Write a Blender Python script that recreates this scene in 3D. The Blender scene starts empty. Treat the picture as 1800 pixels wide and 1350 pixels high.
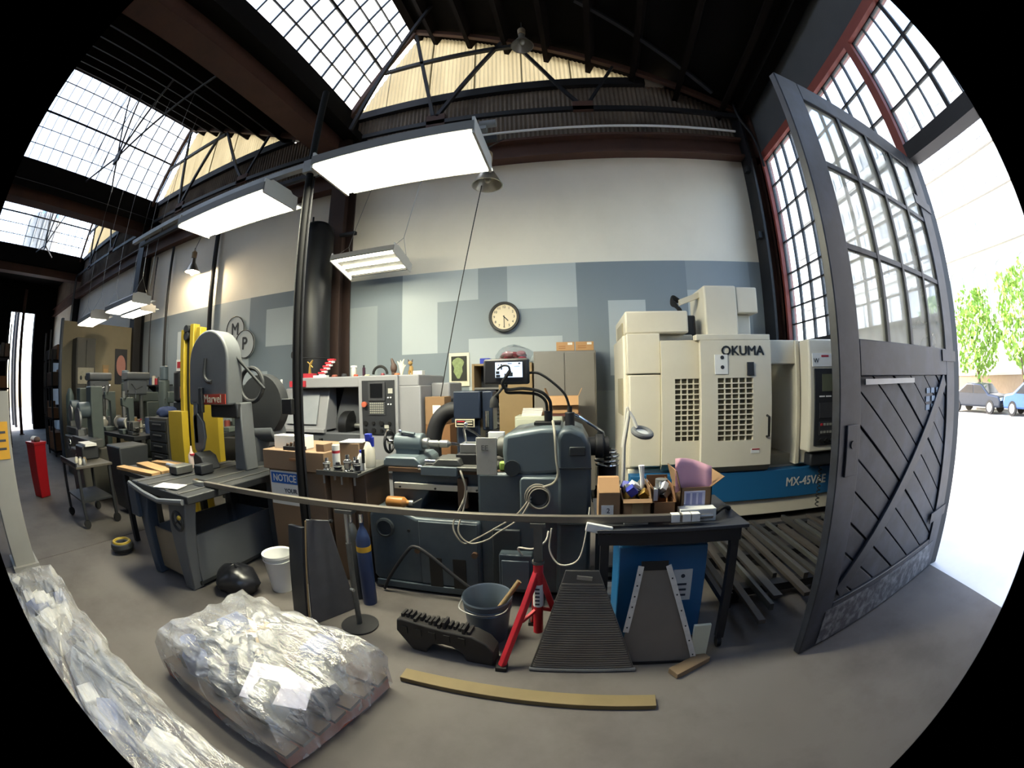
import bpy, bmesh, math, random
from mathutils import Vector, Matrix, Euler, Quaternion
random.seed(7)
R = math.radians
scene = bpy.context.scene
col = scene.collection

# ------------------------------------------------------------------ camera
cam_d = bpy.data.cameras.new('camera')
cam = bpy.data.objects.new('camera', cam_d)
col.objects.link(cam)
cam_d.type = 'PANO'
cam_d.panorama_type = 'FISHEYE_LENS_POLYNOMIAL'
cam_d.sensor_width = 36.0
cam_d.sensor_fit = 'HORIZONTAL'
cam_d.fisheye_polynomial_k0 = 0.0
cam_d.fisheye_polynomial_k1 = -7.11456615e-02
cam_d.fisheye_polynomial_k2 = -5.90597688e-04
cam_d.fisheye_polynomial_k3 = 1.18630473e-04
cam_d.fisheye_polynomial_k4 = -5.20030730e-06
cam_d.fisheye_fov = R(163)
cam_d.clip_start = 0.02
cam_d.clip_end = 400
cam.location = (0, 0, 1.55)
YAW, PITCH, ROLL = 0.16083, 0.002946, 0.019556
cam.rotation_euler = (Matrix.Rotation(YAW, 3, 'Z') @ Matrix.Rotation(PITCH, 3, 'X') @ Matrix.Rotation(ROLL, 3, 'Y') @ Matrix.Rotation(R(90), 3, 'X')).to_euler()
scene.camera = cam

# ------------------------------------------------------------------ world, sun, exposure
SUN_DIR = Vector((0.59, -1.5, -1.0)).normalized()
w = bpy.data.worlds.new('world')
scene.world = w
w.use_nodes = True
nt = w.node_tree
sky = nt.nodes.new('ShaderNodeTexSky')
sky.sky_type = 'NISHITA'
sky.sun_disc = False
sky.sun_elevation = R(32)
sky.sun_rotation = math.atan2(-SUN_DIR.x, -SUN_DIR.y)
sky.dust_density = 3.0
sky.air_density = 1.0
nt.links.new(sky.outputs[0], nt.nodes['Background'].inputs[0])
nt.nodes['Background'].inputs[1].default_value = 0.7
sl = bpy.data.lights.new('sun', 'SUN')
sl.energy = 3.5
sl.angle = R(0.6)
sl.color = (1.0, 0.96, 0.9)
so = bpy.data.objects.new('sun', sl)
col.objects.link(so)
so.rotation_euler = SUN_DIR.to_track_quat('-Z', 'Y').to_euler()
so.location = (0, 0, 20)


def portal(loc, rot, sx, sy):
    d = bpy.data.lights.new('portal', 'AREA')
    d.shape = 'RECTANGLE'
    d.size, d.size_y = sx, sy
    d.cycles.is_portal = True
    o = bpy.data.objects.new('portal', d)
    col.objects.link(o)
    o.location = loc
    o.rotation_euler = rot
    return o


vs = scene.view_settings
vs.view_transform = 'Standard'
vs.look = 'None'
vs.exposure = 1.32
vs.gamma = 1.0
vs.use_curve_mapping = False
scene.cycles.max_bounces = 8
scene.cycles.transparent_max_bounces = 16
scene.cycles.sample_clamp_indirect = 6.0
scene.cycles.caustics_reflective = False
scene.cycles.caustics_refractive = False

# ------------------------------------------------------------------ materials
def C(h, a=1.0):
    h = h.lstrip('#')
    c = [int(h[i:i + 2], 16) / 255 for i in (0, 2, 4)]
    return tuple([(x / 12.92 if x <= 0.04045 else ((x + 0.055) / 1.055) ** 2.4) for x in c] + [a])


MATS = {}


def M(name, color, rough=0.6, metal=0.0, var=0.12, scale=6.0, bump=0.0, emit=0.0, spec=0.5, dirt=None, dscale=2.0, damt=0.5):
    if name in MATS:
        return MATS[name]
    m = bpy.data.materials.new(name)
    m.use_nodes = True
    n = m.node_tree
    b = n.nodes['Principled BSDF']
    c = C(color) if isinstance(color, str) else color
    b.inputs['Roughness'].default_value = rough
    b.inputs['Metallic'].default_value = metal
    b.inputs['Specular IOR Level'].default_value = spec
    tc = n.nodes.new('ShaderNodeTexCoord')
    nz = n.nodes.new('ShaderNodeTexNoise')
    nz.inputs['Scale'].default_value = scale
    nz.inputs['Detail'].default_value = 5
    n.links.new(tc.outputs['Object'], nz.inputs['Vector'])
    mx = n.nodes.new('ShaderNodeMix')
    mx.data_type = 'RGBA'
    mx.inputs[6].default_value = tuple(max(0, x * (1 - var)) for x in c[:3]) + (1,)
    mx.inputs[7].default_value = tuple(min(1, x * (1 + var)) for x in c[:3]) + (1,)
    n.links.new(nz.outputs['Fac'], mx.inputs[0])
    out = mx.outputs[2]
    if dirt:
        nz2 = n.nodes.new('ShaderNodeTexNoise')
        nz2.inputs['Scale'].default_value = dscale
        nz2.inputs['Detail'].default_value = 8
        nz2.inputs['Roughness'].default_value = 0.65
        n.links.new(tc.outputs['Object'], nz2.inputs['Vector'])
        rp = n.nodes.new('ShaderNodeMapRange')
        rp.inputs[1].default_value = 0.45
        rp.inputs[2].default_value = 0.75
        rp.inputs[3].default_value = 0.0
        rp.inputs[4].default_value = damt
        n.links.new(nz2.outputs['Fac'], rp.inputs[0])
        m2 = n.nodes.new('ShaderNodeMix')
        m2.data_type = 'RGBA'
        n.links.new(rp.outputs[0], m2.inputs[0])
        n.links.new(out, m2.inputs[6])
        m2.inputs[7].default_value = C(dirt) if isinstance(dirt, str) else dirt
        out = m2.outputs[2]
    n.links.new(out, b.inputs['Base Color'])
    if emit:
        b.inputs['Emission Color'].default_value = c
        b.inputs['Emission Strength'].default_value = emit
    if bump:
        bp = n.nodes.new('ShaderNodeBump')
        bp.inputs['Strength'].default_value = bump
        bp.inputs['Distance'].default_value = 0.01
        n.links.new(nz.outputs['Fac'], bp.inputs['Height'])
        n.links.new(bp.outputs[0], b.inputs['Normal'])
    MATS[name] = m
    return m


def glass(name, trans=0.85, tint=(0.95, 0.98, 1.0), diff=0.0, rough=0.05, dcol=(0.8, 0.82, 0.8)):
    """window glass: mostly clear, `diff` of it dirty and light-scattering, a little gloss"""
    m = bpy.data.materials.new(name)
    m.use_nodes = True
    n = m.node_tree
    n.nodes.clear()
    out = n.nodes.new('ShaderNodeOutputMaterial')
    t = n.nodes.new('ShaderNodeBsdfTransparent')
    t.inputs[0].default_value = tuple(trans * x for x in tint) + (1,)
    g = n.nodes.new('ShaderNodeBsdfGlossy')
    g.inputs['Roughness'].default_value = rough
    tr = n.nodes.new('ShaderNodeBsdfTranslucent')
    tr.inputs[0].default_value = dcol + (1,)
    nz = n.nodes.new('ShaderNodeTexNoise')
    nz.inputs['Scale'].default_value = 3.5
    mr = n.nodes.new('ShaderNodeMapRange')
    mr.inputs[1].default_value = 0.3
    mr.inputs[2].default_value = 0.7
    mr.inputs[3].default_value = diff * 0.6
    mr.inputs[4].default_value = min(1, diff * 1.4)
    tc = n.nodes.new('ShaderNodeTexCoord')
    n.links.new(tc.outputs['Object'], nz.inputs['Vector'])
    n.links.new(nz.outputs['Fac'], mr.inputs[0])
    a = n.nodes.new('ShaderNodeMixShader')
    n.links.new(mr.outputs[0], a.inputs[0])
    n.links.new(t.outputs[0], a.inputs[1])
    n.links.new(tr.outputs[0], a.inputs[2])
    b = n.nodes.new('ShaderNodeMixShader')
    b.inputs[0].default_value = 0.05
    n.links.new(a.outputs[0], b.inputs[1])
    n.links.new(g.outputs[0], b.inputs[2])
    n.links.new(b.outputs[0], out.inputs[0])
    MATS[name] = m
    return m


# ------------------------------------------------------------------ mesh helpers
OFF = {}


class MB:
    def __init__(s):
        s.v, s.f = [], []

    def add(s, vs, fs):
        n = len(s.v)
        s.v += [tuple(v) for v in vs]
        s.f += [tuple(i + n for i in f) for f in fs]
        return s

    def box(s, x0, x1, y0, y1, z0, z1):
        v = [(x, y, z) for z in (z0, z1) for y in (y0, y1) for x in (x0, x1)]
        return s.add(v, [(0, 2, 3, 1), (4, 5, 7, 6), (0, 1, 5, 4), (2, 6, 7, 3), (0, 4, 6, 2), (1, 3, 7, 5)])

    def obox(s, c, size, rot=(0, 0, 0)):
        m = Euler(rot).to_matrix()
        h = [x / 2 for x in size]
        v = [m @ Vector((x, y, z)) + Vector(c) for z in (-h[2], h[2]) for y in (-h[1], h[1]) for x in (-h[0], h[0])]
        return s.add(v, [(0, 2, 3, 1), (4, 5, 7, 6), (0, 1, 5, 4), (2, 6, 7, 3), (0, 4, 6, 2), (1, 3, 7, 5)])

    def bar(s, p, q, w, h=None, up=(0, 0, 1)):
        h = h or w
        p, q = Vector(p), Vector(q)
        d = (q - p).normalized()
        u = Vector(up)
        if abs(d.dot(u)) > 0.98:
            u = Vector((0, 1, 0))
        a = d.cross(u).normalized()
        b = a.cross(d).normalized()
        v = [e + a * (i * w / 2) + b * (j * h / 2) for e in (p, q) for j in (-1, 1) for i in (-1, 1)]
        return s.add(v, [(0, 2, 3, 1), (4, 5, 7, 6), (0, 1, 5, 4), (2, 6, 7, 3), (0, 4, 6, 2), (1, 3, 7, 5)])

    def cyl(s, p, q, r, r2=None, n=14, cap=True):
        r2 = r if r2 is None else r2
        p, q = Vector(p), Vector(q)
        d = (q - p).normalized()
        u = Vector((0, 0, 1)) if abs(d.z) < 0.9 else Vector((1, 0, 0))
        a = d.cross(u).normalized()
        b = d.cross(a)
        v = []
        for e, rr in ((p, r), (q, r2)):
            v += [e + (a * math.cos(t) + b * math.sin(t)) * rr for t in (2 * math.pi * i / n for i in range(n))]
        f = [(i, (i + 1) % n, n + (i + 1) % n, n + i) for i in range(n)]
        if cap:
            f += [tuple(range(n - 1, -1, -1)), tuple(range(n, 2 * n))]
        return s.add(v, f)

    def tube(s, pts, r, n=8, closed=False, cap=True):
        P = [Vector(p) for p in pts]
        k = len(P)
        rs = r if isinstance(r, (list, tuple)) else [r] * k
        ref = None
        rings = []
        for i in range(k):
            if closed:
                d = P[(i + 1) % k] - P[i - 1]
            else:
                d = P[min(i + 1, k - 1)] - P[max(i - 1, 0)]
            d.normalize()
            if ref is None:
                ref = Vector((0, 0, 1)) if abs(d.z) < 0.9 else Vector((1, 0, 0))
            a = d.cross(ref)
            if a.length < 1e-5:
                a = d.orthogonal()
            a.normalize()
            b = a.cross(d).normalized()
            ref = b
            rings.append([P[i] + (a * math.cos(t) + b * math.sin(t)) * rs[i] for t in (2 * math.pi * j / n for j in range(n))])
        v = [x for g in rings for x in g]
        f = []
        for i in range(k if closed else k - 1):
            i2 = (i + 1) % k
            f += [(i * n + j, i * n + (j + 1) % n, i2 * n + (j + 1) % n, i2 * n + j) for j in range(n)]
        if cap and not closed:
            f += [tuple(range(n - 1, -1, -1)), tuple(range((k - 1) * n, k * n))]
        return s.add(v, f)

    def lathe(s, prof, o=(0, 0, 0), ax='z', n=24):
        o = Vector(o)
        v, f = [], []
        for r, h in prof:
            for j in range(n):
                t = 2 * math.pi * j / n
                c, d = r * math.cos(t), r * math.sin(t)
                v.append(o + Vector({'z': (c, d, h), 'x': (h, c, d), 'y': (c, h, d)}[ax]))
        for i in range(len(prof) - 1):
            f += [(i * n + j, i * n + (j + 1) % n, (i + 1) * n + (j + 1) % n, (i + 1) * n + j) for j in range(n)]
        if prof[0][0] > 1e-6:
            f.append(tuple(range(n - 1, -1, -1)))
        if prof[-1][0] > 1e-6:
            k = (len(prof) - 1) * n
            f.append(tuple(range(k, k + n)))
        return s.add(v, f)

    def prism(s, poly, d0, d1, ax='y'):
        g = {'y': lambda a, b, d: (a, d, b), 'x': lambda a, b, d: (d, a, b), 'z': lambda a, b, d: (a, b, d)}[ax]
        n = len(poly)
        v = [g(a, b, d0) for a, b in poly] + [g(a, b, d1) for a, b in poly]
        f = [tuple(range(n)), tuple(range(2 * n - 1, n - 1, -1))] + [(i, (i + 1) % n, n + (i + 1) % n, n + i) for i in range(n)]
        return s.add(v, f)

    def torus(s, c, R_, r, ax='z', n=24, k=8, a0=0, a1=360):
        full = abs(a1 - a0) >= 360
        pts = []
        m = n if full else n + 1
        for i in range(m):
            t = R(a0 + (a1 - a0) * i / n)
            a, b = R_ * math.cos(t), R_ * math.sin(t)
            pts.append(Vector(c) + Vector({'z': (a, b, 0), 'y': (a, 0, b), 'x': (0, a, b)}[ax]))
        return s.tube(pts, r, k, closed=full)

    def sph(s, c, r, n=12, m=8, sc=(1, 1, 1)):
        prof = [(r * math.sin(math.pi * i / m), -r * math.cos(math.pi * i / m)) for i in range(m + 1)]
        t = MB().lathe(prof, n=n)
        return s.add([(v[0] * sc[0] + c[0], v[1] * sc[1] + c[1], v[2] * sc[2] + c[2]) for v in t.v], t.f)

    def quad(s, a, b, c, d):
        return s.add([a, b, c, d], [(0, 1, 2, 3)])

    def move(s, dx=0, dy=0, dz=0, rot=None, about=(0, 0, 0)):
        if rot:
            m = Euler(rot).to_matrix()
            s.v = [tuple(m @ (Vector(v) - Vector(about)) + Vector(about)) for v in s.v]
        s.v = [(v[0] + dx, v[1] + dy, v[2] + dz) for v in s.v]
        return s

    def build(s, name, mat, parent=None, bev=0.0, smooth=True, seg=2, loc=None, rot=None, label=None, local=False):
        off = OFF.get(parent.name) if parent is not None else None
        if off is not None and not local:
            vv = [(v[0] - off[0], v[1] - off[1], v[2] - off[2]) for v in s.v]
        else:
            vv = s.v
        me = bpy.data.meshes.new(name)
        me.from_pydata(vv, [], s.f)
        bm = bmesh.new()
        bm.from_mesh(me)
        bmesh.ops.remove_doubles(bm, verts=bm.verts, dist=1e-6)
        bmesh.ops.recalc_face_normals(bm, faces=bm.faces)
        bm.to_mesh(me)
        bm.free()
        if smooth:
            me.polygons.foreach_set('use_smooth', [True] * len(me.polygons))
            me.set_sharp_from_angle(angle=R(35))
        me.materials.append(mat if not isinstance(mat, str) else MATS[mat])
        o = bpy.data.objects.new(name, me)
        col.objects.link(o)
        if parent is not None:
            o.parent = parent
            if off is not None:
                OFF[o.name] = off
        if loc is not None:
            o.location = loc
        if rot is not None:
            o.rotation_euler = rot
        if bev:
            b = o.modifiers.new('edge', 'BEVEL')
            b.width = bev
            b.segments = seg
            b.limit_method = 'ANGLE'
            b.angle_limit = R(40)
        if label:
            o['label'] = label
        return o


def tag(o, label=None, cat=None, group=None, kind=None):
    if label:
        o['label'] = label
    if cat:
        o['category'] = cat
    if group:
        o['group'] = group
    if kind:
        o['kind'] = kind
    return o


def thing(name, label, cat, loc=(0, 0, 0), rz=0.0, group=None, kind=None, world=True):
    """an Empty at the thing's base that parents its parts; world=True: its parts are given in world coordinates"""
    o = bpy.data.objects.new(name, None)
    o.empty_display_size = 0.1
    col.objects.link(o)
    o.location = loc
    o.rotation_euler = (0, 0, rz)
    if world and not rz:
        OFF[o.name] = tuple(loc)
    return tag(o, label, cat, group, kind)


def copy_tree(o, loc=None, rz=None, label=None, parent=None):
    c = o.copy()
    col.objects.link(c)
    if loc is not None:
        c.location = loc
    if rz is not None:
        c.rotation_euler = (0, 0, rz)
    if label:
        c['label'] = label
    if parent is not None:
        c.parent = parent
    for ch in list(o.children):
        copy_tree(ch, parent=c)
    return c


def inst(src, name, loc, parent=None, rot=None, scale=None):
    """another object on the mesh of src"""
    o = bpy.data.objects.new(name, src.data)
    col.objects.link(o)
    off = OFF.get(parent.name) if parent is not None else None
    if parent is not None:
        o.parent = parent
    o.location = loc if off is None else (loc[0] - off[0], loc[1] - off[1], loc[2] - off[2])
    if rot:
        o.rotation_euler = rot
    if scale:
        o.scale = scale
    return o


def text(body, size, mat, loc, rot=(R(90), 0, 0), parent=None, name='lettering', bold=0.0, ext=0.001, align='CENTER', sx=1.0):
    cu = bpy.data.curves.new(name, 'FONT')
    cu.body = body
    cu.size = size
    cu.align_x = align
    cu.align_y = 'CENTER'
    cu.extrude = ext
    cu.resolution_u = 3
    t = bpy.data.objects.new(name, cu)
    col.objects.link(t)
    dg = bpy.context.evaluated_depsgraph_get()
    me = bpy.data.meshes.new_from_object(t.evaluated_get(dg))
    bpy.data.objects.remove(t)
    if bold:
        V = [v.co.copy() for v in me.vertices]
        F = [tuple(p.vertices) for p in me.polygons]
        vv, ff = [], []
        for i, (dx, dy) in enumerate(((0, 0), (bold, 0), (-bold, 0), (0, bold), (0, -bold))):
            k = len(vv)
            vv += [(v.x + dx, v.y + dy, v.z + (0.00005 * i if v.z > 0 else 0)) for v in V]
            ff += [tuple(j + k for j in f) for f in F]
        me = bpy.data.meshes.new(name)
        me.from_pydata(vv, [], ff)
    me.materials.clear()
    me.materials.append(mat if not isinstance(mat, str) else MATS[mat])
    o = bpy.data.objects.new(name, me)
    col.objects.link(o)
    off = OFF.get(parent.name) if parent is not None else None
    o.location = loc if off is None else (loc[0] - off[0], loc[1] - off[1], loc[2] - off[2])
    o.rotation_euler = rot
    o.scale = (sx, 1, 1)
    if parent is not None:
        o.parent = parent
    return o


def one(mb, name, mat, label, cat, group=None, loc=(0, 0, 0), **k):
    """a thing that is one mesh, its origin at loc"""
    mb.v = [(v[0] - loc[0], v[1] - loc[1], v[2] - loc[2]) for v in mb.v]
    o = mb.build(name, mat, None, loc=loc, **k)
    return tag(o, label, cat, group)


def arc(c, r, a0, a1, n, ax='y'):
    o = []
    for i in range(n + 1):
        t = R(a0 + (a1 - a0) * i / n)
        a, b = r * math.cos(t), r * math.sin(t)
        o.append({'y': (c[0] + a, c[1], c[2] + b), 'z': (c[0] + a, c[1] + b, c[2]), 'x': (c[0], c[1] + a, c[2] + b)}[ax])
    return o


def rrect(x0, x1, z0, z1, r, n=4):
    p = []
    for cx, cz, a in ((x1 - r, z1 - r, 0), (x0 + r, z1 - r, 90), (x0 + r, z0 + r, 180), (x1 - r, z0 + r, 270)):
        p += [(cx + r * math.cos(R(a + 90 * i / n)), cz + r * math.sin(R(a + 90 * i / n))) for i in range(n + 1)]
    return p


def spline(pts, n=6):
    """smooth path through points (Catmull-Rom)"""
    P = [Vector(p) for p in pts]
    P = [2 * P[0] - P[1]] + P + [2 * P[-1] - P[-2]]
    o = []
    for i in range(1, len(P) - 2):
        a, b, c, d = P[i - 1], P[i], P[i + 1], P[i + 2]
        for k in range(n):
            t = k / n
            o.append(0.5 * ((2 * b) + (c - a) * t + (2 * a - 5 * b + 4 * c - d) * t * t + (3 * b - a - 3 * c + d) * t ** 3))
    o.append(P[-2])
    return o

# ------------------------------------------------------------------ common materials
M('concrete', '#595451', 0.85, var=0.25, scale=1.3, bump=0.25, dirt='#3a3431', dscale=1.1, damt=0.75)
M('pavement', '#bdbab6', 0.9, var=0.08, scale=2.0, bump=0.2, dirt='#8f8c88', dscale=0.6, damt=0.4)
M('asphalt', '#a3a19c', 0.95, var=0.1, scale=8, bump=0.2)
M('wall_white', '#f4ecdc', 0.8, var=0.04, scale=1.2, dirt='#cfc6b4', dscale=0.8, damt=0.25)
M('paint_dark', '#828c93', 0.75, var=0.04, scale=2)
M('paint_mid', '#949da2', 0.75, var=0.04, scale=2)
M('paint_light', '#b6bec0', 0.75, var=0.03, scale=2)
M('black_steel', '#121216', 0.6, 0.0, var=0.3, scale=5)
M('dark_steel', '#26262a', 0.6, 0.4, var=0.3, scale=4)
M('red_oxide', '#50352a', 0.75, 0.0, var=0.35, scale=3, dirt='#2a211e', dscale=1.5, damt=0.7)
M('red_frame', '#8a4238', 0.6, var=0.2, scale=4)
M('galvanised', '#8b8d8e', 0.45, 0.6, var=0.2, scale=9)
M('chrome', '#c8cacc', 0.18, 1.0, var=0.05)
M('steel', '#9a9a98', 0.38, 0.85, var=0.15, scale=12)
M('cast_steel', '#5f5f5c', 0.55, 0.6, var=0.25, scale=12)
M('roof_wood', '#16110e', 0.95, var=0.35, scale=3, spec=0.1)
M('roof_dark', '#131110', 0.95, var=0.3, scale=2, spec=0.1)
M('corrugated', '#77695a', 0.8, 0.0, var=0.3, scale=2.5, dirt='#2b2622', dscale=1.2, damt=0.8)
M('panel_grey', '#4a4c50', 0.8, var=0.15, scale=2)
M('white', '#e6e6e4', 0.5, var=0.03)
M('black', '#0c0c0e', 0.5, var=0.2)
M('rubber', '#131314', 0.75, var=0.2)
M('door_paint', '#181b23', 0.5, var=0.35, scale=5, bump=0.15, dirt='#3a4050', dscale=3.5, damt=0.6)
M('board_paint', '#1e212a', 0.55, var=0.4, scale=7, bump=0.2, dirt='#454c5c', dscale=5, damt=0.55)
glass('glass_clear', 0.92, diff=0.06)
glass('glass_dirty', 0.8, diff=0.16, dcol=(0.8, 0.78, 0.7))
glass('glass_door', 0.95, diff=0.34, dcol=(0.85, 0.85, 0.8))


def fibreglass():
    m = bpy.data.materials.new('fibreglass')
    m.use_nodes = True
    n = m.node_tree
    n.nodes.clear()
    out = n.nodes.new('ShaderNodeOutputMaterial')
    d = n.nodes.new('ShaderNodeBsdfDiffuse')
    d.inputs[0].default_value = C('#948e7a')
    t = n.nodes.new('ShaderNodeBsdfTranslucent')
    nz = n.nodes.new('ShaderNodeTexNoise')
    nz.inputs['Scale'].default_value = 1.1
    nz.inputs['Detail'].default_value = 6
    tc = n.nodes.new('ShaderNodeTexCoord')
    mp = n.nodes.new('ShaderNodeMapping')
    mp.inputs['Scale'].default_value = (2.5, 1, 0.6)
    n.links.new(tc.outputs['Object'], mp.inputs[0])
    n.links.new(mp.outputs[0], nz.inputs['Vector'])
    mx = n.nodes.new('ShaderNodeMix')
    mx.data_type = 'RGBA'
    mx.inputs[6].default_value = C('#857f66')
    mx.inputs[7].default_value = C('#cdc5a6')
    n.links.new(nz.outputs['Fac'], mx.inputs[0])
    n.links.new(mx.outputs[2], t.inputs[0])
    s = n.nodes.new('ShaderNodeMixShader')
    s.inputs[0].default_value = 0.17
    n.links.new(d.outputs[0], s.inputs[1])
    n.links.new(t.outputs[0], s.inputs[2])
    n.links.new(s.outputs[0], out.inputs[0])
    MATS['fibreglass'] = m


fibreglass()

# ------------------------------------------------------------------ ground
XR = 3.1          # inner face of the street wall
YB = 5.6          # face of the long painted wall
fl = thing('floor', None, None, (0, 0, 0), kind='structure')
MB().box(-4.592, XR, -6, YB, -0.2, 0).build('slab', 'concrete', fl, smooth=False)
MB().box(-22, -4.608, -6, YB, -0.2, 0).build('slab', 'concrete', fl, smooth=False)
MB().box(-4.608, -4.592, -6, YB, -0.2, -0.012).build('joint_filler', 'black', fl, smooth=False)
tag(MB().box(XR, 6.95, -14, 40, -0.2, -0.005).build('sidewalk', 'pavement', smooth=False), kind='structure')
tag(MB().box(6.95, 7.12, -14, 40, -0.3, -0.02).build('curb', 'pavement', smooth=False), kind='structure')
tag(MB().box(7.12, 20.8, -14, 40, -0.3, -0.12).build('road', 'asphalt', smooth=False), kind='structure')
tag(MB().box(20.8, 60, -14, 40, -0.3, 0.0).build('sidewalk', 'pavement', smooth=False), kind='structure')

# ------------------------------------------------------------------ long painted wall with mural blocks
wb = thing('wall_back', None, None, (0, YB, 0), kind='structure')
MB().box(-22, XR + 0.3, YB, YB + 0.25, 0, 5.45).build('plaster', 'wall_white', wb, smooth=False)
Z0 = 3.31
blocks = [  # x0, x1, z0, z1, tone
    (-22, -8.9, 0, Z0, 'paint_mid'), (-8.9, -7.2, 0, Z0, 'paint_dark'), (-8.48, -7.9, 1.4, 2.88, 'paint_light'),
    (-7.2, -5.93, 0, Z0, 'paint_light'), (-5.93, -4.0, 0, Z0, 'paint_dark'), (-5.47, -4.73, 2.34, 3.03, 'paint_light'), (-4.73, -4.05, 1.2, 3.03, 'paint_light'),
    (-5.94, -5.42, 0, 1.89, 'paint_light'), (-4.0, -2.62, 0, Z0, 'paint_dark'), (-3.73, -3.06, 0, 2.86, 'paint_mid'),
    (-2.62, -0.95, 0, Z0, 'paint_mid'), (-2.62, -1.39, 2.83, Z0, 'paint_light'), (-2.62, -2.03, 2.05, 2.84, 'paint_light'), (-3.06, -1.54, 0, 2.05, 'paint_dark'),
    (-1.54, -0.17, 0, 2.24, 'paint_light'), (-0.95, 0.06, 2.65, Z0, 'paint_light'), (-0.95, 0.06, 2.24, 2.65, 'paint_mid'),
    (0.06, 1.67, 0, Z0, 'paint_dark'), (-0.17, 0.06, 0, 2.24, 'paint_mid'), (0.5, 1.04, 1.66, 2.73, 'paint_light'), (1.67, 2.67, 0, Z0, 'paint_mid'), (1.67, 2.43, 0, 2.87, 'paint_light'), (2.67, 3.1, 0, Z0, 'paint_dark'),
    (0.2, 1.2, 0, 1.45, 'paint_mid')]
for i, (a, b, c, d, m) in enumerate(blocks):
    MB().box(a, b, YB - 0.001 - 0.0004 * (i + 1), YB + 0.01, c, d).build('paint_block', m, wb, smooth=False)

# ------------------------------------------------------------------ sawtooth roof: one ridge every 6.7 m
TEETH = [0.0, -6.7, -13.4]
XV, XA, XE = -3.80, -2.67, 2.95     # valley, ridge, foot of the long slope
ZV, ZA, ZE = 6.62, 8.68, 5.95
YN = -6.0                           # the roof and side walls go on behind the camera
ceil = thing('ceiling', None, None, (0, 0, 6), kind='structure')
for t in TEETH:
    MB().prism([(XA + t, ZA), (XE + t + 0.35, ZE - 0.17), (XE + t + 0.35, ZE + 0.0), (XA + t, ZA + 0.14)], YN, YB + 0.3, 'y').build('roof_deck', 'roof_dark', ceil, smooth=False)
    sl_ = math.hypot(XE - XA, ZE - ZA)
    ang = math.atan2(ZA - ZE, XE - XA)
    for k in range(8):
        u = (k + 0.6) / 8.0
        x, z = XA + t + (XE - XA) * u, ZA + (ZE - ZA) * u - 0.12
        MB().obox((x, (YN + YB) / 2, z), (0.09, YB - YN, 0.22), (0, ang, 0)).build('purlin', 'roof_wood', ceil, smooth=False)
    # gutter box in the valley
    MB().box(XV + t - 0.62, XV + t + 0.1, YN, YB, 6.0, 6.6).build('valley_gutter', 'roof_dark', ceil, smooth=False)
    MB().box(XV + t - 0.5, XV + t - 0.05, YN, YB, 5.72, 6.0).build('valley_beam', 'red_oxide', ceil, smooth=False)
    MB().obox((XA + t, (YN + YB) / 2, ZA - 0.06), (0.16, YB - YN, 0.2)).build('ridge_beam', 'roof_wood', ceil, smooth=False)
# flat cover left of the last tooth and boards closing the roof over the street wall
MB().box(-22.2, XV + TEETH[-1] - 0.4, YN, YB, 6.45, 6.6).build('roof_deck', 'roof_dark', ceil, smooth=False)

pane_src = None
for wi, t in enumerate(TEETH):
    win = thing('window_%d' % (wi + 1), None, None, (XV + t, 0, ZV), kind='structure')
    a, b = Vector((XV + t, 0, ZV)), Vector((XA + t - 0.06, 0, ZA - 0.1))
    d = b - a
    L = d.length
    ang = math.atan2(d.z, d.x)
    rows, cols = 6, 14
    ch, cw = L / rows, 0.40
    y1 = YB - 0.15
    gm = 'glass_dirty' if wi < 2 else 'glass_clear'
    src = MB().box(-ch / 2 + 0.012, ch / 2 - 0.012, -cw / 2 + 0.012, cw / 2 - 0.012, -0.003, 0.003).build('pane', gm, win, smooth=False, local=True)
    first = True
    for r in range(rows):
        for c in range(cols):
            p = a + d * ((r + 0.5) / rows)
            loc = (p.x, y1 - (c + 0.5) * cw, p.z)
            if first:
                o = src
                o.location = (loc[0] - win.location.x, loc[1] - win.location.y, loc[2] - win.location.z)
                first = False
            else:
                o = inst(src, 'pane', loc, win)
            o.rotation_euler = (0, -ang, 0)
    yc = y1 - cols * cw
    MB().obox(((a.x + b.x) / 2, (yc + YN) / 2, (a.z + b.z) / 2), (L, yc - YN, 0.006), (0, -ang, 0)).build('glazing_sheet', gm, win, smooth=False)
    bs = None
    for c in range(cols + 1):
        loc = ((a.x + b.x) / 2, y1 - c * cw, (a.z + b.z) / 2)
        if bs is None:
            bs = MB().box(-L / 2, L / 2, -0.012, 0.012, -0.025, 0.025).build('glazing_bar', 'black_steel', win, smooth=False, local=True)
            bs.location = tuple(loc[i] - win.location[i] for i in range(3))
            o = bs
        else:
            o = inst(bs, 'glazing_bar', loc, win)
        o.rotation_euler = (0, -ang, 0)
    rs = None
    for r in range(rows + 1):
        p = a + d * (r / rows)
        wd = 0.022 if r not in (0, 3, rows) else 0.05
        MB().obox((p.x, (y1 + YN) / 2, p.z), (wd, y1 - YN, 0.05), (0, -ang, 0)).build('glazing_rail', 'black_steel', win, smooth=False)
    portal(((a.x + b.x) / 2, 0, (a.z + b.z) / 2), (0, R(180) - ang, 0), L, 11.0).name = 'skylight_portal'

# ------------------------------------------------------------------ gable ends: corrugated sheets above the wall beam
wg = thing('wall_gable', None, None, (0, YB, 5.4), kind='structure')


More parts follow.
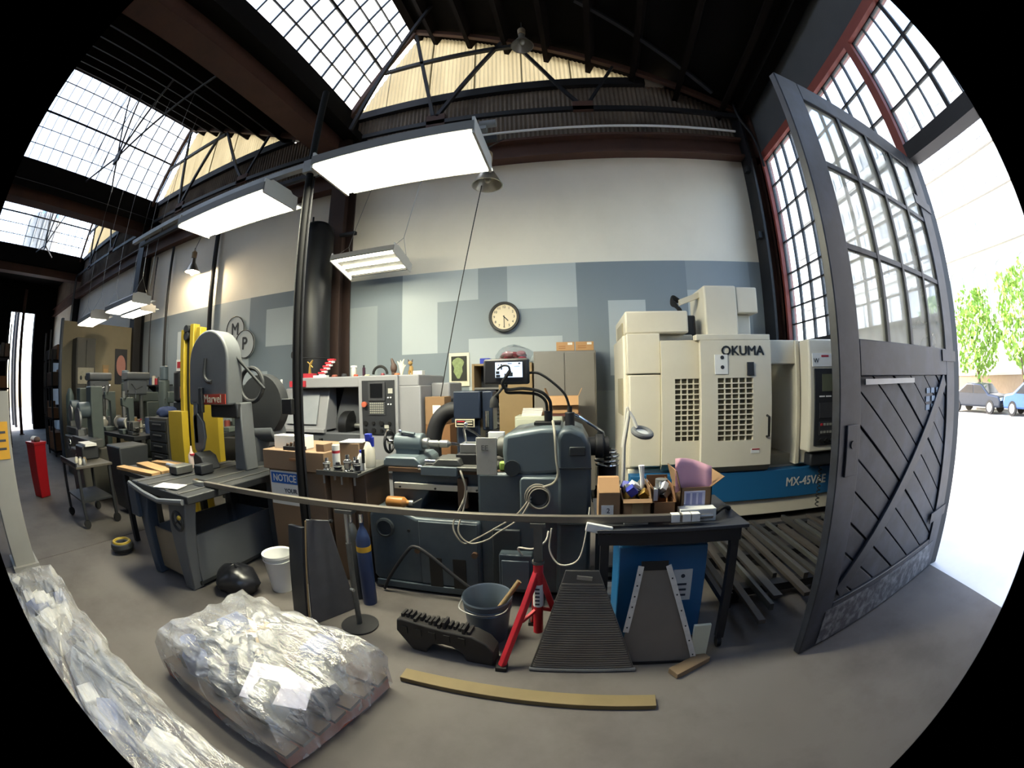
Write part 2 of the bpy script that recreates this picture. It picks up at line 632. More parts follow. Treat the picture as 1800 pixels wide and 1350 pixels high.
def corrugated(x0, x1, zlo, zhi, y, mat, name, pitch=0.075, amp=0.012):
    """vertical corrugated sheet between the curves zlo(x) and zhi(x)"""
    mb = MB()
    n = max(2, int((x1 - x0) / pitch * 6))
    v, f = [], []
    for i in range(n + 1):
        x = x0 + (x1 - x0) * i / n
        yy = y + amp * math.sin(2 * math.pi * x / pitch)
        v += [(x, yy, zlo(x)), (x, yy, max(zlo(x) + 0.001, zhi(x)))]
    f = [(2 * i, 2 * i + 2, 2 * i + 3, 2 * i + 1) for i in range(n)]
    return mb.add(v, f).build(name, mat, wg)


for t in TEETH:
    roofz = lambda x, t=t: min(ZV + (x - XV - t) * (ZA - ZV) / (XA - XV), ZA + (x - XA - t) * (ZE - ZA) / (XE - XA))
    corrugated(XV + t + 0.02, XE + t, lambda x: 5.38, lambda x: min(6.52, roofz(x)), YB - 0.02, MATS['corrugated'], 'dark_sheet')
    # translucent fibreglass sheets, one by one
    xs = [XV + t + 0.0, -3.2 + t, -2.35 + t, -1.5 + t, -0.65 + t, 0.2 + t, 1.35 + t]
    for a, b in zip(xs[:-1], xs[1:]):
        corrugated(a, b + 0.03, lambda x: 6.6, lambda x, r=roofz: r(x), YB + 0.02 + (0.006 if int(a * 10) % 2 else 0), MATS['fibreglass'], 'fibreglass_sheet')
    MB().box(XV + t, 1.45 + t, YB - 0.12, YB - 0.02, 6.5, 6.66).build('girt', 'black_steel', wg, smooth=False)
MB().box(-22, XV + TEETH[-1] + 0.05, YB, YB + 0.2, 5.4, 6.6).build('dark_sheet', 'corrugated', wg, smooth=False)
MB().box(2.9, XR + 0.3, YB, YB + 0.2, 5.4, 6.2).build('dark_sheet', 'corrugated', wg, smooth=False)

# ------------------------------------------------------------------ steel: wall beam, columns, eave beam
bm_ = thing('beam', None, None, (0, YB - 0.15, 5.0), kind='structure')
MB().box(-22, XR, YB - 0.22, YB - 0.02, 5.02, 5.06).build('flange', 'red_oxide', bm_, smooth=False)
MB().box(-22, XR, YB - 0.22, YB - 0.02, 5.34, 5.38).build('flange', 'red_oxide', bm_, smooth=False)
MB().box(-22, XR, YB - 0.1, YB - 0.08, 5.06, 5.34).build('web', 'red_oxide', bm_, smooth=False)
for i, x in enumerate((-3.72, -10.42, -17.1)):
    c = thing('column', None, None, (x, YB - 0.2, 0), kind='structure')
    m = M('column_brown', '#3b2a24', 0.75, var=0.3, scale=3) if i == 0 else 'black_steel'
    MB().box(x - 0.15, x + 0.15, YB - 0.05, YB - 0.02, 0, 5.02).build('flange', m, c, smooth=False)
    MB().box(x - 0.15, x + 0.15, YB - 0.36, YB - 0.33, 0, 5.9).build('flange', m, c, smooth=False)
    MB().box(x - 0.012, x + 0.012, YB - 0.33, YB - 0.05, 0, 5.02).build('web', m, c, smooth=False)
c = thing('column', None, None, (2.98, YB - 0.2, 0), kind='structure')
MB().box(2.86, 2.9, YB - 0.35, YB - 0.02, 0, 6.1).build('flange', 'black_steel', c, smooth=False)
MB().box(3.05, 3.09, YB - 0.35, YB - 0.02, 0, 6.1).build('flange', 'red_oxide', c, smooth=False)
MB().box(2.9, 3.05, YB - 0.2, YB - 0.17, 0, 6.1).build('web', 'red_oxide', c, smooth=False)
for z in (4.7, 3.6):
    MB().box(2.78, 2.86, YB - 0.3, YB - 0.2, z, z + 0.1).build('bracket', 'black_steel', c, smooth=False)
MB().box(2.85, 3.05, YN, YB - 0.4, 5.75, 6.05).build('beam', 'roof_dark', None, smooth=False)['kind'] = 'structure'
one(MB().tube([(-3.6, 5.3, 5.46), (2.75, 5.3, 5.44)], 0.02), 'conduit', 'white', 'pale straight conduit running along the top of the brown wall beam', 'conduit')
one(MB().tube(spline([(2.8, 5.2, 5.95), (2.82, 5.15, 5.6), (2.95, 5.1, 5.2), (3.0, 5.1, 4.7)]), 0.022), 'conduit', 'dark_steel', 'dark bent conduit dropping down the corner column', 'conduit')

# ------------------------------------------------------------------ street wall: panel, steel windows, door opening
wr = thing('wall_right', None, None, (XR, 0, 0), kind='structure')
MB().box(XR, XR + 0.12, YN, YB, 4.98, 6.15).build('upper_panel', 'panel_grey', wr, smooth=False)
MB().box(XR, XR + 0.12, 2.38, YB, 0, 2.03).build('lower_panel', 'panel_grey', wr, smooth=False)
MB().box(XR, XR + 0.12, YN, 0.72, 0, 3.4).build('lower_panel', 'panel_grey', wr, smooth=False)
MB().box(XR, XR + 0.12, 5.27, YB, 2.03, 4.98).build('corner_panel', 'panel_grey', wr, smooth=False)
f = thing('trim_1', None, None, (XR, 2.3, 0), kind='structure')
MB().box(XR - 0.05, XR + 0.1, YN, 5.45, 4.86, 4.99).build('head_frame', 'red_frame', f, smooth=False)
MB().box(XR - 0.05, XR + 0.1, 2.24, 2.36, 3.37, 4.86).build('hinge_post', 'red_frame', f, smooth=False)
MB().box(XR - 0.05, XR + 0.1, 2.24, 2.36, 0, 3.37).build('hinge_post', 'black_steel', f, smooth=False)
MB().box(XR - 0.05, XR + 0.1, 5.2, 5.3, 2.0, 4.86).build('jamb', 'red_frame', f, smooth=False)
MB().box(XR - 0.06, XR + 0.12, YN, 2.24, 3.37, 3.52).build('transom_beam', 'black_steel', f, smooth=False)
MB().box(XR - 0.04, XR + 0.12, 0.74, 0.9, 0, 3.37).build('jamb', 'black_steel', f, smooth=False)
MB().box(XR - 0.03, XR + 0.1, 2.36, 5.2, 1.98, 2.06).build('sill', 'black_steel', f, smooth=False)


def steel_window(name, ys, zs, mat, barw=0.017, thick=()):
    wdw = thing(name, None, None, (XR, ys[0], zs[0]), kind='structure')
    for i, y in enumerate(ys):
        bw = 0.06 if y in thick else barw
        MB().box(XR + 0.01, XR + 0.06, y - bw / 2, y + bw / 2, zs[0], zs[-1]).build('glazing_bar', 'black_steel', wdw, smooth=False)
    for z in zs:
        MB().box(XR + 0.015, XR + 0.055, ys[0], ys[-1], z - barw / 2, z + barw / 2).build('glazing_bar', 'black_steel', wdw, smooth=False)
    for a, b in zip(ys[:-1], ys[1:]):
        for c, d in zip(zs[:-1], zs[1:]):
            MB().box(XR + 0.03, XR + 0.036, min(a, b) + barw / 2, max(a, b) - barw / 2, c + barw / 2, d - barw / 2).build('pane', mat, wdw, smooth=False)
    return wdw


steel_window('window_4', [5.2 - 0.284 * i for i in range(11)], [2.06, 2.31, 2.55, 2.8, 3.03, 3.5, 3.96, 4.41, 4.86], 'glass_clear')
steel_window('window_5', [2.24, 1.93, 1.67, 1.40, 1.1, 0.8, 0.5, 0.2, -0.1, -0.4], [3.52, 3.93, 4.40, 4.86], 'glass_clear', thick=(1.40,))
portal((XR + 0.2, 3.78, 3.45), (0, R(90), 0), 2.9, 2.9).name = 'street_window_portal'
portal((XR + 0.2, 0.9, 4.2), (0, R(90), 0), 1.4, 2.8).name = 'transom_portal'
portal((XR + 0.25, 1.57, 1.7), (0, R(90), 0), 3.4, 1.4).name = 'doorway_portal'
# closing walls behind the camera and at the far end of the hall
tag(MB().box(-22, XR, YN - 0.2, YN, 0, 9).build('wall_front', 'panel_grey', smooth=False), kind='structure')
wl = thing('wall_left', None, None, (-22, 0, 0), kind='structure')
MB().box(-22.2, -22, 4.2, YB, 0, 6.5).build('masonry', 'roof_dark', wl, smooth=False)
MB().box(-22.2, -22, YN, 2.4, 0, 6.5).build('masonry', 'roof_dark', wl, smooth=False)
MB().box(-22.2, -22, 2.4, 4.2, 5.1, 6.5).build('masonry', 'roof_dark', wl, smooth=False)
# infill triangles above the front wall and street wall ends
MB().prism([(XV - 15, 6.4), (XE, 6.0), (XA, ZA), (XV - 15, ZA)], YN - 0.2, YN - 0.1, 'y').build('roof_deck', 'roof_dark', ceil, smooth=False)

# ------------------------------------------------------------------ big swinging door
DA, DB = Vector((1.31, 1.73, 0)), Vector((3.08, 2.22, 0))
drz = math.atan2(DB.y - DA.y, DB.x - DA.x)
dr = thing('door_1', None, None, (DA.x, DA.y, 0), rz=drz, kind='structure', world=False)
DW, DH, DT = 1.84, 3.36, 0.055
box = lambda x0, x1, y0, y1, z0, z1: MB().box(x0, x1, y0, y1, z0, z1)
box(0, 0.2, 0, DT, 0.01, DH).build('stile', 'door_paint', dr, bev=0.006)
box(1.62, DW, 0, DT, 0.01, DH).build('stile', 'door_paint', dr, bev=0.006)
box(0.2, 1.62, 0, DT, 3.22, DH).build('rail', 'door_paint', dr, bev=0.006)
box(0.2, 1.62, 0, DT, 1.56, 1.75).build('rail', 'door_paint', dr, bev=0.006)
box(0.2, 1.62, 0, DT, 0.01, 0.30).build('rail', 'door_paint', dr, bev=0.006)
box(0.14, 1.72, -0.006, 0, 0.03, 0.26).build('kick_plate', M('worn_plate', '#3f4046', 0.5, 0.3, var=0.4, scale=9, dirt='#a3a3a6', dscale=14, damt=0.7), dr)
us = [0.2, 0.56, 0.91, 1.28, 1.62]
zs = [1.75, 2.25, 2.75, 3.22]
for u in us[1:-1]:
    box(u - 0.016, u + 0.016, 0.005, DT - 0.005, 1.75, 3.22).build('muntin', 'door_paint', dr)
for z in zs[1:-1]:
    box(0.2, 1.62, 0.008, DT - 0.008, z - 0.016, z + 0.016).build('muntin', 'door_paint', dr)
for a, b in zip(us[:-1], us[1:]):
    for c_, d_ in zip(zs[:-1], zs[1:]):
        box(a, b, 0.024, 0.03, c_, d_).build('pane', 'glass_door', dr, smooth=False)
# diagonal boards running down to the free side's foot, clipped to the lower panel
x0, x1, z0, z1 = 0.2, 1.62, 0.30, 1.56


def clip(poly):
    def cut(P, inside, inter):
        o = []
        for i in range(len(P)):
            a, b = P[i - 1], P[i]
            if inside(b):
                if not inside(a):
                    o.append(inter(a, b))
                o.append(b)
            elif inside(a):
                o.append(inter(a, b))
        return o
    for ax, val, sg in ((0, x0, 1), (0, x1, -1), (1, z0, 1), (1, z1, -1)):
        if not poly:
            return poly
        ins = lambda p: sg * (p[ax] - val) >= 0
        def it(a, b):
            t = (val - a[ax]) / (b[ax] - a[ax])
            return (a[0] + (b[0] - a[0]) * t, a[1] + (b[1] - a[1]) * t)
        poly = cut(poly, ins, it)
    return poly


dirv = Vector((1.0, -0.68)).normalized()
nrm = Vector((-dirv.y, dirv.x))
for k in range(-16, 17):
    o_ = Vector((0.9, 0.93)) + nrm * (k * 0.145)
    a, b, c_, d_ = [o_ + dirv * s + nrm * q for s, q in ((-3, -0.067), (3, -0.067), (3, 0.067), (-3, 0.067))]
    P = clip([tuple(a), tuple(b), tuple(c_), tuple(d_)])
    if len(P) >= 3:
        dy = 0.018 + 0.003 * ((k * 7) % 3)
        MB().prism(P, dy, 0.04, 'y').build('board', 'board_paint', dr, bev=0.003, smooth=False)
box(0.2, 1.62, 0.036, 0.045, 0.3, 1.56).build('backing', 'black', dr, smooth=False)
MB().bar((0.22, 0.008, 0.36), (1.56, 0.008, 1.53), 0.02, 0.1, up=(-0.66, 0, 0.75)).build('brace', 'door_paint', dr, bev=0.004)
box(0.24, 0.9, -0.006, 0.006, 1.515, 1.545).build('batten', 'galvanised', dr)
box(0.06, 0.16, -0.012, 0.0, 1.06, 1.32).build('lock_plate', 'door_paint', dr, bev=0.003)
MB().cyl((0.11, -0.02, 1.22), (0.11, 0.0, 1.22), 0.02).build('keyhole', 'black', dr)
for z in (0.5, 1.7, 2.9):
    box(1.5, DW + 0.02, -0.012, -0.002, z - 0.04, z + 0.04).build('strap_hinge', 'door_paint', dr)
paint = M('chalk', '#8d95a0', 0.9, var=0.3, scale=30)
for i in range(9):
    px, pz = 1.17 + (i % 3) * 0.1 + random.uniform(-.02, .02), 1.44 - (i // 3) * 0.055
    box(px, px + 0.07, 0.012, 0.019, pz, pz + 0.035).build('paint_mark', paint, dr, smooth=False)

# ------------------------------------------------------------------ roof trusses against the gable and further out
def truss(t, y, label, chord='red_oxide'):
    tr = thing('roof_truss', label, 'truss', (XV + t, y, 5.8), group=None)
    P = lambda x, z: (x + t, y, z)
    MB().bar(P(-3.75, 5.9), P(2.95, 5.75), 0.06, 0.08).build('bottom_chord', 'black_steel', tr, smooth=False)
    MB().bar(P(-3.75, 6.45), P(-2.62, 8.5), 0.08, 0.1).build('rake_chord', chord, tr, smooth=False)
    MB().bar(P(-2.66, 8.5), P(2.9, 5.85), 0.08, 0.1).build('top_chord', chord, tr, smooth=False)
    for a, b, w in (((-2.6, 8.35), (-2.09, 6.0), 0.06), ((-2.03, 5.99), (-0.94, 7.6), 0.06), ((-0.69, 7.5), (0.02, 6.28), 0.055),
                    ((0.02, 6.28), (0.33, 5.85), 0.055), ((0.4, 5.86), (0.91, 6.74), 0.045)):
        MB().bar(P(*a), P(*b), w, w).build('web_member', 'dark_steel', tr, smooth=False)
    MB().bar(P(-3.15, 7.4), P(-0.74, 7.46), 0.06, 0.08).build('tie', 'black_steel', tr, smooth=False)
    MB().box(-2.2 + t, -1.88 + t, y - 0.03, y + 0.03, 5.78, 6.02).build('gusset', 'red_oxide', tr, smooth=False)
    MB().box(0.18 + t, 0.5 + t, y - 0.03, y + 0.03, 5.76, 5.95).build('gusset', 'red_oxide', tr, smooth=False)
    return tr


truss(0, 5.3, 'steel roof truss in front of the pale gable above the wall clock')
truss(-6.7, 5.3, 'steel roof truss in front of the smaller gable left of the tall post')
truss(-13.4, 5.3, 'steel roof truss against the farthest gable of the hall')
for t, lab in ((-6.7, 'thin rod truss crossing the middle skylight with a knot of rods'), (-13.4, 'thin rod truss crossing the farthest skylight')):
    tr = thing('rod_truss', lab, 'truss', (XV + t, 2.7, 5.9))
    hub = (-8.0 + 6.7 + t, 2.7, 6.05)
    for p in ((-3.85 + t, 2.7, 6.5), (-2.72 + t, 2.7, 8.55), (2.6 + t, 2.7, 6.1), (0.2 + t, 2.7, 7.15), (-1.6 + t, 2.7, 8.1), (-3.4 + t, 3.6, 6.3)):
        MB().cyl(hub, p, 0.026, n=6).build('tie_rod', 'black_steel', tr)
    MB().obox(hub, (0.28, 0.05, 0.24)).build('gusset', 'black_steel', tr, smooth=False)
    for k in range(4):
        x = -2.6 - 0.28 * k + t + 0.2
        MB().cyl((x, 2.2 + 0.25 * k, 6.4), (x + 0.5, 2.2 + 0.25 * k, 8.3), 0.012, n=6).build('hanger_rod', 'black_steel', tr)
one(MB().bar((0.37, 4.0, 7.06), (2.4, 5.02, 6.0), 0.06, 0.06), 'roof_brace', 'dark_steel', 'slim diagonal brace under the dark roof slope near the street wall', 'brace')
one(MB().bar((-3.2, 4.6, 5.55), (-2.02, 4.6, 8.5), 0.05, 0.06), 'roof_brace', 'dark_steel', 'slim brace rising along the edge of the large skylight', 'brace')

# ------------------------------------------------------------------ tall post with its cross rail
pole = thing('steel_post', 'tall thin black steel post with clamps rising past the hanging lights', 'post', (-2.06, 2.45, 0))
MB().cyl((-2.06, 2.45, 0), (-2.06, 2.45, 4.25), 0.032, n=14).build('tube', M('post_black', '#0c0c0e', 0.75, spec=0.2), pole)
MB().box(-2.14, -1.98, 2.37, 2.53, 0, 0.012).build('base_plate', 'black_steel', pole)
MB().box(-2.16, -2.06, 2.38, 2.44, 1.36, 1.48).build('switch_box', 'black', pole, bev=0.006)
MB().box(-2.11, -2.01, 2.40, 2.5, 3.33, 3.45).build('clamp', 'galvanised', pole, bev=0.004)
MB().tube([(-2.01, 2.45, 0.0), (-2.015, 2.46, 3.3)], 0.009, 6).build('conduit', 'dark_steel', pole)
rail = thing('light_rail', 'long grey steel strut rail carrying the two large fluorescent lights', 'rail', (-2.2, 2.5, 3.4))
MB().box(-5.2, -0.55, 2.44, 2.5, 3.41, 3.46).build('strut', 'galvanised', rail)
MB().box(-5.2, -0.5, 2.58, 2.62, 3.40, 3.44).build('strut', 'dark_steel', rail)
MB().cyl((-0.6, 2.46, 3.46), (-0.48, 2.46, 3.46), 0.03).build('end_cap', 'galvanised', rail)
for x in (-4.4, -3.2, -1.6, -0.9):
    MB().cyl((x, 2.47, 3.375), (x, 2.47, 3.42), 0.006, n=6).build('hanger', 'black', rail)

# ------------------------------------------------------------------ fluorescent lights
def emitter(name, c, s):
    m = bpy.data.materials.new(name)
    m.use_nodes = True
    b = m.node_tree.nodes['Principled BSDF']
    b.inputs['Base Color'].default_value = (0.9, 0.9, 0.9, 1)
    b.inputs['Emission Color'].default_value = c
    b.inputs['Emission Strength'].default_value = s
    MATS[name] = m


emitter('tube_light', (1.0, 0.96, 0.74, 1), 10.0)
emitter('diffuser_light', (1.0, 0.96, 0.72, 1), 36.0)
emitter('diffuser_dim', (1.0, 0.93, 0.74, 1), 4.5)
emitter('bulb_light', (1.0, 0.82, 0.55, 1), 420.0)
M('fixture', '#b9b8b6', 0.5, var=0.04)
M('fixture_dark', '#6a6866', 0.5, var=0.1)


def fluorescent(label, loc, L, W, rz=0.0, tilt=0.0, tubes=3, diffuse=True, lens='diffuser_light', group='fluorescent ceiling lights', hang=None):
    f = thing('fluorescent_light', label, 'light', loc, rz=rz, group=group, world=False)
    f.rotation_euler = (tilt, 0, rz)
    h = 0.1
    MB().prism([(-W / 2, 0), (W / 2, 0), (W / 2 - 0.0, 0.03), (W / 2 - 0.1, h), (-W / 2 + 0.1, h), (-W / 2, 0.03)], -L / 2, L / 2, 'x').build('housing', 'fixture', f)
    for s in (-1, 1):
        MB().box(-L / 2 - 0.006, L / 2 + 0.006, s * W / 2 - 0.012, s * W / 2 + 0.012, -0.045 if s < 0 else -0.008, 0.03).build('side_rim', 'fixture_dark', f)
        MB().box(s * L / 2 - 0.01, s * L / 2 + 0.01, -W / 2, W / 2, -0.07, 0.07).build('end_plate', 'fixture', f)
    if hang:
        for s in (-1, 1):
            MB().tube([(s * L * 0.46, -W * 0.4, 0.05), (s * L * 0.46, 0, 0.35), (s * L * 0.46, W * 0.4, 0.05)], 0.004, 5).build('hanging_wire', 'steel', f)
            MB().tube([(s * L * 0.46, 0, 0.35), (s * L * 0.46, hang[0], hang[1])], 0.004, 5).build('hanging_wire', 'steel', f)
    if diffuse:
        MB().box(-L / 2, L / 2, W / 2 + 0.012, W / 2 + 0.1, 0.0, 0.012).build('added_visor', 'white', f)  # added lip, limits how high the lens light reaches on the wall
        MB().prism([(-W / 2 + 0.03, 0.0), (W / 2 - 0.03, 0.0), (W / 2 - 0.035, -0.065), (-W / 2 + 0.035, -0.065)], -L / 2 + 0.012, L / 2 - 0.012, 'x').build('diffuser', lens, f)
    else:
        for k in range(tubes):
            y = (k + 0.5) / tubes * W - W / 2
            MB().cyl((-L / 2 + 0.02, y, -0.01), (L / 2 - 0.02, y, -0.01), 0.022, n=10).build('lamp_tube', 'tube_light', f)
        MB().box(-L / 2 + 0.01, L / 2 - 0.01, -W / 2 + 0.012, W / 2 - 0.012, 0.0, 0.004).build('reflector', M('reflector', '#8f8a7c', 0.5, var=0.02, emit=0.0), f)
    return f


fluorescent('large lit fluorescent light just above the tall post and the CNC machines', (-1.21, 2.465, 3.27), 1.26, 0.54)
fluorescent('lit fluorescent light hanging over the band saw, second along the rail', (-3.1, 2.54, 3.27), 1.3, 0.46, tubes=2)
fluorescent('smaller tilted light with three bare tubes beside the black column', (-2.74, 4.78, 3.3), 1.0, 0.55, rz=R(-2), tilt=R(-16), diffuse=False, hang=(0.2, 1.9))
fluorescent('lit fluorescent light hanging over the crowded far benches', (-6.85, 3.28, 2.97), 1.25, 0.38, lens='diffuser_dim', hang=(0, 4.45))
fluorescent('lit fluorescent light farthest down the hall over the benches', (-8.4, 3.15, 2.92), 1.1, 0.45, rz=R(-3), lens='diffuser_dim', hang=(0, 5.2))
fluorescent('small lit light half hidden beyond the far bench light', (-8.7, 4.5, 3.25), 1.1, 0.4, lens='diffuser_dim', hang=(0.2, 5.0))
one(MB().box(-3.6, -3.3, 5.2, 5.26, 3.98, 4.03), 'wall_bracket', 'black_steel', 'short black bracket on the column above the tilted light', 'bracket')

# ------------------------------------------------------------------ bell lamps
def bell(label, loc, lit=False, cordtop=None, r=0.17, drop=0.0):
    b = thing('bell_lamp', label, 'lamp', loc, group=None, world=False)
    prof = [(0.028, 0.30), (0.05, 0.29), (0.055, 0.2), (0.075, 0.17), (0.12, 0.09), (r, 0.0), (r + 0.008, -0.006), (r - 0.004, -0.004), (0.115, 0.08), (0.07, 0.155), (0.04, 0.17)]
    MB().lathe(prof, n=28).build('reflector', M('spun_aluminium', '#a8a49a', 0.3, 0.8, var=0.15, scale=20), b)
    MB().lathe([(0.03, 0.29), (0.06, 0.30), (0.065, 0.42), (0.03, 0.46), (0.0, 0.46)], n=16).build('ballast', M('ballast', '#8d7a60', 0.5, 0.3), b)
    MB().torus((0, 0, 0.49), 0.025, 0.006, 'y', 12, 6).build('hook', 'dark_steel', b)
    MB().sph((0, 0, 0.09 - drop), 0.045, sc=(1, 1, 1.5)).build('bulb', 'bulb_light' if lit else M('bulb_off', '#c9c6ba', 0.2), b)
    if cordtop:
        MB().tube([(0, 0, 0.5), cordtop], 0.007, 6).build('cord', 'black', b)
    return b


bell('unlit metal bell lamp hanging below the brown beam, above the clock', (-0.885, 4.0, 3.8), cordtop=(0.05, 0.9, 1.25))
bell('unlit metal bell lamp high under the roof at the gable', (-0.5, 4.7, 6.78), cordtop=(0, 0, 0.65))
bell('lit warm bell lamp close to the white wall beyond the band saw', (-7.5, 5.2, 4.02), lit=True, cordtop=(0, 0.2, 1.01), drop=0.1)
M('cord', '#1d1b1a', 0.7)
one(MB().tube([(-0.95, 4.0, 3.8), (-1.6, 4.5, 1.43)], 0.006, 6), 'pull_cable', 'cord', 'thin black cord slanting down the mural from the bell lamp', 'cord')

# ------------------------------------------------------------------ black tank by the column, wall conduits
tk = thing('black_tank', 'tall black steel cylinder standing against the column', 'tank', (-3.83, 4.95, 0))
MB().lathe([(0.25, 0.0), (0.26, 0.02), (0.26, 3.95), (0.24, 4.05), (0.17, 4.13), (0.06, 4.16), (0.0, 4.165)], (-3.83, 4.95, 0), n=32).build('shell', M('tank_black', '#17171a', 0.42, 0.2, var=0.3, scale=3), tk)
MB().torus((-3.83, 4.95, 2.0), 0.262, 0.008, 'z', 32, 6).build('band', 'black_steel', tk)
MB().cyl((-3.9, 4.87, 4.1), (-3.9, 4.87, 4.25), 0.015).build('fitting', 'black_steel', tk)
MB().cyl((-3.96, 4.74, 2.05), (-4.0, 4.66, 2.05), 0.05).build('valve', 'dark_steel', tk)
for i in range(5):
    MB().box(-4.0, -3.95, 4.72, 4.745, 3.55 + i * 0.09, 3.6 + i * 0.09).build('stencil_mark', M('stencil', '#4d4d50', 0.8), tk)
for i, (x, z0_, z1_, lab) in enumerate(((-8.95, 0.9, 4.98, 'thin vertical conduit on the white wall left of the lit bell lamp'), (-7.1, 1.8, 4.98, 'thicker dark vertical conduit on the wall right beside the lit bell lamp'), (-9.75, 1.6, 4.9, 'thin grey vertical cable down the wall near the far column'))):
    one(MB().tube([(x, 5.5, z0_), (x, 5.5, z1_)], (0.035, 0.05, 0.015)[i], 8), 'wall_conduit', 'dark_steel', lab, 'conduit')

# ------------------------------------------------------------------ clock
ck = thing('wall_clock', 'round wall clock with black rim and cream dial at half past four', 'clock', (-0.99, 5.57, 2.53))
MB().lathe([(0.0, -0.03), (0.2, -0.03), (0.215, 0.02), (0.225, 0.06), (0.215, 0.085), (0.185, 0.08), (0.18, 0.05), (0.0, 0.05)], (-0.99, 5.57, 2.53), ax='y', n=40).move(0, 0, 0).build('rim', 'black', ck)
for v in ck.children:
    v.rotation_euler = (0, 0, R(180))
MB().cyl((-0.99, 5.52, 2.53), (-0.99, 5.515, 2.53), 0.183, n=40).build('dial', M('dial', '#ead9b8', 0.6, var=0.02), ck)
for h in range(1, 13):
    a = R(90 - 30 * h)
    text(str(h), 0.05, 'black', (-0.99 + 0.145 * math.cos(a), 5.512, 2.53 + 0.145 * math.sin(a)), parent=ck, name='numeral', bold=0.0006)
def hand(ang, l, w):
    a = R(90 - ang)
    return MB().bar((-0.99 - 0.02 * math.cos(a), 5.508, 2.53 - 0.02 * math.sin(a)), (-0.99 + l * math.cos(a), 5.508, 2.53 + l * math.sin(a)), 0.004, w, up=(-math.sin(a), 0, math.cos(a)))
hand(135, 0.085, 0.014).build('hour_hand', 'black', ck)
hand(180, 0.14, 0.01).build('minute_hand', 'black', ck)

# ------------------------------------------------------------------ M and P discs, picture
for ch, x, z, lab in (('M', -6.3, 2.72, 'round wall disc with a bold black letter M'), ('P', -5.98, 2.42, 'round wall disc with a bold black letter P')):
    s = thing('letter_disc', lab, 'sign', (x, 5.56 if ch == 'M' else 5.535, z), group=None)
    YD = 0.0 if ch == 'M' else -0.025
    MB().cyl((x, 5.575 + YD, z), (x, 5.555 + YD, z), 0.27, n=40).build('disc', M('disc', '#b9bcba', 0.6, var=0.02), s)
    MB().torus((x, 5.553 + YD, z), 0.262, 0.009, 'y', 40, 6).build('rim', 'black', s)
    text(ch, 0.33, 'black', (x, 5.55 + YD, z), parent=s, bold=0.008, sx=0.9)
pc = thing('picture', 'small picture with pale mount and greenish figure on the mural', 'picture', (-1.68, 5.56, 1.55))
MB().box(-1.84, -1.53, 5.57, 5.59, 1.55, 2.04).build('mount', M('mount', '#e6ddc6', 0.7, var=0.03), pc)
MB().box(-1.805, -1.565, 5.565, 5.571, 1.625, 1.99).build('print', M('print_dark', '#23261c', 0.6, var=0.4, scale=14), pc)
MB().prism([(-1.70 + 0.085 * math.cos(R(a)) * (1 + 0.18 * math.sin(R(3 * a))), 1.87 + 0.1 * math.sin(R(a))) for a in range(0, 360, 20)], 5.5645, 5.566, 'y').build('print_figure', M('print_green', '#8b9a66', 0.6, var=0.5, scale=25), pc)
MB().prism([(-1.75, 1.85), (-1.64, 1.85), (-1.63, 1.76), (-1.68, 1.66), (-1.71, 1.66), (-1.77, 1.76)], 5.564, 5.566, 'y').build('print_figure', 'print_green', pc)
# ------------------------------------------------------------------ toolroom lathe (grey-green, on its cabinet base)
M('lathe_grey', '#444e55', 0.42, 0.1, var=0.14, scale=4, dirt='#2b3034', dscale=3, damt=0.5)
M('lathe_light', '#586369', 0.38, 0.1, var=0.12, scale=5)
M('lathe_dark', '#2e3438', 0.5, 0.2, var=0.2)
M('brown_oil', '#55402f', 0.5, 0.1, var=0.3)
la = thing('toolroom_lathe', 'grey toolroom lathe on a cabinet base, headstock by the cabinet', 'lathe', (-0.7, 2.95, 0))
# cabinet base
bp = [(-1.5, 0.06), (-1.53, 0.1), (-1.53, 0.6), (-1.49, 0.65), (-1.27, 0.655), (-1.14, 0.6), (-0.66, 0.6), (-0.66, 0.06)]
base = MB().prism(bp, 2.56, 3.3, 'y').build('cabinet_base', 'lathe_grey', la, bev=0.025, seg=3)
MB().box(-1.45, 0.05, 2.68, 3.25, 0, 0.07).build('plinth', 'black', la)
MB().box(-1.5, -0.64, 2.54, 2.562, 0.02, 0.075).build('skirt', 'lathe_grey', la, bev=0.006)
MB().box(-1.12, -0.68, 2.546, 2.562, 0.085, 0.585).build('access_panel', 'lathe_grey', la, bev=0.006)
for x in (-1.0, -0.82):
    MB().box(x - 0.048, x + 0.048, 2.541, 2.549, 0.04, 0.31).build('vent_slot', 'black', la)
MB().lathe([(0.075, 0), (0.075, 0.02), (0.06, 0.025), (0.055, 0.01), (0, 0.01)], (-1.39, 2.565, 0.51), 'y', 24).move(0, 0, 0, rot=(0, 0, R(180)), about=(-1.39, 2.56, 0)).build('porthole', 'lathe_dark', la)
MB().cyl((-1.2, 2.55, 0.5), (-1.2, 2.56, 0.5), 0.012).build('bolt_hole', 'black', la)
for x in (-1.13, -0.7):
    MB().cyl((x, 2.52, 0.36), (x, 2.56, 0.36), 0.022).build('knob', 'brown_oil', la)
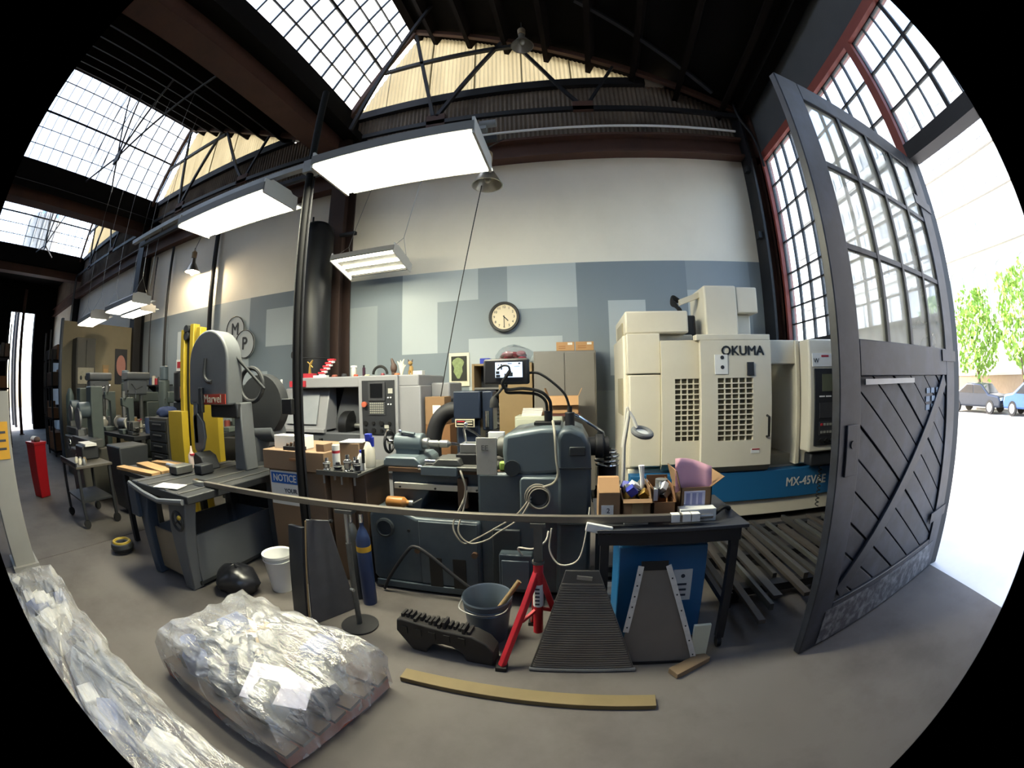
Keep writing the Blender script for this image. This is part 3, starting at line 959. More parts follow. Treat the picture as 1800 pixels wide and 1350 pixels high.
# right pedestal and headstock
MB().prism(rrect(-0.68, 0.10, 0.05, 0.95, 0.02), 2.6, 3.25, 'y').build('pedestal', 'lathe_grey', la, bev=0.02)
MB().prism(rrect(-0.38, -0.1, 0.62, 0.93, 0.03), 2.572, 2.62, 'y').build('pedestal_panel', 'lathe_light', la, bev=0.012)
MB().box(-0.58, -0.38, 2.575, 2.62, 0.08, 0.55).build('pedestal_door', 'lathe_dark', la, bev=0.01)
hs = [(-0.49, 0.99), (-0.5, 1.09), (-0.49, 1.21), (-0.46, 1.225), (-0.37, 1.24), (-0.24, 1.262), (-0.1, 1.262), (-0.08, 0.95), (-0.36, 0.93), (-0.42, 0.96)]
MB().prism(hs, 2.6, 3.2, 'y').build('headstock', 'lathe_light', la, bev=0.035, seg=4)
MB().prism([(-0.13, 0.06), (-0.13, 1.2), (-0.1, 1.255), (-0.03, 1.26), (0.05, 1.225), (0.095, 1.14), (0.1, 1.0), (0.1, 0.06)], 2.565, 3.22, 'y').build('end_guard', 'lathe_grey', la, bev=0.03, seg=4)
MB().box(-0.045, 0.06, 2.555, 2.57, 1.08, 1.14).build('recess', 'lathe_dark', la, bev=0.006)
MB().box(-0.13, 0.1, 2.557, 2.566, 0.99, 1.0).build('seam', 'lathe_dark', la)
MB().box(-0.12, 0.1, 2.557, 2.566, 0.6, 0.61).build('seam', 'lathe_dark', la)
MB().lathe([(0.0, 0), (0.07, 0), (0.085, 0.03), (0.085, 0.09), (0, 0.09)], (-0.58, 2.9, 1.09), 'x', 24).build('spindle_nose', 'cast_steel', la)
MB().lathe([(0.05, 0), (0.06, 0.01), (0.06, 0.05), (0, 0.05)], (-0.64, 2.9, 1.09), 'x', 20).build('chuck', 'steel', la)
MB().cyl((-0.43, 2.58, 0.99), (-0.43, 2.62, 0.99), 0.055).build('gearbox_dial', 'lathe_dark', la)
MB().torus((-0.26, 2.57, 0.80), 0.075, 0.012, 'y', 20, 6).build('dial_ring', 'cast_steel', la)
MB().cyl((-0.26, 2.56, 0.80), (-0.26, 2.58, 0.80), 0.06, n=20).build('dial', 'lathe_dark', la)
# bed, ways, apron
bed = MB().prism([(-1.36, 0.84), (-1.36, 0.93), (-0.4, 0.95), (-0.4, 0.66), (-0.46, 0.72), (-0.54, 0.79), (-1.06, 0.79), (-1.12, 0.7), (-1.14, 0.62), (-1.36, 0.66)], 2.66, 3.1, 'y').build('bed', 'lathe_grey', la, bev=0.008)
MB().box(-1.38, -0.42, 2.64, 2.7, 0.925, 0.955).build('way', 'brown_oil', bed)
MB().box(-1.38, -0.42, 3.05, 3.12, 0.925, 0.955).build('way', 'cast_steel', bed)
MB().box(-1.12, -0.44, 2.98, 3.0, 0.6, 0.8).build('chip_opening_back', 'black', la)
MB().box(-1.48, -0.42, 2.66, 3.1, 0.6, 0.64).build('chip_pan', 'lathe_dark', la)
MB().box(-1.33, -0.65, 2.625, 2.655, 0.80, 0.845).build('measuring_scale', M('scale_alu', '#b5b3aa', 0.35, 0.7, var=0.08), la, bev=0.003)
for x in (-1.28, -1.0, -0.69):
    MB().cyl((x, 2.618, 0.815), (x, 2.63, 0.815), 0.008, n=8).build('scale_screw', 'black', la)
MB().box(-0.83, -0.76, 2.615, 2.66, 0.68, 0.9).build('read_head_bracket', 'brown_oil', la, bev=0.004)
# carriage
cg = MB().box(-1.09, -0.55, 2.6, 3.08, 0.955, 0.985).build('carriage', 'cast_steel', la, bev=0.006)
MB().box(-1.09, -0.82, 2.58, 2.62, 0.92, 0.985).build('apron_lip', 'lathe_light', cg, bev=0.004)
MB().prism([(-1.02, 0.985), (-0.8, 0.985), (-0.82, 1.035), (-0.97, 1.035)], 2.62, 2.85, 'y').build('cross_slide', 'cast_steel', cg, bev=0.008)
MB().cyl((-1.08, 2.66, 1.005), (-1.0, 2.66, 1.005), 0.02).build('collar', 'chrome', cg)
MB().box(-0.86, -0.66, 2.7, 2.92, 0.985, 1.06).build('compound', 'dark_steel', cg, bev=0.006)
MB().box(-0.84, -0.7, 2.74, 2.88, 1.06, 1.13).build('tool_post', 'steel', cg, bev=0.006)
MB().obox((-0.86, 2.8, 1.115), (0.12, 0.02, 0.02), (0, 0.12, 0)).build('tool_bit', 'chrome', cg)
MB().tube([(-0.80, 2.78, 1.13), (-0.81, 2.76, 1.23), (-0.79, 2.75, 1.27)], 0.009).build('tool_post_lever', 'chrome', cg)
MB().tube([(-0.80, 2.75, 1.25), (-0.72, 2.75, 1.21), (-0.67, 2.74, 1.17)], 0.009).build('tool_post_lever', 'chrome', cg)
MB().sph((-0.79, 2.75, 1.275), 0.016).build('lever_ball', 'chrome', cg)
MB().box(-0.66, -0.54, 2.9, 2.95, 1.12, 1.2).build('chuck_jaw_plate', 'white', la, bev=0.004)
sh = MB().box(-0.665, -0.525, 2.54, 2.555, 0.95, 1.205).build('chip_shield', M('shield', '#a9a79d', 0.5, 0.2, var=0.1, scale=8, dirt='#6f6553', dscale=5, damt=0.4), la, bev=0.003)
text('EE', 0.05, M('faded_ink', '#6e6d68', 0.8), (-0.605, 2.537, 1.135), parent=sh, bold=0.001)
MB().box(-0.53, -0.47, 2.64, 2.7, 0.96, 1.02).build('green_cover', M('lime', '#88a54a', 0.5), la, bev=0.01)
# tailstock
ts = MB().prism([(-1.43, 0.955), (-1.12, 0.955), (-1.13, 1.0), (-1.17, 1.03), (-1.41, 1.03), (-1.43, 1.0)], 2.66, 3.08, 'y').build('tailstock_base', 'lathe_light', la, bev=0.012)
MB().cyl((-1.4, 2.86, 1.115), (-1.17, 2.86, 1.115), 0.075, n=24).build('tailstock_barrel', 'lathe_light', la, bev=0.008)
MB().box(-1.39, -1.19, 2.8, 2.92, 1.02, 1.1).build('tailstock_neck', 'lathe_light', la, bev=0.01)
MB().lathe([(0.045, 0), (0.045, 0.04), (0.028, 0.05), (0.028, 0.12), (0.022, 0.13), (0.03, 0.14), (0.03, 0.2), (0.0, 0.24)], (-1.17, 2.86, 1.11), 'x', 18).build('quill', 'steel', la)
hw = MB().torus((-1.47, 2.86, 1.115), 0.085, 0.012, 'x', 24, 8).build('handwheel', 'dark_steel', la)
for k in range(3):
    a = R(30 + 120 * k)
    MB().cyl((-1.47, 2.86, 1.115), (-1.47, 2.86 + 0.085 * math.cos(a), 1.115 + 0.085 * math.sin(a)), 0.009, n=6).build('spoke', 'dark_steel', hw)
MB().cyl((-1.48, 2.86, 1.115), (-1.4, 2.86, 1.115), 0.02).build('hub', 'chrome', hw)
MB().tube([(-1.47, 2.82, 1.19), (-1.44, 2.78, 1.22)], 0.01).build('crank_knob', 'chrome', hw)
MB().tube([(-1.33, 2.84, 1.17), (-1.34, 2.82, 1.2), (-1.22, 2.8, 1.19)], 0.012).build('clamp_lever', 'lathe_light', la)
MB().sph((-1.35, 2.82, 1.205), 0.018).build('lever_ball', 'chrome', la)
MB().cyl((-1.13, 2.64, 0.965), (-1.1, 2.64, 0.965), 0.018).build('stop_button', 'chrome', la)
# collet closer rings and lever at the headstock's outer end
MB().cyl((0.09, 2.9, 1.09), (0.24, 2.9, 1.09), 0.07, n=20).build('spindle_tail', 'dark_steel', la)
MB().cyl((0.14, 2.9, 1.09), (0.2, 2.9, 1.09), 0.09, n=20).build('closer_body', 'black_steel', la, bev=0.01)
MB().tube([(0.01, 2.88, 1.32), (0.2, 2.9, 1.19), (0.21, 2.9, 1.13)], 0.011).build('closer_lever', 'chrome', la)
MB().cyl((-0.02, 2.88, 1.33), (0.02, 2.88, 1.31), 0.014).build('lever_grip', 'chrome', la)
# electrical box and lubricant bits on the base
MB().box(-0.52, -0.29, 2.49, 2.58, 0.11, 0.40).build('switch_box', 'lathe_grey', la, bev=0.01)
MB().box(-0.5, -0.31, 2.48, 2.492, 0.14, 0.36).build('switch_box_lid', 'lathe_light', la, bev=0.006)
# cables hung on the lathe
cw = M('cable_grey', '#8a8578', 0.6, var=0.1)
MB().tube(spline([(-0.16, 2.7, 1.3), (-0.14, 2.57, 1.22), (-0.13, 2.55, 1.07), (-0.12, 2.545, 0.96), (-0.15, 2.545, 0.9), (-0.22, 2.55, 0.87)]), 0.009).build('cable', cw, la)
MB().tube(spline([(-0.3, 2.55, 0.8), (-0.4, 2.52, 0.68), (-0.55, 2.5, 0.58), (-0.68, 2.5, 0.5), (-0.76, 2.5, 0.46), (-0.82, 2.5, 0.52), (-0.84, 2.52, 0.6), (-0.79, 2.55, 0.72), (-0.76, 2.6, 0.8)]), 0.006).build('cable', cw, la)
MB().tube(spline([(-0.3, 2.54, 0.78), (-0.38, 2.5, 0.66), (-0.52, 2.49, 0.56), (-0.6, 2.49, 0.5), (-0.72, 2.49, 0.47), (-0.80, 2.5, 0.55), (-0.77, 2.55, 0.7), (-0.755, 2.6, 0.82)]), 0.006).build('cable', cw, la)
for k in range(3):
    MB().torus((-0.255 + 0.006 * k, 2.55 - 0.008 * k, 0.805 - 0.005 * k), 0.085 - 0.008 * k, 0.005, 'y', 26, 6).build('cable_coil', cw, la)
MB().tube(spline([(-0.36, 2.5, 0.4), (-0.38, 2.48, 0.46), (-0.28, 2.45, 0.47), (-0.2, 2.46, 0.52), (-0.18, 2.5, 0.58)]), 0.007).build('cable', M('cable_white', '#b9b5aa', 0.5), la)
MB().tube(spline([(-0.16, 2.5, 0.6), (-0.17, 2.48, 0.45), (-0.1, 2.45, 0.36), (0.02, 2.45, 0.4), (0.07, 2.46, 0.6), (0.09, 2.5, 0.75)]), 0.006).build('cable', 'cable_white', la)
MB().tube(spline([(-1.42, 2.5, 0.02), (-1.35, 2.5, 0.15), (-1.2, 2.5, 0.36), (-1.13, 2.5, 0.4), (-1.02, 2.5, 0.34), (-0.85, 2.5, 0.2), (-0.7, 2.48, 0.1)]), 0.013).build('hose', 'dark_steel', la)
MB().tube(spline([(-0.79, 2.57, 0.97), (-0.77, 2.55, 0.93), (-0.75, 2.55, 0.85), (-0.77, 2.56, 0.75), (-0.8, 2.55, 0.68)]), 0.007).build('hose', cw, la)

oil = thing('oil_can', 'amber bottle lying on the lathe ledge above the porthole', 'bottle', (-1.28, 2.63, 0.66))
MB().lathe([(0.0, 0), (0.04, 0.0), (0.042, 0.02), (0.042, 0.13), (0.02, 0.16), (0.02, 0.18), (0, 0.18)], (-1.38, 2.605, 0.7), 'x', 18).build('body', M('amber', '#9b6a35', 0.3, var=0.2), oil)
MB().cyl((-1.2, 2.605, 0.7), (-1.17, 2.605, 0.7), 0.022).build('cap', 'steel', oil)
MB().tube([(-1.17, 2.605, 0.7), (-1.1, 2.6, 0.74)], 0.005).build('spout', 'steel', oil)

# chrome handwheels / rings behind the headstock
for k, (z, r) in enumerate(((1.03, 0.075), (1.0, 0.085), (0.965, 0.09), (0.93, 0.085))):
    o = MB().torus((0, 0, 0), r, 0.009, 'z', 28, 8).build('chrome_ring', 'chrome', loc=(0.235 + 0.006 * (k % 2), 3.02, z))
    tag(o, 'chrome ring behind the lathe headstock, %s of the stack' % ('topmost', 'second', 'third', 'lowest')[k], 'ring', 'chrome rings behind the lathe')
cr = thing('collet_rack', 'dark steel stand of collets and fittings behind the headstock', 'rack', (0.24, 3.02, 0))
MB().box(0.13, 0.35, 2.92, 3.12, 0, 0.03).build('foot', 'dark_steel', cr)
MB().cyl((0.24, 3.02, 0.03), (0.24, 3.02, 1.06), 0.03).build('post', 'dark_steel', cr)
MB().box(0.12, 0.36, 2.9, 3.14, 0.66, 0.69).build('shelf', 'dark_steel', cr)
for x, y, h in ((0.16, 2.95, 0.09), (0.2, 2.93, 0.13), (0.31, 2.94, 0.12), (0.33, 3.05, 0.1)):
    MB().lathe([(0.02, 0), (0.022, h * .6), (0.014, h * .7), (0.014, h), (0, h)], (x, y, 0.69), n=12).build('collet', 'chrome', cr)
MB().cyl((0.24, 3.02, 0.72), (0.24, 3.02, 0.92), 0.07).build('drum', 'dark_steel', cr)

# ------------------------------------------------------------------ touch-screen readout on goosenecks
mo = thing('readout_monitor', 'black touch-screen readout with a lit pale blue screen above the lathe', 'monitor', (-0.19, 2.85, 1.262))
MB().box(-0.3, -0.11, 2.78, 2.9, 1.262, 1.285).build('mount', 'black', mo, bev=0.004)
MB().cyl((-0.2, 2.84, 1.285), (-0.2, 2.84, 1.36), 0.03).build('mount_post', 'black', mo)
mb_ = MB().box(-0.655, -0.325, 2.76, 2.81, 1.555, 1.74).build('case', M('plastic_black', '#222226', 0.45, var=0.1), mo, bev=0.018, seg=3)
MB().box(-0.565, -0.372, 2.753, 2.762, 1.605, 1.712).build('screen', M('screen', (0.62, 0.75, 0.95, 1), 0.3, var=0.02, emit=0.45), mo)
scd = M('screen_dark', '#2a3038', 0.4)
for a, b, c_, d_ in ((-0.56, -0.535, 1.63, 1.65), (-0.56, -0.53, 1.606, 1.625), (-0.525, -0.515, 1.66, 1.70), (-0.475, -0.445, 1.7, 1.705), (-0.40, -0.385, 1.697, 1.708), (-0.50, -0.49, 1.615, 1.632), (-0.48, -0.44, 1.612, 1.64), (-0.43, -0.39, 1.68, 1.683), (-0.545, -0.535, 1.69, 1.695)):
    MB().box(a, b, 2.7515, 2.7535, c_, d_).build('screen_mark', scd, mo, smooth=False)
gn = [(-0.18, 2.83, 1.36), (-0.19, 2.81, 1.44), (-0.25, 2.79, 1.5), (-0.37, 2.78, 1.525), (-0.48, 2.77, 1.52), (-0.51, 2.73, 1.56), (-0.48, 2.71, 1.61), (-0.45, 2.70, 1.65)]
MB().tube(spline(gn), 0.012).build('gooseneck', 'rubber', mo)
MB().tube(spline([(-0.21, 2.86, 1.36), (-0.22, 2.85, 1.43), (-0.28, 2.84, 1.48), (-0.4, 2.83, 1.495), (-0.5, 2.83, 1.5), (-0.5, 2.83, 1.56)]), 0.011).build('gooseneck', 'rubber', mo)
MB().tube(spline([(-0.45, 2.7, 1.65), (-0.46, 2.69, 1.68), (-0.5, 2.7, 1.685), (-0.54, 2.7, 1.66)]), 0.007).build('coolant_nozzle', 'rubber', mo)
MB().tube(spline([(-0.33, 2.79, 1.635), (-0.26, 2.79, 1.63), (-0.17, 2.8, 1.57), (-0.08, 2.81, 1.48), (-0.045, 2.82, 1.38)]), 0.009).build('cable', 'rubber', mo)
MB().cyl((-0.045, 2.82, 1.25), (-0.045, 2.82, 1.35), 0.035).build('socket_box', 'plastic_black', mo, bev=0.004)
MB().cyl((-0.045, 2.82, 1.35), (-0.045, 2.82, 1.39), 0.018).build('socket_plug', 'rubber', mo)
MB().tube(spline([(-0.5, 2.76, 1.55), (-0.54, 2.74, 1.5), (-0.57, 2.74, 1.47)]), 0.01).build('lamp_neck', 'rubber', mo)
MB().lathe([(0.012, 0), (0.03, -0.03), (0.034, -0.08), (0, -0.08)], (-0.575, 2.74, 1.475), n=14).build('lamp_head', 'rubber', mo)

# ------------------------------------------------------------------ magnifier lamp
ml = thing('magnifier_lamp', 'white magnifier lamp on a long bent arm beside the machining centre', 'lamp', (0.34, 2.75, 0.8))
wh = M('lamp_white', '#cfccc5', 0.4, var=0.04)
MB().cyl((0.33, 2.75, 0.0), (0.33, 2.75, 0.82), 0.02).build('stem', wh, ml)
MB().tube([(0.33, 2.75, 0.8), (0.335, 2.75, 1.12), (0.37, 2.74, 1.35)], 0.014).build('arm', wh, ml)
MB().tube(spline([(0.37, 2.74, 1.35), (0.36, 2.74, 1.38), (0.35, 2.75, 1.36), (0.34, 2.76, 1.25), (0.32, 2.77, 1.1)]), 0.006).build('cable', wh, ml)
MB().tube([(0.37, 2.74, 1.35), (0.4, 2.73, 1.3), (0.42, 2.72, 1.24)], 0.012).build('arm', wh, ml)
MB().torus((0.455, 2.7, 1.21), 0.062, 0.02, 'z', 28, 10).move(0, 0, 0, rot=(R(20), R(12), 0), about=(0.455, 2.7, 1.21)).build('ring_head', M('lamp_grey', '#6b6d6f', 0.4), ml)
MB().cyl((0.455, 2.7, 1.206), (0.455, 2.7, 1.214), 0.05, n=24).move(0, 0, 0, rot=(R(20), R(12), 0), about=(0.455, 2.7, 1.21)).build('lens', M('lens', '#c9cdcf', 0.05, spec=0.8), ml)
MB().box(0.22, 0.44, 2.65, 2.85, 0, 0.02).build('foot', wh, ml)

# ------------------------------------------------------------------ CNC lathe beyond
M('cnc_white', '#86868a', 0.45, var=0.05, dirt='#6f6f74', dscale=1.5, damt=0.4)
M('cnc_grey', '#4a4c51', 0.5, var=0.08)
M('cnc_dark', '#25272c', 0.5, var=0.15)
cl = thing('cnc_lathe', 'grey CNC lathe with slanted hood, open chuck bay and dark control panel', 'lathe', (-2.7, 4.7, 0))
MB().prism([(-3.72, 4.34), (-1.82, 4.34), (-1.82, 5.25), (-3.5, 5.25), (-3.5, 4.64), (-3.72, 4.64)], 1.56, 1.70, 'z').build('top_cover', 'cnc_white', cl, bev=0.015)
MB().box(-2.1, -1.80, 4.34, 5.25, 0.0, 1.57).build('end_housing', 'cnc_white', cl, bev=0.015)
MB().box(-2.63, -2.08, 4.3, 4.5, 0.62, 1.70).build('control_pillar', 'cnc_white', cl, bev=0.012)
MB().box(-1.8, -1.55, 4.7, 5.25, 1.38, 1.6).build('side_duct', 'cnc_white', cl, bev=0.02)
cp = MB().box(-2.57, -2.12, 4.285, 4.305, 0.98, 1.64).build('control_panel', 'cnc_dark', cl, bev=0.004)
MB().box(-2.47, -2.24, 4.27, 4.29, 1.39, 1.62).build('screen_bezel', M('bezel', '#35363a', 0.5), cp, bev=0.004)
MB().box(-2.44, -2.27, 4.264, 4.272, 1.43, 1.6).build('screen', M('crt', '#141518', 0.15, var=0.1), cp)
MB().box(-2.47, -2.24, 4.275, 4.29, 1.22, 1.38).build('keypad_plate', 'bezel', cp)
kb = MB().box(-0.011, 0.011, -0.006, 0.0, -0.008, 0.008)
first = None
for r in range(5):
    for c in range(7):
        loc = (-2.44 + c * 0.028, 4.274, 1.36 - r * 0.028)
        if first is None:
            first = MB().box(loc[0] - .01, loc[0] + .01, loc[1] - .006, loc[1], loc[2] - .009, loc[2] + .009).build('key', M('key_grey', '#8d8d86', 0.5), cp)
        else:
            o = bpy.data.objects.new('key', first.data)
            col.objects.link(o)
            o.parent = cp
            o.location = (c * 0.028, 0, -r * 0.028)
MB().lathe([(0.03, 0), (0.035, 0.015), (0.035, 0.04), (0, 0.045)], (-2.52, 4.285, 1.35), 'y', 18).move(0, 0, 0, rot=(0, 0, R(180)), about=(-2.52, 4.285, 0)).build('stop_button', M('stop_red', '#a8553f', 0.4), cp)
for i in range(4):
    for j in range(2):
        MB().cyl((-2.52 + i * 0.11, 4.27, 1.12 - j * 0.09), (-2.52 + i * 0.11, 4.29, 1.12 - j * 0.09), 0.022 if (i + j) % 2 else 0.03).build('selector_knob', 'black', cp)
for i in range(4):
    MB().cyl((-2.2 + (i % 2) * 0.035, 4.275, 1.43 - (i // 2) * 0.08), (-2.2 + (i % 2) * 0.035, 4.29, 1.43 - (i // 2) * 0.08), 0.009).build('indicator', 'white', cp)
MB().box(-2.2, -2.14, 4.28, 4.29, 1.48, 1.54).build('label_plate', M('label', '#a5a39a', 0.5), cp)
MB().box(-2.26, -2.2, 4.278, 4.29, 1.06, 1.1).build('label_plate', 'label', cp)
# bay with chuck
MB().box(-3.4, -2.63, 4.75, 4.8, 0.6, 1.58).build('bay_back', 'cnc_dark', cl)
MB().prism([(-3.32, 0.78), (-3.05, 1.56), (-2.64, 1.56), (-2.64, 0.62), (-3.28, 0.62)], 4.62, 4.68, 'y').build('bay_panel', 'cnc_grey', cl, bev=0.01)
MB().prism([(-2.9, 0.62), (-2.64, 0.95), (-2.64, 0.62)], 4.56, 4.64, 'y').build('chip_guard', 'cnc_dark', cl)
MB().lathe([(0.0, 0), (0.19, 0.0), (0.2, 0.02), (0.2, 0.13), (0.12, 0.16), (0.0, 0.16)], (-3.03, 4.6, 1.05), 'x', 30).build('chuck', 'black', cl)
MB().cyl((-2.88, 4.6, 1.05), (-2.66, 4.6, 1.05), 0.035).build('bar_blank', 'steel', cl)
# slanted hood with window and lower bed
MB().prism([(4.36, 1.0), (4.5, 1.56), (4.66, 1.56), (4.66, 1.0)], -3.98, -3.2, 'x').build('sliding_hood', 'cnc_white', cl, bev=0.012)
MB().prism([(4.352, 1.08), (4.36, 1.08), (4.47, 1.5), (4.462, 1.5)], -3.86, -3.34, 'x').build('hood_window', M('hood_glass', '#8d9096', 0.12, spec=0.8, var=0.15), cl)
MB().box(-3.98, -3.2, 4.33, 4.4, 0.97, 1.02).build('hood_rail', 'cnc_white', cl, bev=0.006)
MB().box(-3.98, -2.64, 4.36, 4.66, 0.5, 0.98).build('bed_casting', 'cnc_grey', cl, bev=0.02)
MB().box(-3.98, -1.82, 4.4, 4.66, 0.0, 0.5).build('base', 'cnc_white', cl, bev=0.02)
MB().box(-2.63, -2.1, 4.33, 4.36, 0.5, 0.63).build('tray', 'cnc_grey', cl)
MB().box(-3.28, -3.24, 4.31, 4.36, 0.74, 0.9).build('handle', 'black', cl, bev=0.006)
MB().box(-4.6, -3.98, 4.36, 4.66, 0.0, 1.5).build('electrical_cabinet', 'cnc_grey', cl, bev=0.015)
MB().box(-4.65, -3.95, 4.33, 4.68, 1.5, 1.54).build('cabinet_cap', 'cnc_white', cl)
for z in (1.2, 1.26, 1.32, 1.38):
    MB().cyl((-4.08, 4.33, z), (-4.08, 4.37, z), 0.018).build('indicator', M('amberlight', '#b0653a', 0.4), cl)
MB().box(-4.4, -4.32, 4.34, 4.37, 1.2, 1.36).build('warning_label', M('warn_yellow', '#c79a2a', 0.5), cl)
MB().box(-3.75, -3.48, 4.31, 4.34, 1.58, 1.66).build('red_label', M('label_red', '#a72a36', 0.5), cl)

# ------------------------------------------------------------------ machining centre (cream) with sliding doors
M('cream', '#d8d1c0', 0.45, var=0.04, dirt='#bfb6a2', dscale=1.2, damt=0.3)
M('cream_shade', '#a09882', 0.5, var=0.06)
M('ok_blue', '#1f5f8f', 0.45, var=0.06)
ok = thing('machining_centre', 'cream OKUMA machining centre with sliding doors and blue base stripe', 'machine', (1.75, 4.7, 0))
MB().box(0.56, 2.98, 4.2, 5.2, 0.05, 0.62).build('base', 'cream', ok, bev=0.015)
MB().box(0.56, 2.98, 4.05, 4.2, 0.26, 0.58).build('blue_stripe', 'ok_blue', ok, bev=0.006)
MB().box(0.58, 2.98, 4.08, 4.2, 0.08, 0.26).build('base_front', 'cream', ok, bev=0.006)
for x in (0.7, 1.8, 2.85):
    MB().cyl((x, 4.4, 0), (x, 4.4, 0.06), 0.06).build('foot', 'dark_steel', ok)
text('MX-45VAE', 0.135, M('silver_letters', '#c3c5c2', 0.4), (2.62, 4.045, 0.43), parent=ok, bold=0.003, sx=0.9)
MB().box(0.52, 1.3, 4.24, 5.25, 0.62, 2.06).build('left_housing', 'cream', ok, bev=0.02)
MB().box(0.54, 1.22, 4.12, 5.1, 2.06, 2.3).build('upper_cabinet', 'cream', ok, bev=0.02)
MB().box(0.545, 0.9, 4.11, 4.3, 1.64, 2.06).build('upper_cabinet_skirt', 'cream', ok, bev=0.01)
MB().box(0.525, 0.545, 4.3, 4.8, 1.72, 2.2).build('side_louvre', 'cream_shade', ok)
MB().box(0.505, 0.525, 4.3, 4.7, 1.2, 1.6).build('side_louvre', 'cream_shade', ok)
MB().box(0.56, 0.9, 4.12, 4.3, 0.66, 1.63).build('left_panel', 'cream', ok, bev=0.015)
M('dark_inside', '#3f3a30', 0.7, var=0.3, scale=3)


def ok_door(x0, x1, y, z0, z1, gx0, gx1, gz0, gz1, nx, nz, wx):
    d = MB()
    # sheet with a window opening
    d.box(x0, gx0, y, y + 0.06, z0, z1).box(gx1, x1, y, y + 0.06, z0, z1).box(gx0, gx1, y, y + 0.06, z0, gz0).box(gx0, gx1, y, y + 0.06, gz1, z1)
    o = d.build('sliding_door', 'cream', ok)
    for i in range(1, nx):
        x = gx0 + (gx1 - gx0) * i / nx
        MB().box(x - wx, x + wx, y + 0.006, y + 0.03, gz0, gz1).build('window_bar', 'cream', o, smooth=False)
    for i in range(1, nz):
        z = gz0 + (gz1 - gz0) * i / nz
        MB().box(gx0, gx1, y + 0.004, y + 0.028, z - 0.006, z + 0.006).build('window_bar', 'cream', o, smooth=False)
    MB().box(gx0, gx1, y + 0.035, y + 0.041, gz0, gz1).build('window_glass', M('ok_glass', '#676252', 0.12, var=0.5, scale=2.2, spec=0.7), o)
    MB().prism([(y, z0), (y + 0.06, z0 - 0.07), (y + 0.16, z0 - 0.07), (y + 0.16, z0)], x0, x1, 'x').build('door_sill', 'cream_shade', o)
    return o


d1 = ok_door(0.9, 1.4, 4.08, 0.69, 1.98, 1.04, 1.38, 0.93, 1.58, 5, 12, 0.0055)
d2 = ok_door(1.3, 2.1, 4.0, 0.66, 1.97, 1.48, 1.88, 0.93, 1.58, 5, 12, 0.0055)
text('OKUMA', 0.135, 'black', (1.77, 3.995, 1.855), parent=d2, bold=0.004, sx=1.0)
lab = MB().box(1.45, 1.59, 3.99, 4.0, 1.62, 1.82).build('paper_notice', 'white', d2)
for z in (1.79, 1.69):
    MB().cyl((1.53, 3.985, z), (1.53, 3.991, z), 0.02).build('printed_dot', 'cnc_dark', lab)
MB().box(1.81, 1.89, 3.985, 4.0, 1.6, 1.74).build('door_label', 'cnc_dark', d2, bev=0.004)
MB().tube([(2.045, 4.0, 1.18), (2.045, 3.95, 1.17), (2.045, 3.95, 0.97), (2.045, 4.0, 0.96)], 0.014).build('handle', 'black', d2)
MB().box(1.86, 1.96, 3.996, 4.0, 0.79, 0.84).build('maker_label', 'white', d2)
MB().box(1.87, 1.96, 3.994, 3.998, 0.825, 0.838).build('maker_label', 'label_red', d2)
MB().box(1.26, 2.1, 4.0, 4.12, 1.97, 2.03).build('door_track', 'cream', ok, bev=0.006)
# column cover on top
MB().box(1.42, 1.8, 4.14, 4.7, 1.97, 2.58).build('column_cover', 'cream', ok, bev=0.02)
MB().box(1.8, 2.06, 4.16, 4.7, 2.28, 2.57).build('column_cover', 'cream', ok, bev=0.015)
MB().box(1.8, 2.0, 4.26, 4.7, 1.97, 2.28).build('column_cover', M('cream_light', '#dcd6c6', 0.4), ok, bev=0.015)
MB().box(1.24, 1.36, 4.3, 4.42, 2.0, 2.28).build('motor', 'cnc_dark', ok, bev=0.02)
MB().obox((1.31, 4.35, 2.47), (0.25, 0.08, 0.06), (0, R(-20), 0)).build('cable_arm', 'cream', ok)
for k in range(4):
    MB().tube(spline([(1.22, 4.34 + 0.02 * k, 2.44), (1.12, 4.33, 2.5 - 0.02 * k), (1.1 + 0.02 * k, 4.33, 2.4), (1.2, 4.34, 2.36 - .03 * k), (1.24, 4.36, 2.2), (1.27 + 0.01 * k, 4.38, 2.0)]), 0.012).build('cable', 'rubber', ok)
# open work area and right side
MB().box(2.06, 2.5, 4.75, 4.8, 0.62, 1.9).build('work_area_back', M('work_back', '#a8905f', 0.5, var=0.15, dirt='#6e5c3a', dscale=2, damt=0.5), ok)
MB().box(2.06, 2.5, 4.2, 4.8, 0.6, 0.72).build('work_area_floor', 'cream_shade', ok)
MB().box(2.06, 2.52, 4.1, 4.4, 1.72, 1.98).build('lintel', 'cream', ok, bev=0.01)
MB().box(2.46, 2.52, 4.08, 4.8, 0.62, 1.98).build('right_post', 'cream', ok, bev=0.01)
MB().box(2.52, 3.0, 4.1, 5.1, 0.62, 1.95).build('right_housing', 'cream', ok, bev=0.015)
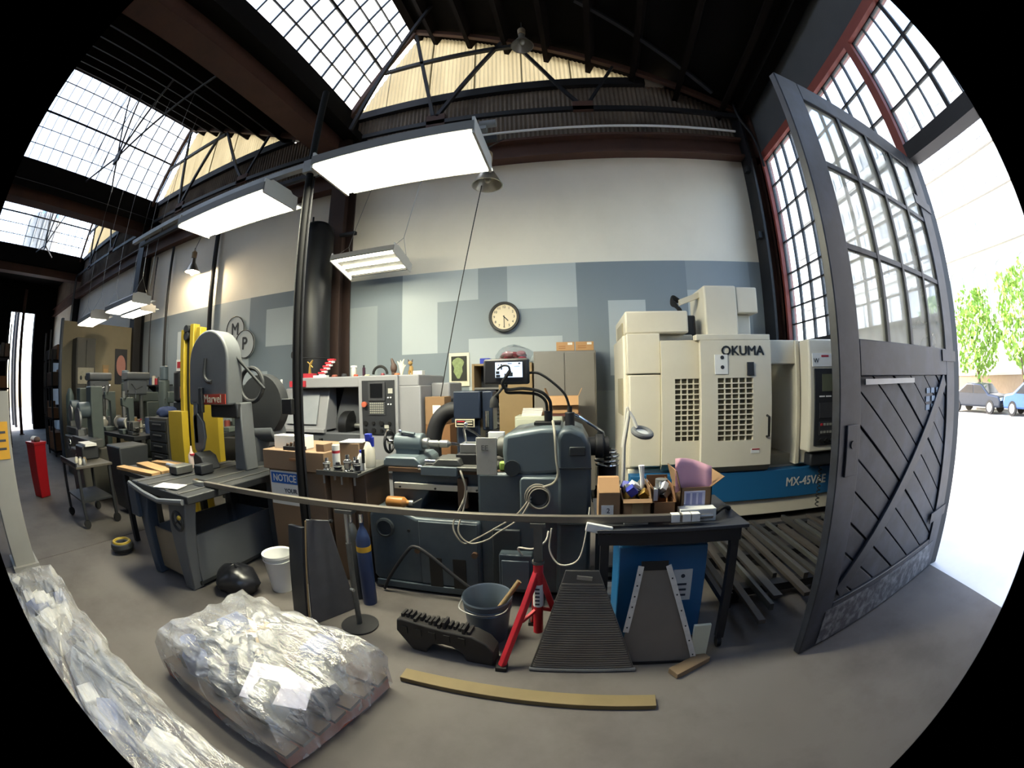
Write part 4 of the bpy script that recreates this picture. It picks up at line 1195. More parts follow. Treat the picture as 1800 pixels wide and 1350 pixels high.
# control pendant
pn = MB().box(2.5, 3.02, 3.86, 4.06, 0.78, 1.97).build('control_pendant', 'cream', ok, bev=0.02)
MB().box(2.56, 3.0, 3.845, 3.865, 0.85, 1.66).build('control_face', 'cnc_dark', pn, bev=0.004)
MB().box(2.66, 2.88, 3.838, 3.848, 1.42, 1.6).build('screen', M('pendant_screen', '#5d6150', 0.2), pn)
MB().box(2.62, 2.98, 3.838, 3.848, 1.14, 1.3).build('button_field', 'bezel', pn)
MB().box(2.62, 2.98, 3.838, 3.848, 0.96, 1.1).build('button_field', 'bezel', pn)
for i in range(8):
    MB().box(2.635 + i * 0.042, 2.663 + i * 0.042, 3.832, 3.84, 1.06, 1.085).build('button', ('label_red' if i == 0 else 'warn_yellow' if i == 5 else 'key_grey'), pn)
    MB().box(2.635 + i * 0.042, 2.663 + i * 0.042, 3.832, 3.84, 0.98, 1.005).build('button', 'key_grey', pn)
for i in range(3):
    MB().cyl((2.64 + i * 0.08, 3.82, 0.9), (2.64 + i * 0.08, 3.85, 0.9), 0.025).build('selector_knob', 'black', pn)
    MB().box(2.62 + i * 0.09, 2.69 + i * 0.09, 3.838, 3.848, 1.36, 1.375).build('key_row', 'white', pn)
MB().box(2.54, 2.99, 3.85, 3.862, 1.68, 1.82).build('name_plate', 'white', pn)
for x in (2.66, 2.82):
    MB().box(x, x + 0.1, 3.846, 3.852, 1.78, 1.8).build('name_plate_stripe', 'label_red', pn)
text('W', 0.07, 'cnc_dark', (2.59, 3.848, 1.74), parent=pn)
MB().cyl((2.88, 3.8, 0.68), (2.88, 3.86, 0.68), 0.04).build('handwheel', 'chrome', ok)
MB().box(2.56, 3.0, 3.9, 4.05, 0.62, 0.76).build('pendant_bracket', 'cnc_dark', ok, bev=0.02)
co = []
for i in range(90):
    a = i * 0.7
    co.append((2.76 + 0.02 * math.cos(a), 3.98 + 0.02 * math.sin(a), 0.6 - i * 0.0052))
MB().tube(co, 0.006, 6).build('coiled_cord', 'rubber', ok)
# ------------------------------------------------------------------ cabinets along the wall
M('cab_grey', '#7c7873', 0.5, 0.1, var=0.04)
M('tan', '#8a7350', 0.6, var=0.1)
M('card', '#85684a', 0.85, var=0.1, scale=4)
M('card_dark', '#7d5838', 0.85, var=0.12, scale=4)
M('card_orange', '#b38a60', 0.8, var=0.06)
M('greenwhite', '#b4b6a4', 0.5, var=0.05)
M('blue_plastic', '#2334a0', 0.4)
M('paper', '#dcdad4', 0.8, var=0.03)
M('ink', '#3c3f48', 0.8)
cb = thing('metal_cabinet', 'tall grey two-door metal cabinet against the mural', 'cabinet', (-0.14, 5.3, 0))
MB().box(-0.54, 0.27, 5.1, 5.55, 0.0, 1.98).build('carcass', 'cab_grey', cb, bev=0.006)
for x0_, x1_ in ((-0.52, -0.143), (-0.127, 0.25)):
    d = MB().box(x0_, x1_, 5.085, 5.1, 0.06, 1.955).build('door', 'cab_grey', cb, bev=0.003)
MB().box(-0.16, -0.145, 5.07, 5.086, 1.0, 1.12).build('handle', 'chrome', cb)
for i, (x, lab) in enumerate(((-0.12, 'orange carton on the grey cabinet, the one farther from the corner'), (0.13, 'orange carton on the grey cabinet, the one nearer the machining centre'))):
    b = thing('carton', lab, 'box', (x, 5.2, 1.98), group='cartons on the grey cabinet')
    MB().box(x - 0.118, x + 0.118, 5.1, 5.35, 1.98, 2.095).build('body', 'card_orange', b, bev=0.004)
    MB().box(x + 0.03, x + 0.09, 5.096, 5.1, 2.055, 2.085).build('label_sticker', 'paper', b)
    for k in range(2):
        MB().box(x - 0.09, x - 0.0 + 0.02 * i, 5.097, 5.1, 2.01 + 0.025 * k, 2.016 + 0.025 * k).build('printed_line', M('card_ink', '#8c5224', 0.8), b)
sf = thing('shelf_unit', 'tan open shelf unit with dark drawers left of the grey cabinet', 'shelf', (-0.95, 5.3, 0))
MB().box(-1.0, -0.56, 5.08, 5.5, 0, 1.84).build('tan_side_cabinet', 'tan', sf, bev=0.004)
MB().box(-1.36, -1.33, 5.08, 5.5, 0, 1.84).build('side_panel', 'tan', sf)
MB().box(-1.33, -1.0, 5.48, 5.5, 0, 1.84).build('back_panel', 'cnc_dark', sf)
for z in (1.815, 1.5, 1.28, 1.04, 0.8):
    MB().box(-1.33, -1.0, 5.09, 5.48, z, z + 0.025).build('shelf_board', 'tan' if z > 1.8 else 'steel', sf)
for i in range(4):
    MB().box(-1.32, -1.01, 5.12, 5.4, 1.07 + i * 0.05, 1.11 + i * 0.05).build('drawer', 'cnc_dark', sf, bev=0.003)
    MB().box(-1.32, -1.01, 5.12, 5.4, 0.83 + i * 0.05, 0.87 + i * 0.05).build('drawer', 'cnc_dark', sf, bev=0.003)
one(MB().box(-1.28, -1.14, 5.2, 5.35, 1.84, 1.92), 'storage_bin', 'blue_plastic', 'small blue plastic bin on top of the tan shelf', 'bin', loc=(-1.2, 5.27, 1.84), bev=0.008)
one(MB().box(-1.25, -1.08, 5.15, 5.35, 1.305, 1.38), 'storage_bin', 'blue_plastic', 'blue plastic bin lying inside the shelf unit', 'bin', loc=(-1.2, 5.27, 1.305), bev=0.008)
# bag of red rags
rg = thing('rag_bag', 'clear plastic bag of red rags on top of the tan cabinet', 'bag', (-0.8, 5.3, 1.84))
random.seed(3)
for i in range(14):
    MB().sph((-0.98 + random.random() * 0.32, 5.18 + random.random() * 0.2, 1.88 + random.random() * 0.1), 0.055, 8, 6, (1.2, 1, 0.7)).build('rag', (M('rag_red', '#8e2436', 0.9, var=0.3), M('rag_brown', '#5c4a43', 0.9, var=0.3), M('rag_pink', '#b08088', 0.9))[i % 3], rg)
def lump(c, sx, sy, sz, seed, n=18, m=10, amp=0.12, floor=None):
    rd = random.Random(seed)
    ph = [(rd.uniform(0, 6.28), rd.uniform(0, 6.28), rd.randint(2, 6), rd.randint(1, 5)) for _ in range(6)]
    mb = MB()
    v = []
    for i in range(m + 1):
        for j in range(n):
            a, b = math.pi * i / m, 2 * math.pi * j / n
            k = 1 + amp * sum(math.sin(p[2] * b + p[0]) * math.sin(p[3] * a + p[1]) for p in ph) / 2.2
            z = c[2] - sz * math.cos(a) * k
            if floor is not None:
                z = max(z, floor)
            v.append((c[0] + sx * math.sin(a) * math.cos(b) * k, c[1] + sy * math.sin(a) * math.sin(b) * k, z))
    f = [(i * n + j, i * n + (j + 1) % n, (i + 1) * n + (j + 1) % n, (i + 1) * n + j) for i in range(m) for j in range(n)]
    return mb.add(v, f)
glass('film', 0.93, diff=0.14, rough=0.15, dcol=(0.85, 0.85, 0.85))
lump((-0.82, 5.28, 1.95), 0.25, 0.16, 0.13, 5, floor=1.842).build('plastic_bag', 'film', rg)

# low cream cabinet with papers and open carton in front of the grey cabinet
gc = thing('low_cabinet', 'low cream cabinet in front of the tan one, behind the headstock', 'cabinet', (-0.45, 4.75, 0))
MB().box(-0.72, -0.16, 4.6, 4.95, 0, 1.18).build('carcass', 'greenwhite', gc, bev=0.008)
MB().box(-0.70, -0.18, 4.585, 4.6, 0.6, 1.15).build('drawer', 'greenwhite', gc, bev=0.004)
MB().box(-0.70, -0.18, 4.585, 4.6, 0.04, 0.58).build('drawer', 'greenwhite', gc, bev=0.004)
pb = thing('paper_stack', 'stack of white papers on the low cream cabinet', 'papers', (-0.52, 4.7, 1.18))
for i in range(4):
    MB().obox((-0.52, 4.75, 1.19 + 0.022 * i), (0.24, 0.18, 0.02), (0, 0, R(4 * i - 6))).build('sheet_bundle', 'paper', pb)


def open_box(name, label, x0, x1, y0, y1, z0, z1, mat, flaps, group=None, cat='box', th=0.006):
    """open cardboard box: walls, floor and flaps as parts; flaps = [(side, length, angle)] angle 0 = straight up, + = outwards"""
    b = thing(name, label, cat, ((x0 + x1) / 2, (y0 + y1) / 2, z0), group=group)
    MB().box(x0, x1, y0, y1, z0, z0 + th).build('bottom', mat, b, smooth=False)
    MB().box(x0, x1, y0, y0 + th, z0, z1).build('side_wall', mat, b, smooth=False)
    MB().box(x0, x1, y1 - th, y1, z0, z1).build('side_wall', mat, b, smooth=False)
    MB().box(x0, x0 + th, y0, y1, z0, z1).build('side_wall', mat, b, smooth=False)
    MB().box(x1 - th, x1, y0, y1, z0, z1).build('side_wall', mat, b, smooth=False)
    for side, l, ang in flaps:
        s, c = math.sin(R(ang)) * l, math.cos(R(ang)) * l
        q = {'f': ((x0, y0, z1), (x1, y0, z1), (x1, y0 - s, z1 + c), (x0, y0 - s, z1 + c)),
             'b': ((x0, y1, z1), (x1, y1, z1), (x1, y1 + s, z1 + c), (x0, y1 + s, z1 + c)),
             'l': ((x0, y0, z1), (x0, y1, z1), (x0 - s, y1, z1 + c), (x0 - s, y0, z1 + c)),
             'r': ((x1, y0, z1), (x1, y1, z1), (x1 + s, y1, z1 + c), (x1 + s, y0, z1 + c))}[side]
        o = MB().quad(*q).build('flap', mat, b, smooth=False)
        m_ = o.modifiers.new('thick', 'SOLIDIFY')
        m_.thickness = 0.004
    return b


ob = open_box('open_carton', 'open tan carton beside the papers, in front of the grey cabinet', -0.34, 0.03, 4.62, 4.9, 1.205, 1.41, 'card_orange', [('l', 0.1, 20), ('r', 0.1, 25), ('f', 0.12, 150)])
one(MB().box(-0.37, 0.05, 4.6, 4.92, 1.18, 1.205), 'carton_tray', M('tray_red', '#5a2f26', 0.6, var=0.2), 'dark red-brown tray under the open tan carton', 'tray', loc=(-0.2, 4.75, 1.18))

# dark blue column machine with a curved arm behind the lathe
M('navy', '#1c2536', 0.4, 0.1, var=0.12)
bmn = thing('blue_band_saw', 'dark navy column machine with curved black arm between the lathes', 'machine', (-1.1, 3.95, 0))
MB().box(-1.22, -0.94, 3.8, 4.1, 1.22, 1.5).build('upper_housing', 'navy', bmn, bev=0.012)
MB().box(-1.2, -0.96, 3.86, 4.1, 0.0, 1.22).build('column', 'navy', bmn, bev=0.012)
MB().tube(spline([(-1.15, 3.95, 1.3), (-1.3, 3.95, 1.3), (-1.43, 3.95, 1.2), (-1.5, 3.95, 1.0), (-1.5, 3.95, 0.75)]), 0.085, 14).build('curved_arm', 'black_steel', bmn)
MB().box(-1.62, -1.3, 3.8, 4.1, 0.0, 0.8).build('base', 'navy', bmn, bev=0.015)
MB().box(-0.93, -0.82, 3.84, 4.06, 1.1, 1.5).build('motor_cover', 'navy', bmn, bev=0.015)
MB().cyl((-0.88, 3.83, 1.14), (-0.88, 3.83, 1.3), 0.02).build('lever', 'chrome', bmn)
npl = MB().box(-1.2, -1.0, 3.79, 3.802, 1.14, 1.22).build('name_plate', M('plate_cream', '#c9bfa8', 0.5), bmn)
MB().box(-1.19, -1.01, 3.786, 3.79, 1.15, 1.21).build('plate_field', 'black', npl)
for z, c in ((1.19, 'label_red'), (1.165, 'plate_cream')):
    MB().box(-1.18, -1.1, 3.783, 3.786, z, z + 0.012).build('plate_stripe', c, npl)
    MB().box(-1.09, -1.02, 3.783, 3.786, z, z + 0.01).build('plate_stripe', 'plate_cream', npl)
for i, (x0_, x1_, z0_, z1_, lab) in enumerate(((-1.77, -1.46, 0.0, 1.1, 'tall brown carton standing by the end of the CNC lathe'), (-1.77, -1.52, 1.1, 1.43, 'brown carton on top of the tall one beside the CNC lathe'))):
    b = thing('carton', lab, 'box', ((x0_ + x1_) / 2, 4.53, z0_))
    MB().box(x0_, x1_, 4.4, 4.66, z0_, z1_).build('body', 'card' if i else 'card_dark', b, bev=0.005)
    MB().box(x0_ + 0.1, x0_ + 0.2, 4.395, 4.4, z1_ - 0.2, z1_ - 0.1).build('label_sticker', 'paper', b)

# ------------------------------------------------------------------ knick-knacks on top of the CNC lathe
ZT = 1.70
gold = M('gold', '#a98a45', 0.35, 0.5, var=0.2)
tro = thing('trophy_figure', 'small gold figure trophy on a red base above the CNC hood', 'trophy', (-3.5, 4.45, ZT))
MB().box(-3.58, -3.42, 4.4, 4.5, ZT, ZT + 0.06).build('base', 'label_red', tro)
MB().tube([(-3.5, 4.45, ZT + 0.06), (-3.5, 4.45, ZT + 0.14), (-3.48, 4.45, ZT + 0.2), (-3.45, 4.45, ZT + 0.24)], [0.02, 0.014, 0.018, 0.01]).build('figure', gold, tro)
MB().tube([(-3.54, 4.45, ZT + 0.22), (-3.49, 4.45, ZT + 0.18), (-3.45, 4.45, ZT + 0.14)], 0.008).build('figure_arm', gold, tro)
st = thing('red_stairs', 'red and white stepped ornament on the CNC lathe', 'ornament', (-3.25, 4.45, ZT))
for i in range(5):
    MB().box(-3.34 + i * 0.04, -3.24 + i * 0.04, 4.42, 4.48, ZT + 0.05 + i * 0.042, ZT + 0.075 + i * 0.042).build('step', M('toy_red', '#b8323c', 0.4), st)
    MB().box(-3.33 + i * 0.04, -3.25 + i * 0.04, 4.43, 4.47, ZT + 0.02 + i * 0.042, ZT + 0.05 + i * 0.042).build('riser', 'white', st)
MB().box(-3.42, -3.2, 4.42, 4.48, ZT, ZT + 0.03).build('foot', 'white', st)
jar = thing('jar', 'clear jar with a white lid on the CNC lathe', 'jar', (-2.78, 4.45, ZT))
MB().lathe([(0.035, 0), (0.04, 0.02), (0.04, 0.1), (0.03, 0.12), (0, 0.12)], (-2.78, 4.45, ZT), n=16).build('body', M('jar_clear', '#b5b4ac', 0.2), jar)
MB().cyl((-2.78, 4.45, ZT + 0.115), (-2.78, 4.45, ZT + 0.14), 0.042).build('lid', 'white', jar)
can = thing('spray_can', 'small dark red canister on the CNC lathe', 'can', (-2.63, 4.45, ZT))
MB().cyl((-2.63, 4.45, ZT), (-2.63, 4.45, ZT + 0.11), 0.02).build('body', M('can_dark', '#3a2030', 0.3), can)
MB().cyl((-2.63, 4.45, ZT + 0.11), (-2.63, 4.45, ZT + 0.14), 0.012).build('nozzle', 'black', can)
one(MB().torus((-2.42, 4.5, ZT + 0.02), 0.1, 0.018, 'y', 20, 8, 0, 180), 'pipe_bend', 'rubber', 'black half-round hose piece lying on the CNC lathe', 'hose', loc=(-2.42, 4.5, ZT))
bd = thing('bird_figure', 'small brown bird-shaped ornament on the CNC lathe above the control panel', 'ornament', (-2.2, 4.45, ZT))
MB().sph((-2.2, 4.45, ZT + 0.09), 0.055, 14, 10, (0.8, 0.7, 1.2)).build('body', M('bird_brown', '#4a3830', 0.6), bd)
MB().tube([(-2.2, 4.45, ZT + 0.12), (-2.22, 4.45, ZT + 0.18), (-2.23, 4.45, ZT + 0.21)], [0.03, 0.02, 0.012]).build('neck', 'bird_brown', bd)
MB().cyl((-2.2, 4.45, ZT), (-2.2, 4.45, ZT + 0.04), 0.03).build('stand', 'bird_brown', bd)
wf = thing('white_flower_figure', 'small white spiky ornament next to the bird ornament', 'ornament', (-2.08, 4.42, ZT))
for k in range(7):
    a = k * 0.9
    MB().tube([(-2.08, 4.42, ZT), (-2.08 + 0.03 * math.cos(a), 4.42, ZT + 0.09 + 0.012 * k), (-2.08 + 0.06 * math.cos(a), 4.42, ZT + 0.12 + 0.012 * k)], [0.012, 0.012, 0.004], 6).build('petal', M('bone', '#cfc7b4', 0.6), wf)
dg_ = thing('dog_figure', 'small tan animal figurine on the CNC lathe near its end', 'figurine', (-1.95, 4.42, ZT))
MB().sph((-1.95, 4.42, ZT + 0.07), 0.035, 12, 8, (0.8, 0.8, 1.4)).build('body', M('toy_tan', '#9a7a45', 0.7), dg_)
MB().sph((-1.95, 4.4, ZT + 0.14), 0.028).build('head', 'toy_tan', dg_)
for s in (-1, 1):
    MB().tube([(-1.95 + s * 0.018, 4.4, ZT + 0.155), (-1.95 + s * 0.03, 4.4, ZT + 0.185)], [0.012, 0.004], 6).build('ear', 'bird_brown', dg_)
    MB().cyl((-1.95 + s * 0.018, 4.4, ZT), (-1.95 + s * 0.018, 4.4, ZT + 0.05), 0.012).build('leg', 'toy_tan', dg_)
for i, (x, c, w, h, lab) in enumerate(((-3.05, '#8a4a3a', 0.08, 0.03, 'small rust-coloured part lying on the CNC lathe'), (-2.9, '#2c2c30', 0.07, 0.04, 'small black fitting on the CNC lathe beside the jar'), (-2.72, '#b8452c', 0.06, 0.025, 'small orange-red part on the CNC lathe beside the jar'), (-2.55, '#b9b48f', 0.07, 0.02, 'small pale part on the CNC lathe beside the canister'), (-2.33, '#7a2a35', 0.05, 0.03, 'small dark red part under the hose piece'), (-2.13, '#b06a45', 0.07, 0.025, 'small orange part by the white spiky ornament'))):
    one(MB().lathe([(w / 2, 0), (w / 2, h * .6), (w / 3, h), (0, h)], (x, 4.4, ZT), n=14), 'machined_part', M('bit%d' % i, c, 0.5), lab, 'part', loc=(x, 4.4, ZT))
one(MB().box(-2.0, -1.84, 4.5, 4.6, ZT, ZT + 0.05), 'white_carton', 'paper', 'flat white carton at the end of the CNC lathe top', 'box', loc=(-1.92, 4.55, ZT), bev=0.003)
lt = thing('letter_blocks', 'large standing white letters behind the post, by the CNC hood', 'sign', (-4.1, 4.5, 1.54))
text('A', 0.2, 'white', (-4.17, 4.5, 1.615), parent=lt, bold=0.004, ext=0.012)
text('l', 0.2, 'white', (-4.07, 4.5, 1.615), parent=lt, bold=0.004, ext=0.012)
MB().box(-4.25, -4.0, 4.46, 4.54, 1.54, 1.545).build('plinth', 'black', lt)
wbk = thing('desk_calendar', 'orange wooden card holder on the far cabinet cap', 'holder', (-4.45, 4.5, 1.54))
MB().box(-4.58, -4.36, 4.45, 4.58, 1.54, 1.6).build('tray', 'black', wbk)
MB().obox((-4.46, 4.52, 1.68), (0.16, 0.015, 0.2), (R(-12), 0, 0)).build('card', M('card_peach', '#d2a46a', 0.6), wbk)

# ------------------------------------------------------------------ tall carton with NOTICE sheet, tool stand
M('gay', '#7f6750', 0.85, var=0.06, scale=2)
M('desk_brown', '#5a4636', 0.6, var=0.2)
gy = thing('tall_carton', 'tall brown lidded carton with a blue and white NOTICE sheet', 'box', (-2.19, 2.8, 0))
MB().box(-2.49, -1.9, 2.54, 3.1, 0.0, 0.93).build('body', 'gay', gy, bev=0.006)
MB().box(-2.52, -1.87, 2.51, 3.13, 0.9, 1.06).build('lid', 'gay', gy, bev=0.006)
MB().box(-2.22, -2.1, 2.505, 2.512, 0.98, 1.0).build('hand_hole', 'card_dark', gy)
nb = MB().box(-2.47, -2.14, 2.53, 2.54, 0.6, 0.885).build('notice_sheet', 'paper', gy)
MB().box(-2.455, -2.155, 2.526, 2.53, 0.78, 0.87).build('notice_band', M('notice_blue', '#1f5aa8', 0.5), nb)
text('NOTICE', 0.082, 'paper', (-2.305, 2.524, 0.824), parent=nb, bold=0.0015, sx=0.85)
text('YOUR', 0.05, 'ink', (-2.25, 2.527, 0.72), parent=nb, bold=0.001)
text('AND', 0.045, 'ink', (-2.34, 2.527, 0.65), parent=nb, bold=0.001)
text('VSR', 0.045, 'ink', (-2.2, 2.527, 0.65), parent=nb, bold=0.001)
MB().box(-2.2, -2.185, 2.533, 2.541, 0.28, 0.42).build('staple_mark', 'card_dark', gy)
MB().box(-2.28, -2.18, 2.533, 2.541, 0.35, 0.36).build('staple_mark', 'card_dark', gy)
for i, (x0_, x1_, y0_, h, m, lab) in enumerate(((-2.46, -2.12, 2.6, 0.11, 'paper', 'long white box lying on the tall carton beside the post'), (-1.98, -1.9, 2.56, 0.06, 'gay', 'small tan box on the tall carton right beside the post'))):
    one(MB().box(x0_, x1_, y0_, y0_ + 0.12, 1.06, 1.06 + h), 'small_box', m, lab, 'box', loc=((x0_ + x1_) / 2, y0_ + 0.06, 1.06), bev=0.004)
tc_ = thing('tool_caddy', 'dark tool tray of small parts on the tall carton in front of the white box', 'tray', (-2.28, 2.55, 1.06))
MB().box(-2.3, -2.1, 2.53, 2.59, 1.06, 1.09).build('tray', 'dark_steel', tc_)
for i in range(5):
    MB().cyl((-2.28 + i * 0.04, 2.56, 1.09), (-2.27 + i * 0.04, 2.56, 1.11 + 0.01 * (i % 3)), 0.012, n=8).build('bit', 'brown_oil', tc_)
ds = thing('tool_stand', 'brown cabinet with a steel tray of tools beside the tall carton', 'cabinet', (-1.72, 2.75, 0))
MB().box(-1.86, -1.68, 2.56, 3.0, 0, 0.92).build('carcass', 'gay', ds, bev=0.006)
MB().box(-1.68, -1.56, 2.6, 3.0, 0, 0.92).build('side_cabinet', 'desk_brown', ds, bev=0.006)
MB().box(-1.86, -1.5, 2.4, 2.98, 0.92, 0.94).build('tray', 'cast_steel', ds, bev=0.003)
MB().box(-1.86, -1.5, 2.39, 2.4, 0.92, 0.955).build('tray_lip', 'cast_steel', ds)
for x in (-1.82, -1.72, -1.66, -1.55):
    MB().cyl((x, 2.43, 0.85 if x != -1.72 else 0.88), (x, 2.43, 0.94), 0.008, n=8).build('hung_tool', 'steel', ds)
# things on the tray
for i, (x, y, r, h, lab) in enumerate(((-1.8, 2.45, 0.03, 0.1, 'steel tool holder at the outer end of the tool tray'), (-1.70, 2.45, 0.035, 0.07, 'short dark tool holder on the tool tray'), (-1.62, 2.46, 0.032, 0.13, 'shiny steel tool holder in the middle of the tool tray'), (-1.58, 2.5, 0.028, 0.11, 'shiny steel tool holder just behind the middle one'), (-1.53, 2.45, 0.026, 0.1, 'steel tool holder at the lathe end of the tool tray'))):
    t_ = thing('tool_holder', lab, 'tool holder', (x, y, 0.94), group=None)
    MB().lathe([(r, 0), (r, 0.015), (r * .75, 0.02), (r * .9, h * .5), (r * .9, h * .7), (r * .5, h * .75), (r * .45, h), (0, h)], (x, y, 0.94), n=16).build('taper_body', 'chrome' if i in (0, 2, 3) else 'dark_steel', t_)
    MB().torus((x, y, 0.94 + h * .6), r * .9, 0.004, 'z', 16, 6).build('flange', 'steel', t_)
ptub = thing('white_tube', 'white cylindrical tube with red print standing on the tool tray', 'tube', (-1.745, 2.5, 0.94))
MB().cyl((-1.745, 2.5, 0.94), (-1.745, 2.5, 1.13), 0.03, n=18).build('body', 'paper', ptub)
MB().cyl((-1.745, 2.5, 1.07), (-1.745, 2.5, 1.09), 0.0305, n=18).build('red_print', 'label_red', ptub)
spb = thing('spray_bottle', 'clear spray bottle with a blue trigger head on the tool tray', 'bottle', (-1.56, 2.68, 0.94))
MB().lathe([(0.045, 0), (0.048, 0.02), (0.046, 0.14), (0.025, 0.19), (0.018, 0.2), (0, 0.2)], (-1.56, 2.68, 0.94), n=18).build('body', M('bottle_pale', '#c9c4b4', 0.25), spb)
MB().box(-1.585, -1.535, 2.66, 2.7, 1.14, 1.2).build('trigger_head', 'blue_plastic', spb, bev=0.006)
MB().box(-1.54, -1.52, 2.665, 2.695, 1.1, 1.17).build('trigger', 'blue_plastic', spb)
wbt = thing('white_bottle', 'white bottle with a blue cap on the tool tray', 'bottle', (-1.56, 2.56, 0.94))
MB().lathe([(0.03, 0), (0.03, 0.1), (0.012, 0.13), (0, 0.13)], (-1.56, 2.56, 0.94), n=16).build('body', 'paper', wbt)
MB().cyl((-1.56, 2.56, 1.065), (-1.56, 2.56, 1.09), 0.013).build('cap', 'blue_plastic', wbt)
bxs = thing('white_topped_carton', 'small brown carton with a white sheet on top behind the tool tray', 'box', (-1.73, 2.76, 0.94))
MB().box(-1.82, -1.64, 2.66, 2.86, 0.94, 1.12).build('body', 'gay', bxs, bev=0.004)
MB().obox((-1.73, 2.76, 1.127), (0.2, 0.2, 0.006), (0, 0, R(8))).build('sheet', 'paper', bxs)
scw = thing('screwdriver', 'screwdriver with a black handle standing on the tool tray', 'screwdriver', (-1.525, 2.53, 0.94))
MB().cyl((-1.525, 2.53, 0.94), (-1.525, 2.53, 1.02), 0.005).build('shaft', 'steel', scw)
MB().cyl((-1.525, 2.53, 1.0), (-1.525, 2.53, 1.1), 0.012).build('handle', 'black', scw)
# ------------------------------------------------------------------ steel table with cartons
tb = thing('steel_table', 'low black steel table carrying the row of opened cartons', 'table', (0.51, 2.25, 0))
M('table_steel', '#44464c', 0.45, 0.5, var=0.25, scale=8)
MB().box(0.11, 0.93, 1.95, 2.54, 0.78, 0.80).build('tabletop', 'table_steel', tb, bev=0.003)
MB().box(0.12, 0.89, 1.96, 1.99, 0.71, 0.78).build('apron', 'black_steel', tb)
for x in (0.13, 0.84):
    for y in (1.97, 2.48):
        lg = MB().box(x, x + 0.045, y, y + 0.045, 0.07, 0.78).build('leg', 'black_steel', tb)
        MB().cyl((x + 0.01, y + 0.02, 0.035), (x + 0.035, y + 0.02, 0.035), 0.035).build('caster', 'rubber', lg)
MB().box(0.14, 0.88, 2.5, 2.53, 0.28, 0.32).build('stretcher', 'black_steel', tb)
MB().box(0.85, 0.88, 1.98, 2.52, 0.28, 0.32).build('stretcher', 'black_steel', tb)
c1 = thing('closed_carton', 'narrow brown carton with folded top and white label, first on the table', 'box', (0.18, 2.14, 0.80))
MB().box(0.12, 0.235, 2.06, 2.24, 0.80, 0.97).build('body', 'card', c1, bev=0.003)
MB().prism([(2.06, 0.97), (2.24, 0.97), (2.2, 1.03), (2.12, 1.04)], 0.122, 0.233, 'x').build('folded_top', 'card_orange', c1)
ls = MB().box(0.135, 0.2, 2.055, 2.06, 0.84, 0.9).build('label_sticker', 'paper', c1)
text('2', 0.04, 'ink', (0.172, 2.053, 0.87), parent=ls)
c2 = open_box('open_carton', 'open brown carton filled with metal fittings, second on the table', 0.25, 0.405, 2.06, 2.26, 0.80, 0.93, 'card', [('f', 0.03, 120), ('r', 0.07, -10), ('l', 0.06, 10)])
MB().box(0.3, 0.36, 2.055, 2.06, 0.80, 0.925).build('tape', 'tan', c2)
random.seed(11)
for i in range(10):
    x, y = 0.27 + random.random() * 0.11, 2.09 + random.random() * 0.13
    MB().obox((x, y, 0.93 + random.random() * 0.05), (0.05, 0.04, 0.05), (random.random(), random.random(), random.random())).build('fitting', ('white', 'steel', 'blue_plastic', 'dark_steel', 'gold')[i % 5], c2, bev=0.003)
MB().tube([(0.375, 2.18, 0.9), (0.37, 2.18, 1.03), (0.365, 2.18, 1.09)], [0.014, 0.012, 0.018]).build('white_handle', 'white', c2)
c3 = open_box('open_carton', 'open dark brown carton with raised flaps, third on the table', 0.415, 0.54, 2.06, 2.28, 0.80, 0.91, 'card_dark', [('b', 0.1, 5), ('r', 0.09, -12), ('l', 0.08, 0)])
for i in range(6):
    MB().obox((0.44 + 0.015 * i, 2.16 + 0.01 * (i % 3), 0.93 + 0.012 * (i % 4)), (0.03, 0.05, 0.07), (0.3 * i, 0.2 * i, 0)).build('fitting', ('white', 'galvanised', 'steel')[i % 3], c3, bev=0.003)
MB().cyl((0.49, 2.22, 0.95), (0.49, 2.22, 1.0), 0.035).build('tape_roll', 'galvanised', c3)
c4 = open_box('open_carton', 'open brown carton with printed labels and pink sheet, last on the table', 0.58, 0.76, 2.12, 2.34, 0.80, 0.97, 'card', [('r', 0.09, 55), ('l', 0.1, 15), ('b', 0.06, 10)])
ll = MB().box(0.6, 0.72, 2.113, 2.12, 0.86, 0.95).build('shipping_label', M('label_lilac', '#c6c6dd', 0.7), c4)
for k in range(3):
    MB().box(0.61 + k * 0.035, 0.632 + k * 0.035, 2.11, 2.114, 0.875, 0.94).build('printed_block', M('ink_lilac', '#7f83b0', 0.8), ll)
ps = []
for i in range(7):
    for j in range(5):
        u, v = i / 6, j / 4
        ps.append((0.55 + 0.215 * u + 0.0 * v * (1 - u), 2.13 + 0.03 * math.sin(3 * u) + 0.02 * v, 0.94 + v * (0.19 - 0.045 * u) + 0.01 * math.sin(4 * u)))
pk = one(MB().add(ps, [(i * 5 + j, (i + 1) * 5 + j, (i + 1) * 5 + j + 1, i * 5 + j + 1) for i in range(6) for j in range(4)]), 'pink_sheet', M('pink', '#f7bccb', 0.7, var=0.04), 'curved pink paper sheet sticking up out of the last carton', 'paper', loc=(0.65, 2.17, 0.95))
sm = pk.modifiers.new('thick', 'SOLIDIFY')
sm.thickness = 0.001
wx = thing('white_carton', 'low white carton in front of the labelled carton at the table end', 'box', (0.66, 2.08, 0.80))
MB().box(0.56, 0.765, 2.04, 2.11, 0.80, 0.87).build('body', 'paper', wx, bev=0.003)
MB().box(0.62, 0.7, 2.037, 2.041, 0.82, 0.835).build('printed_line', M('ink_pale', '#9a9aa0', 0.8), wx)
fw = thing('flat_white_box', 'flat white box with dark print lying before the second carton', 'box', (0.33, 2.03, 0.80))
MB().box(0.255, 0.385, 2.025, 2.055, 0.80, 0.835).build('body', 'paper', fw, bev=0.002)
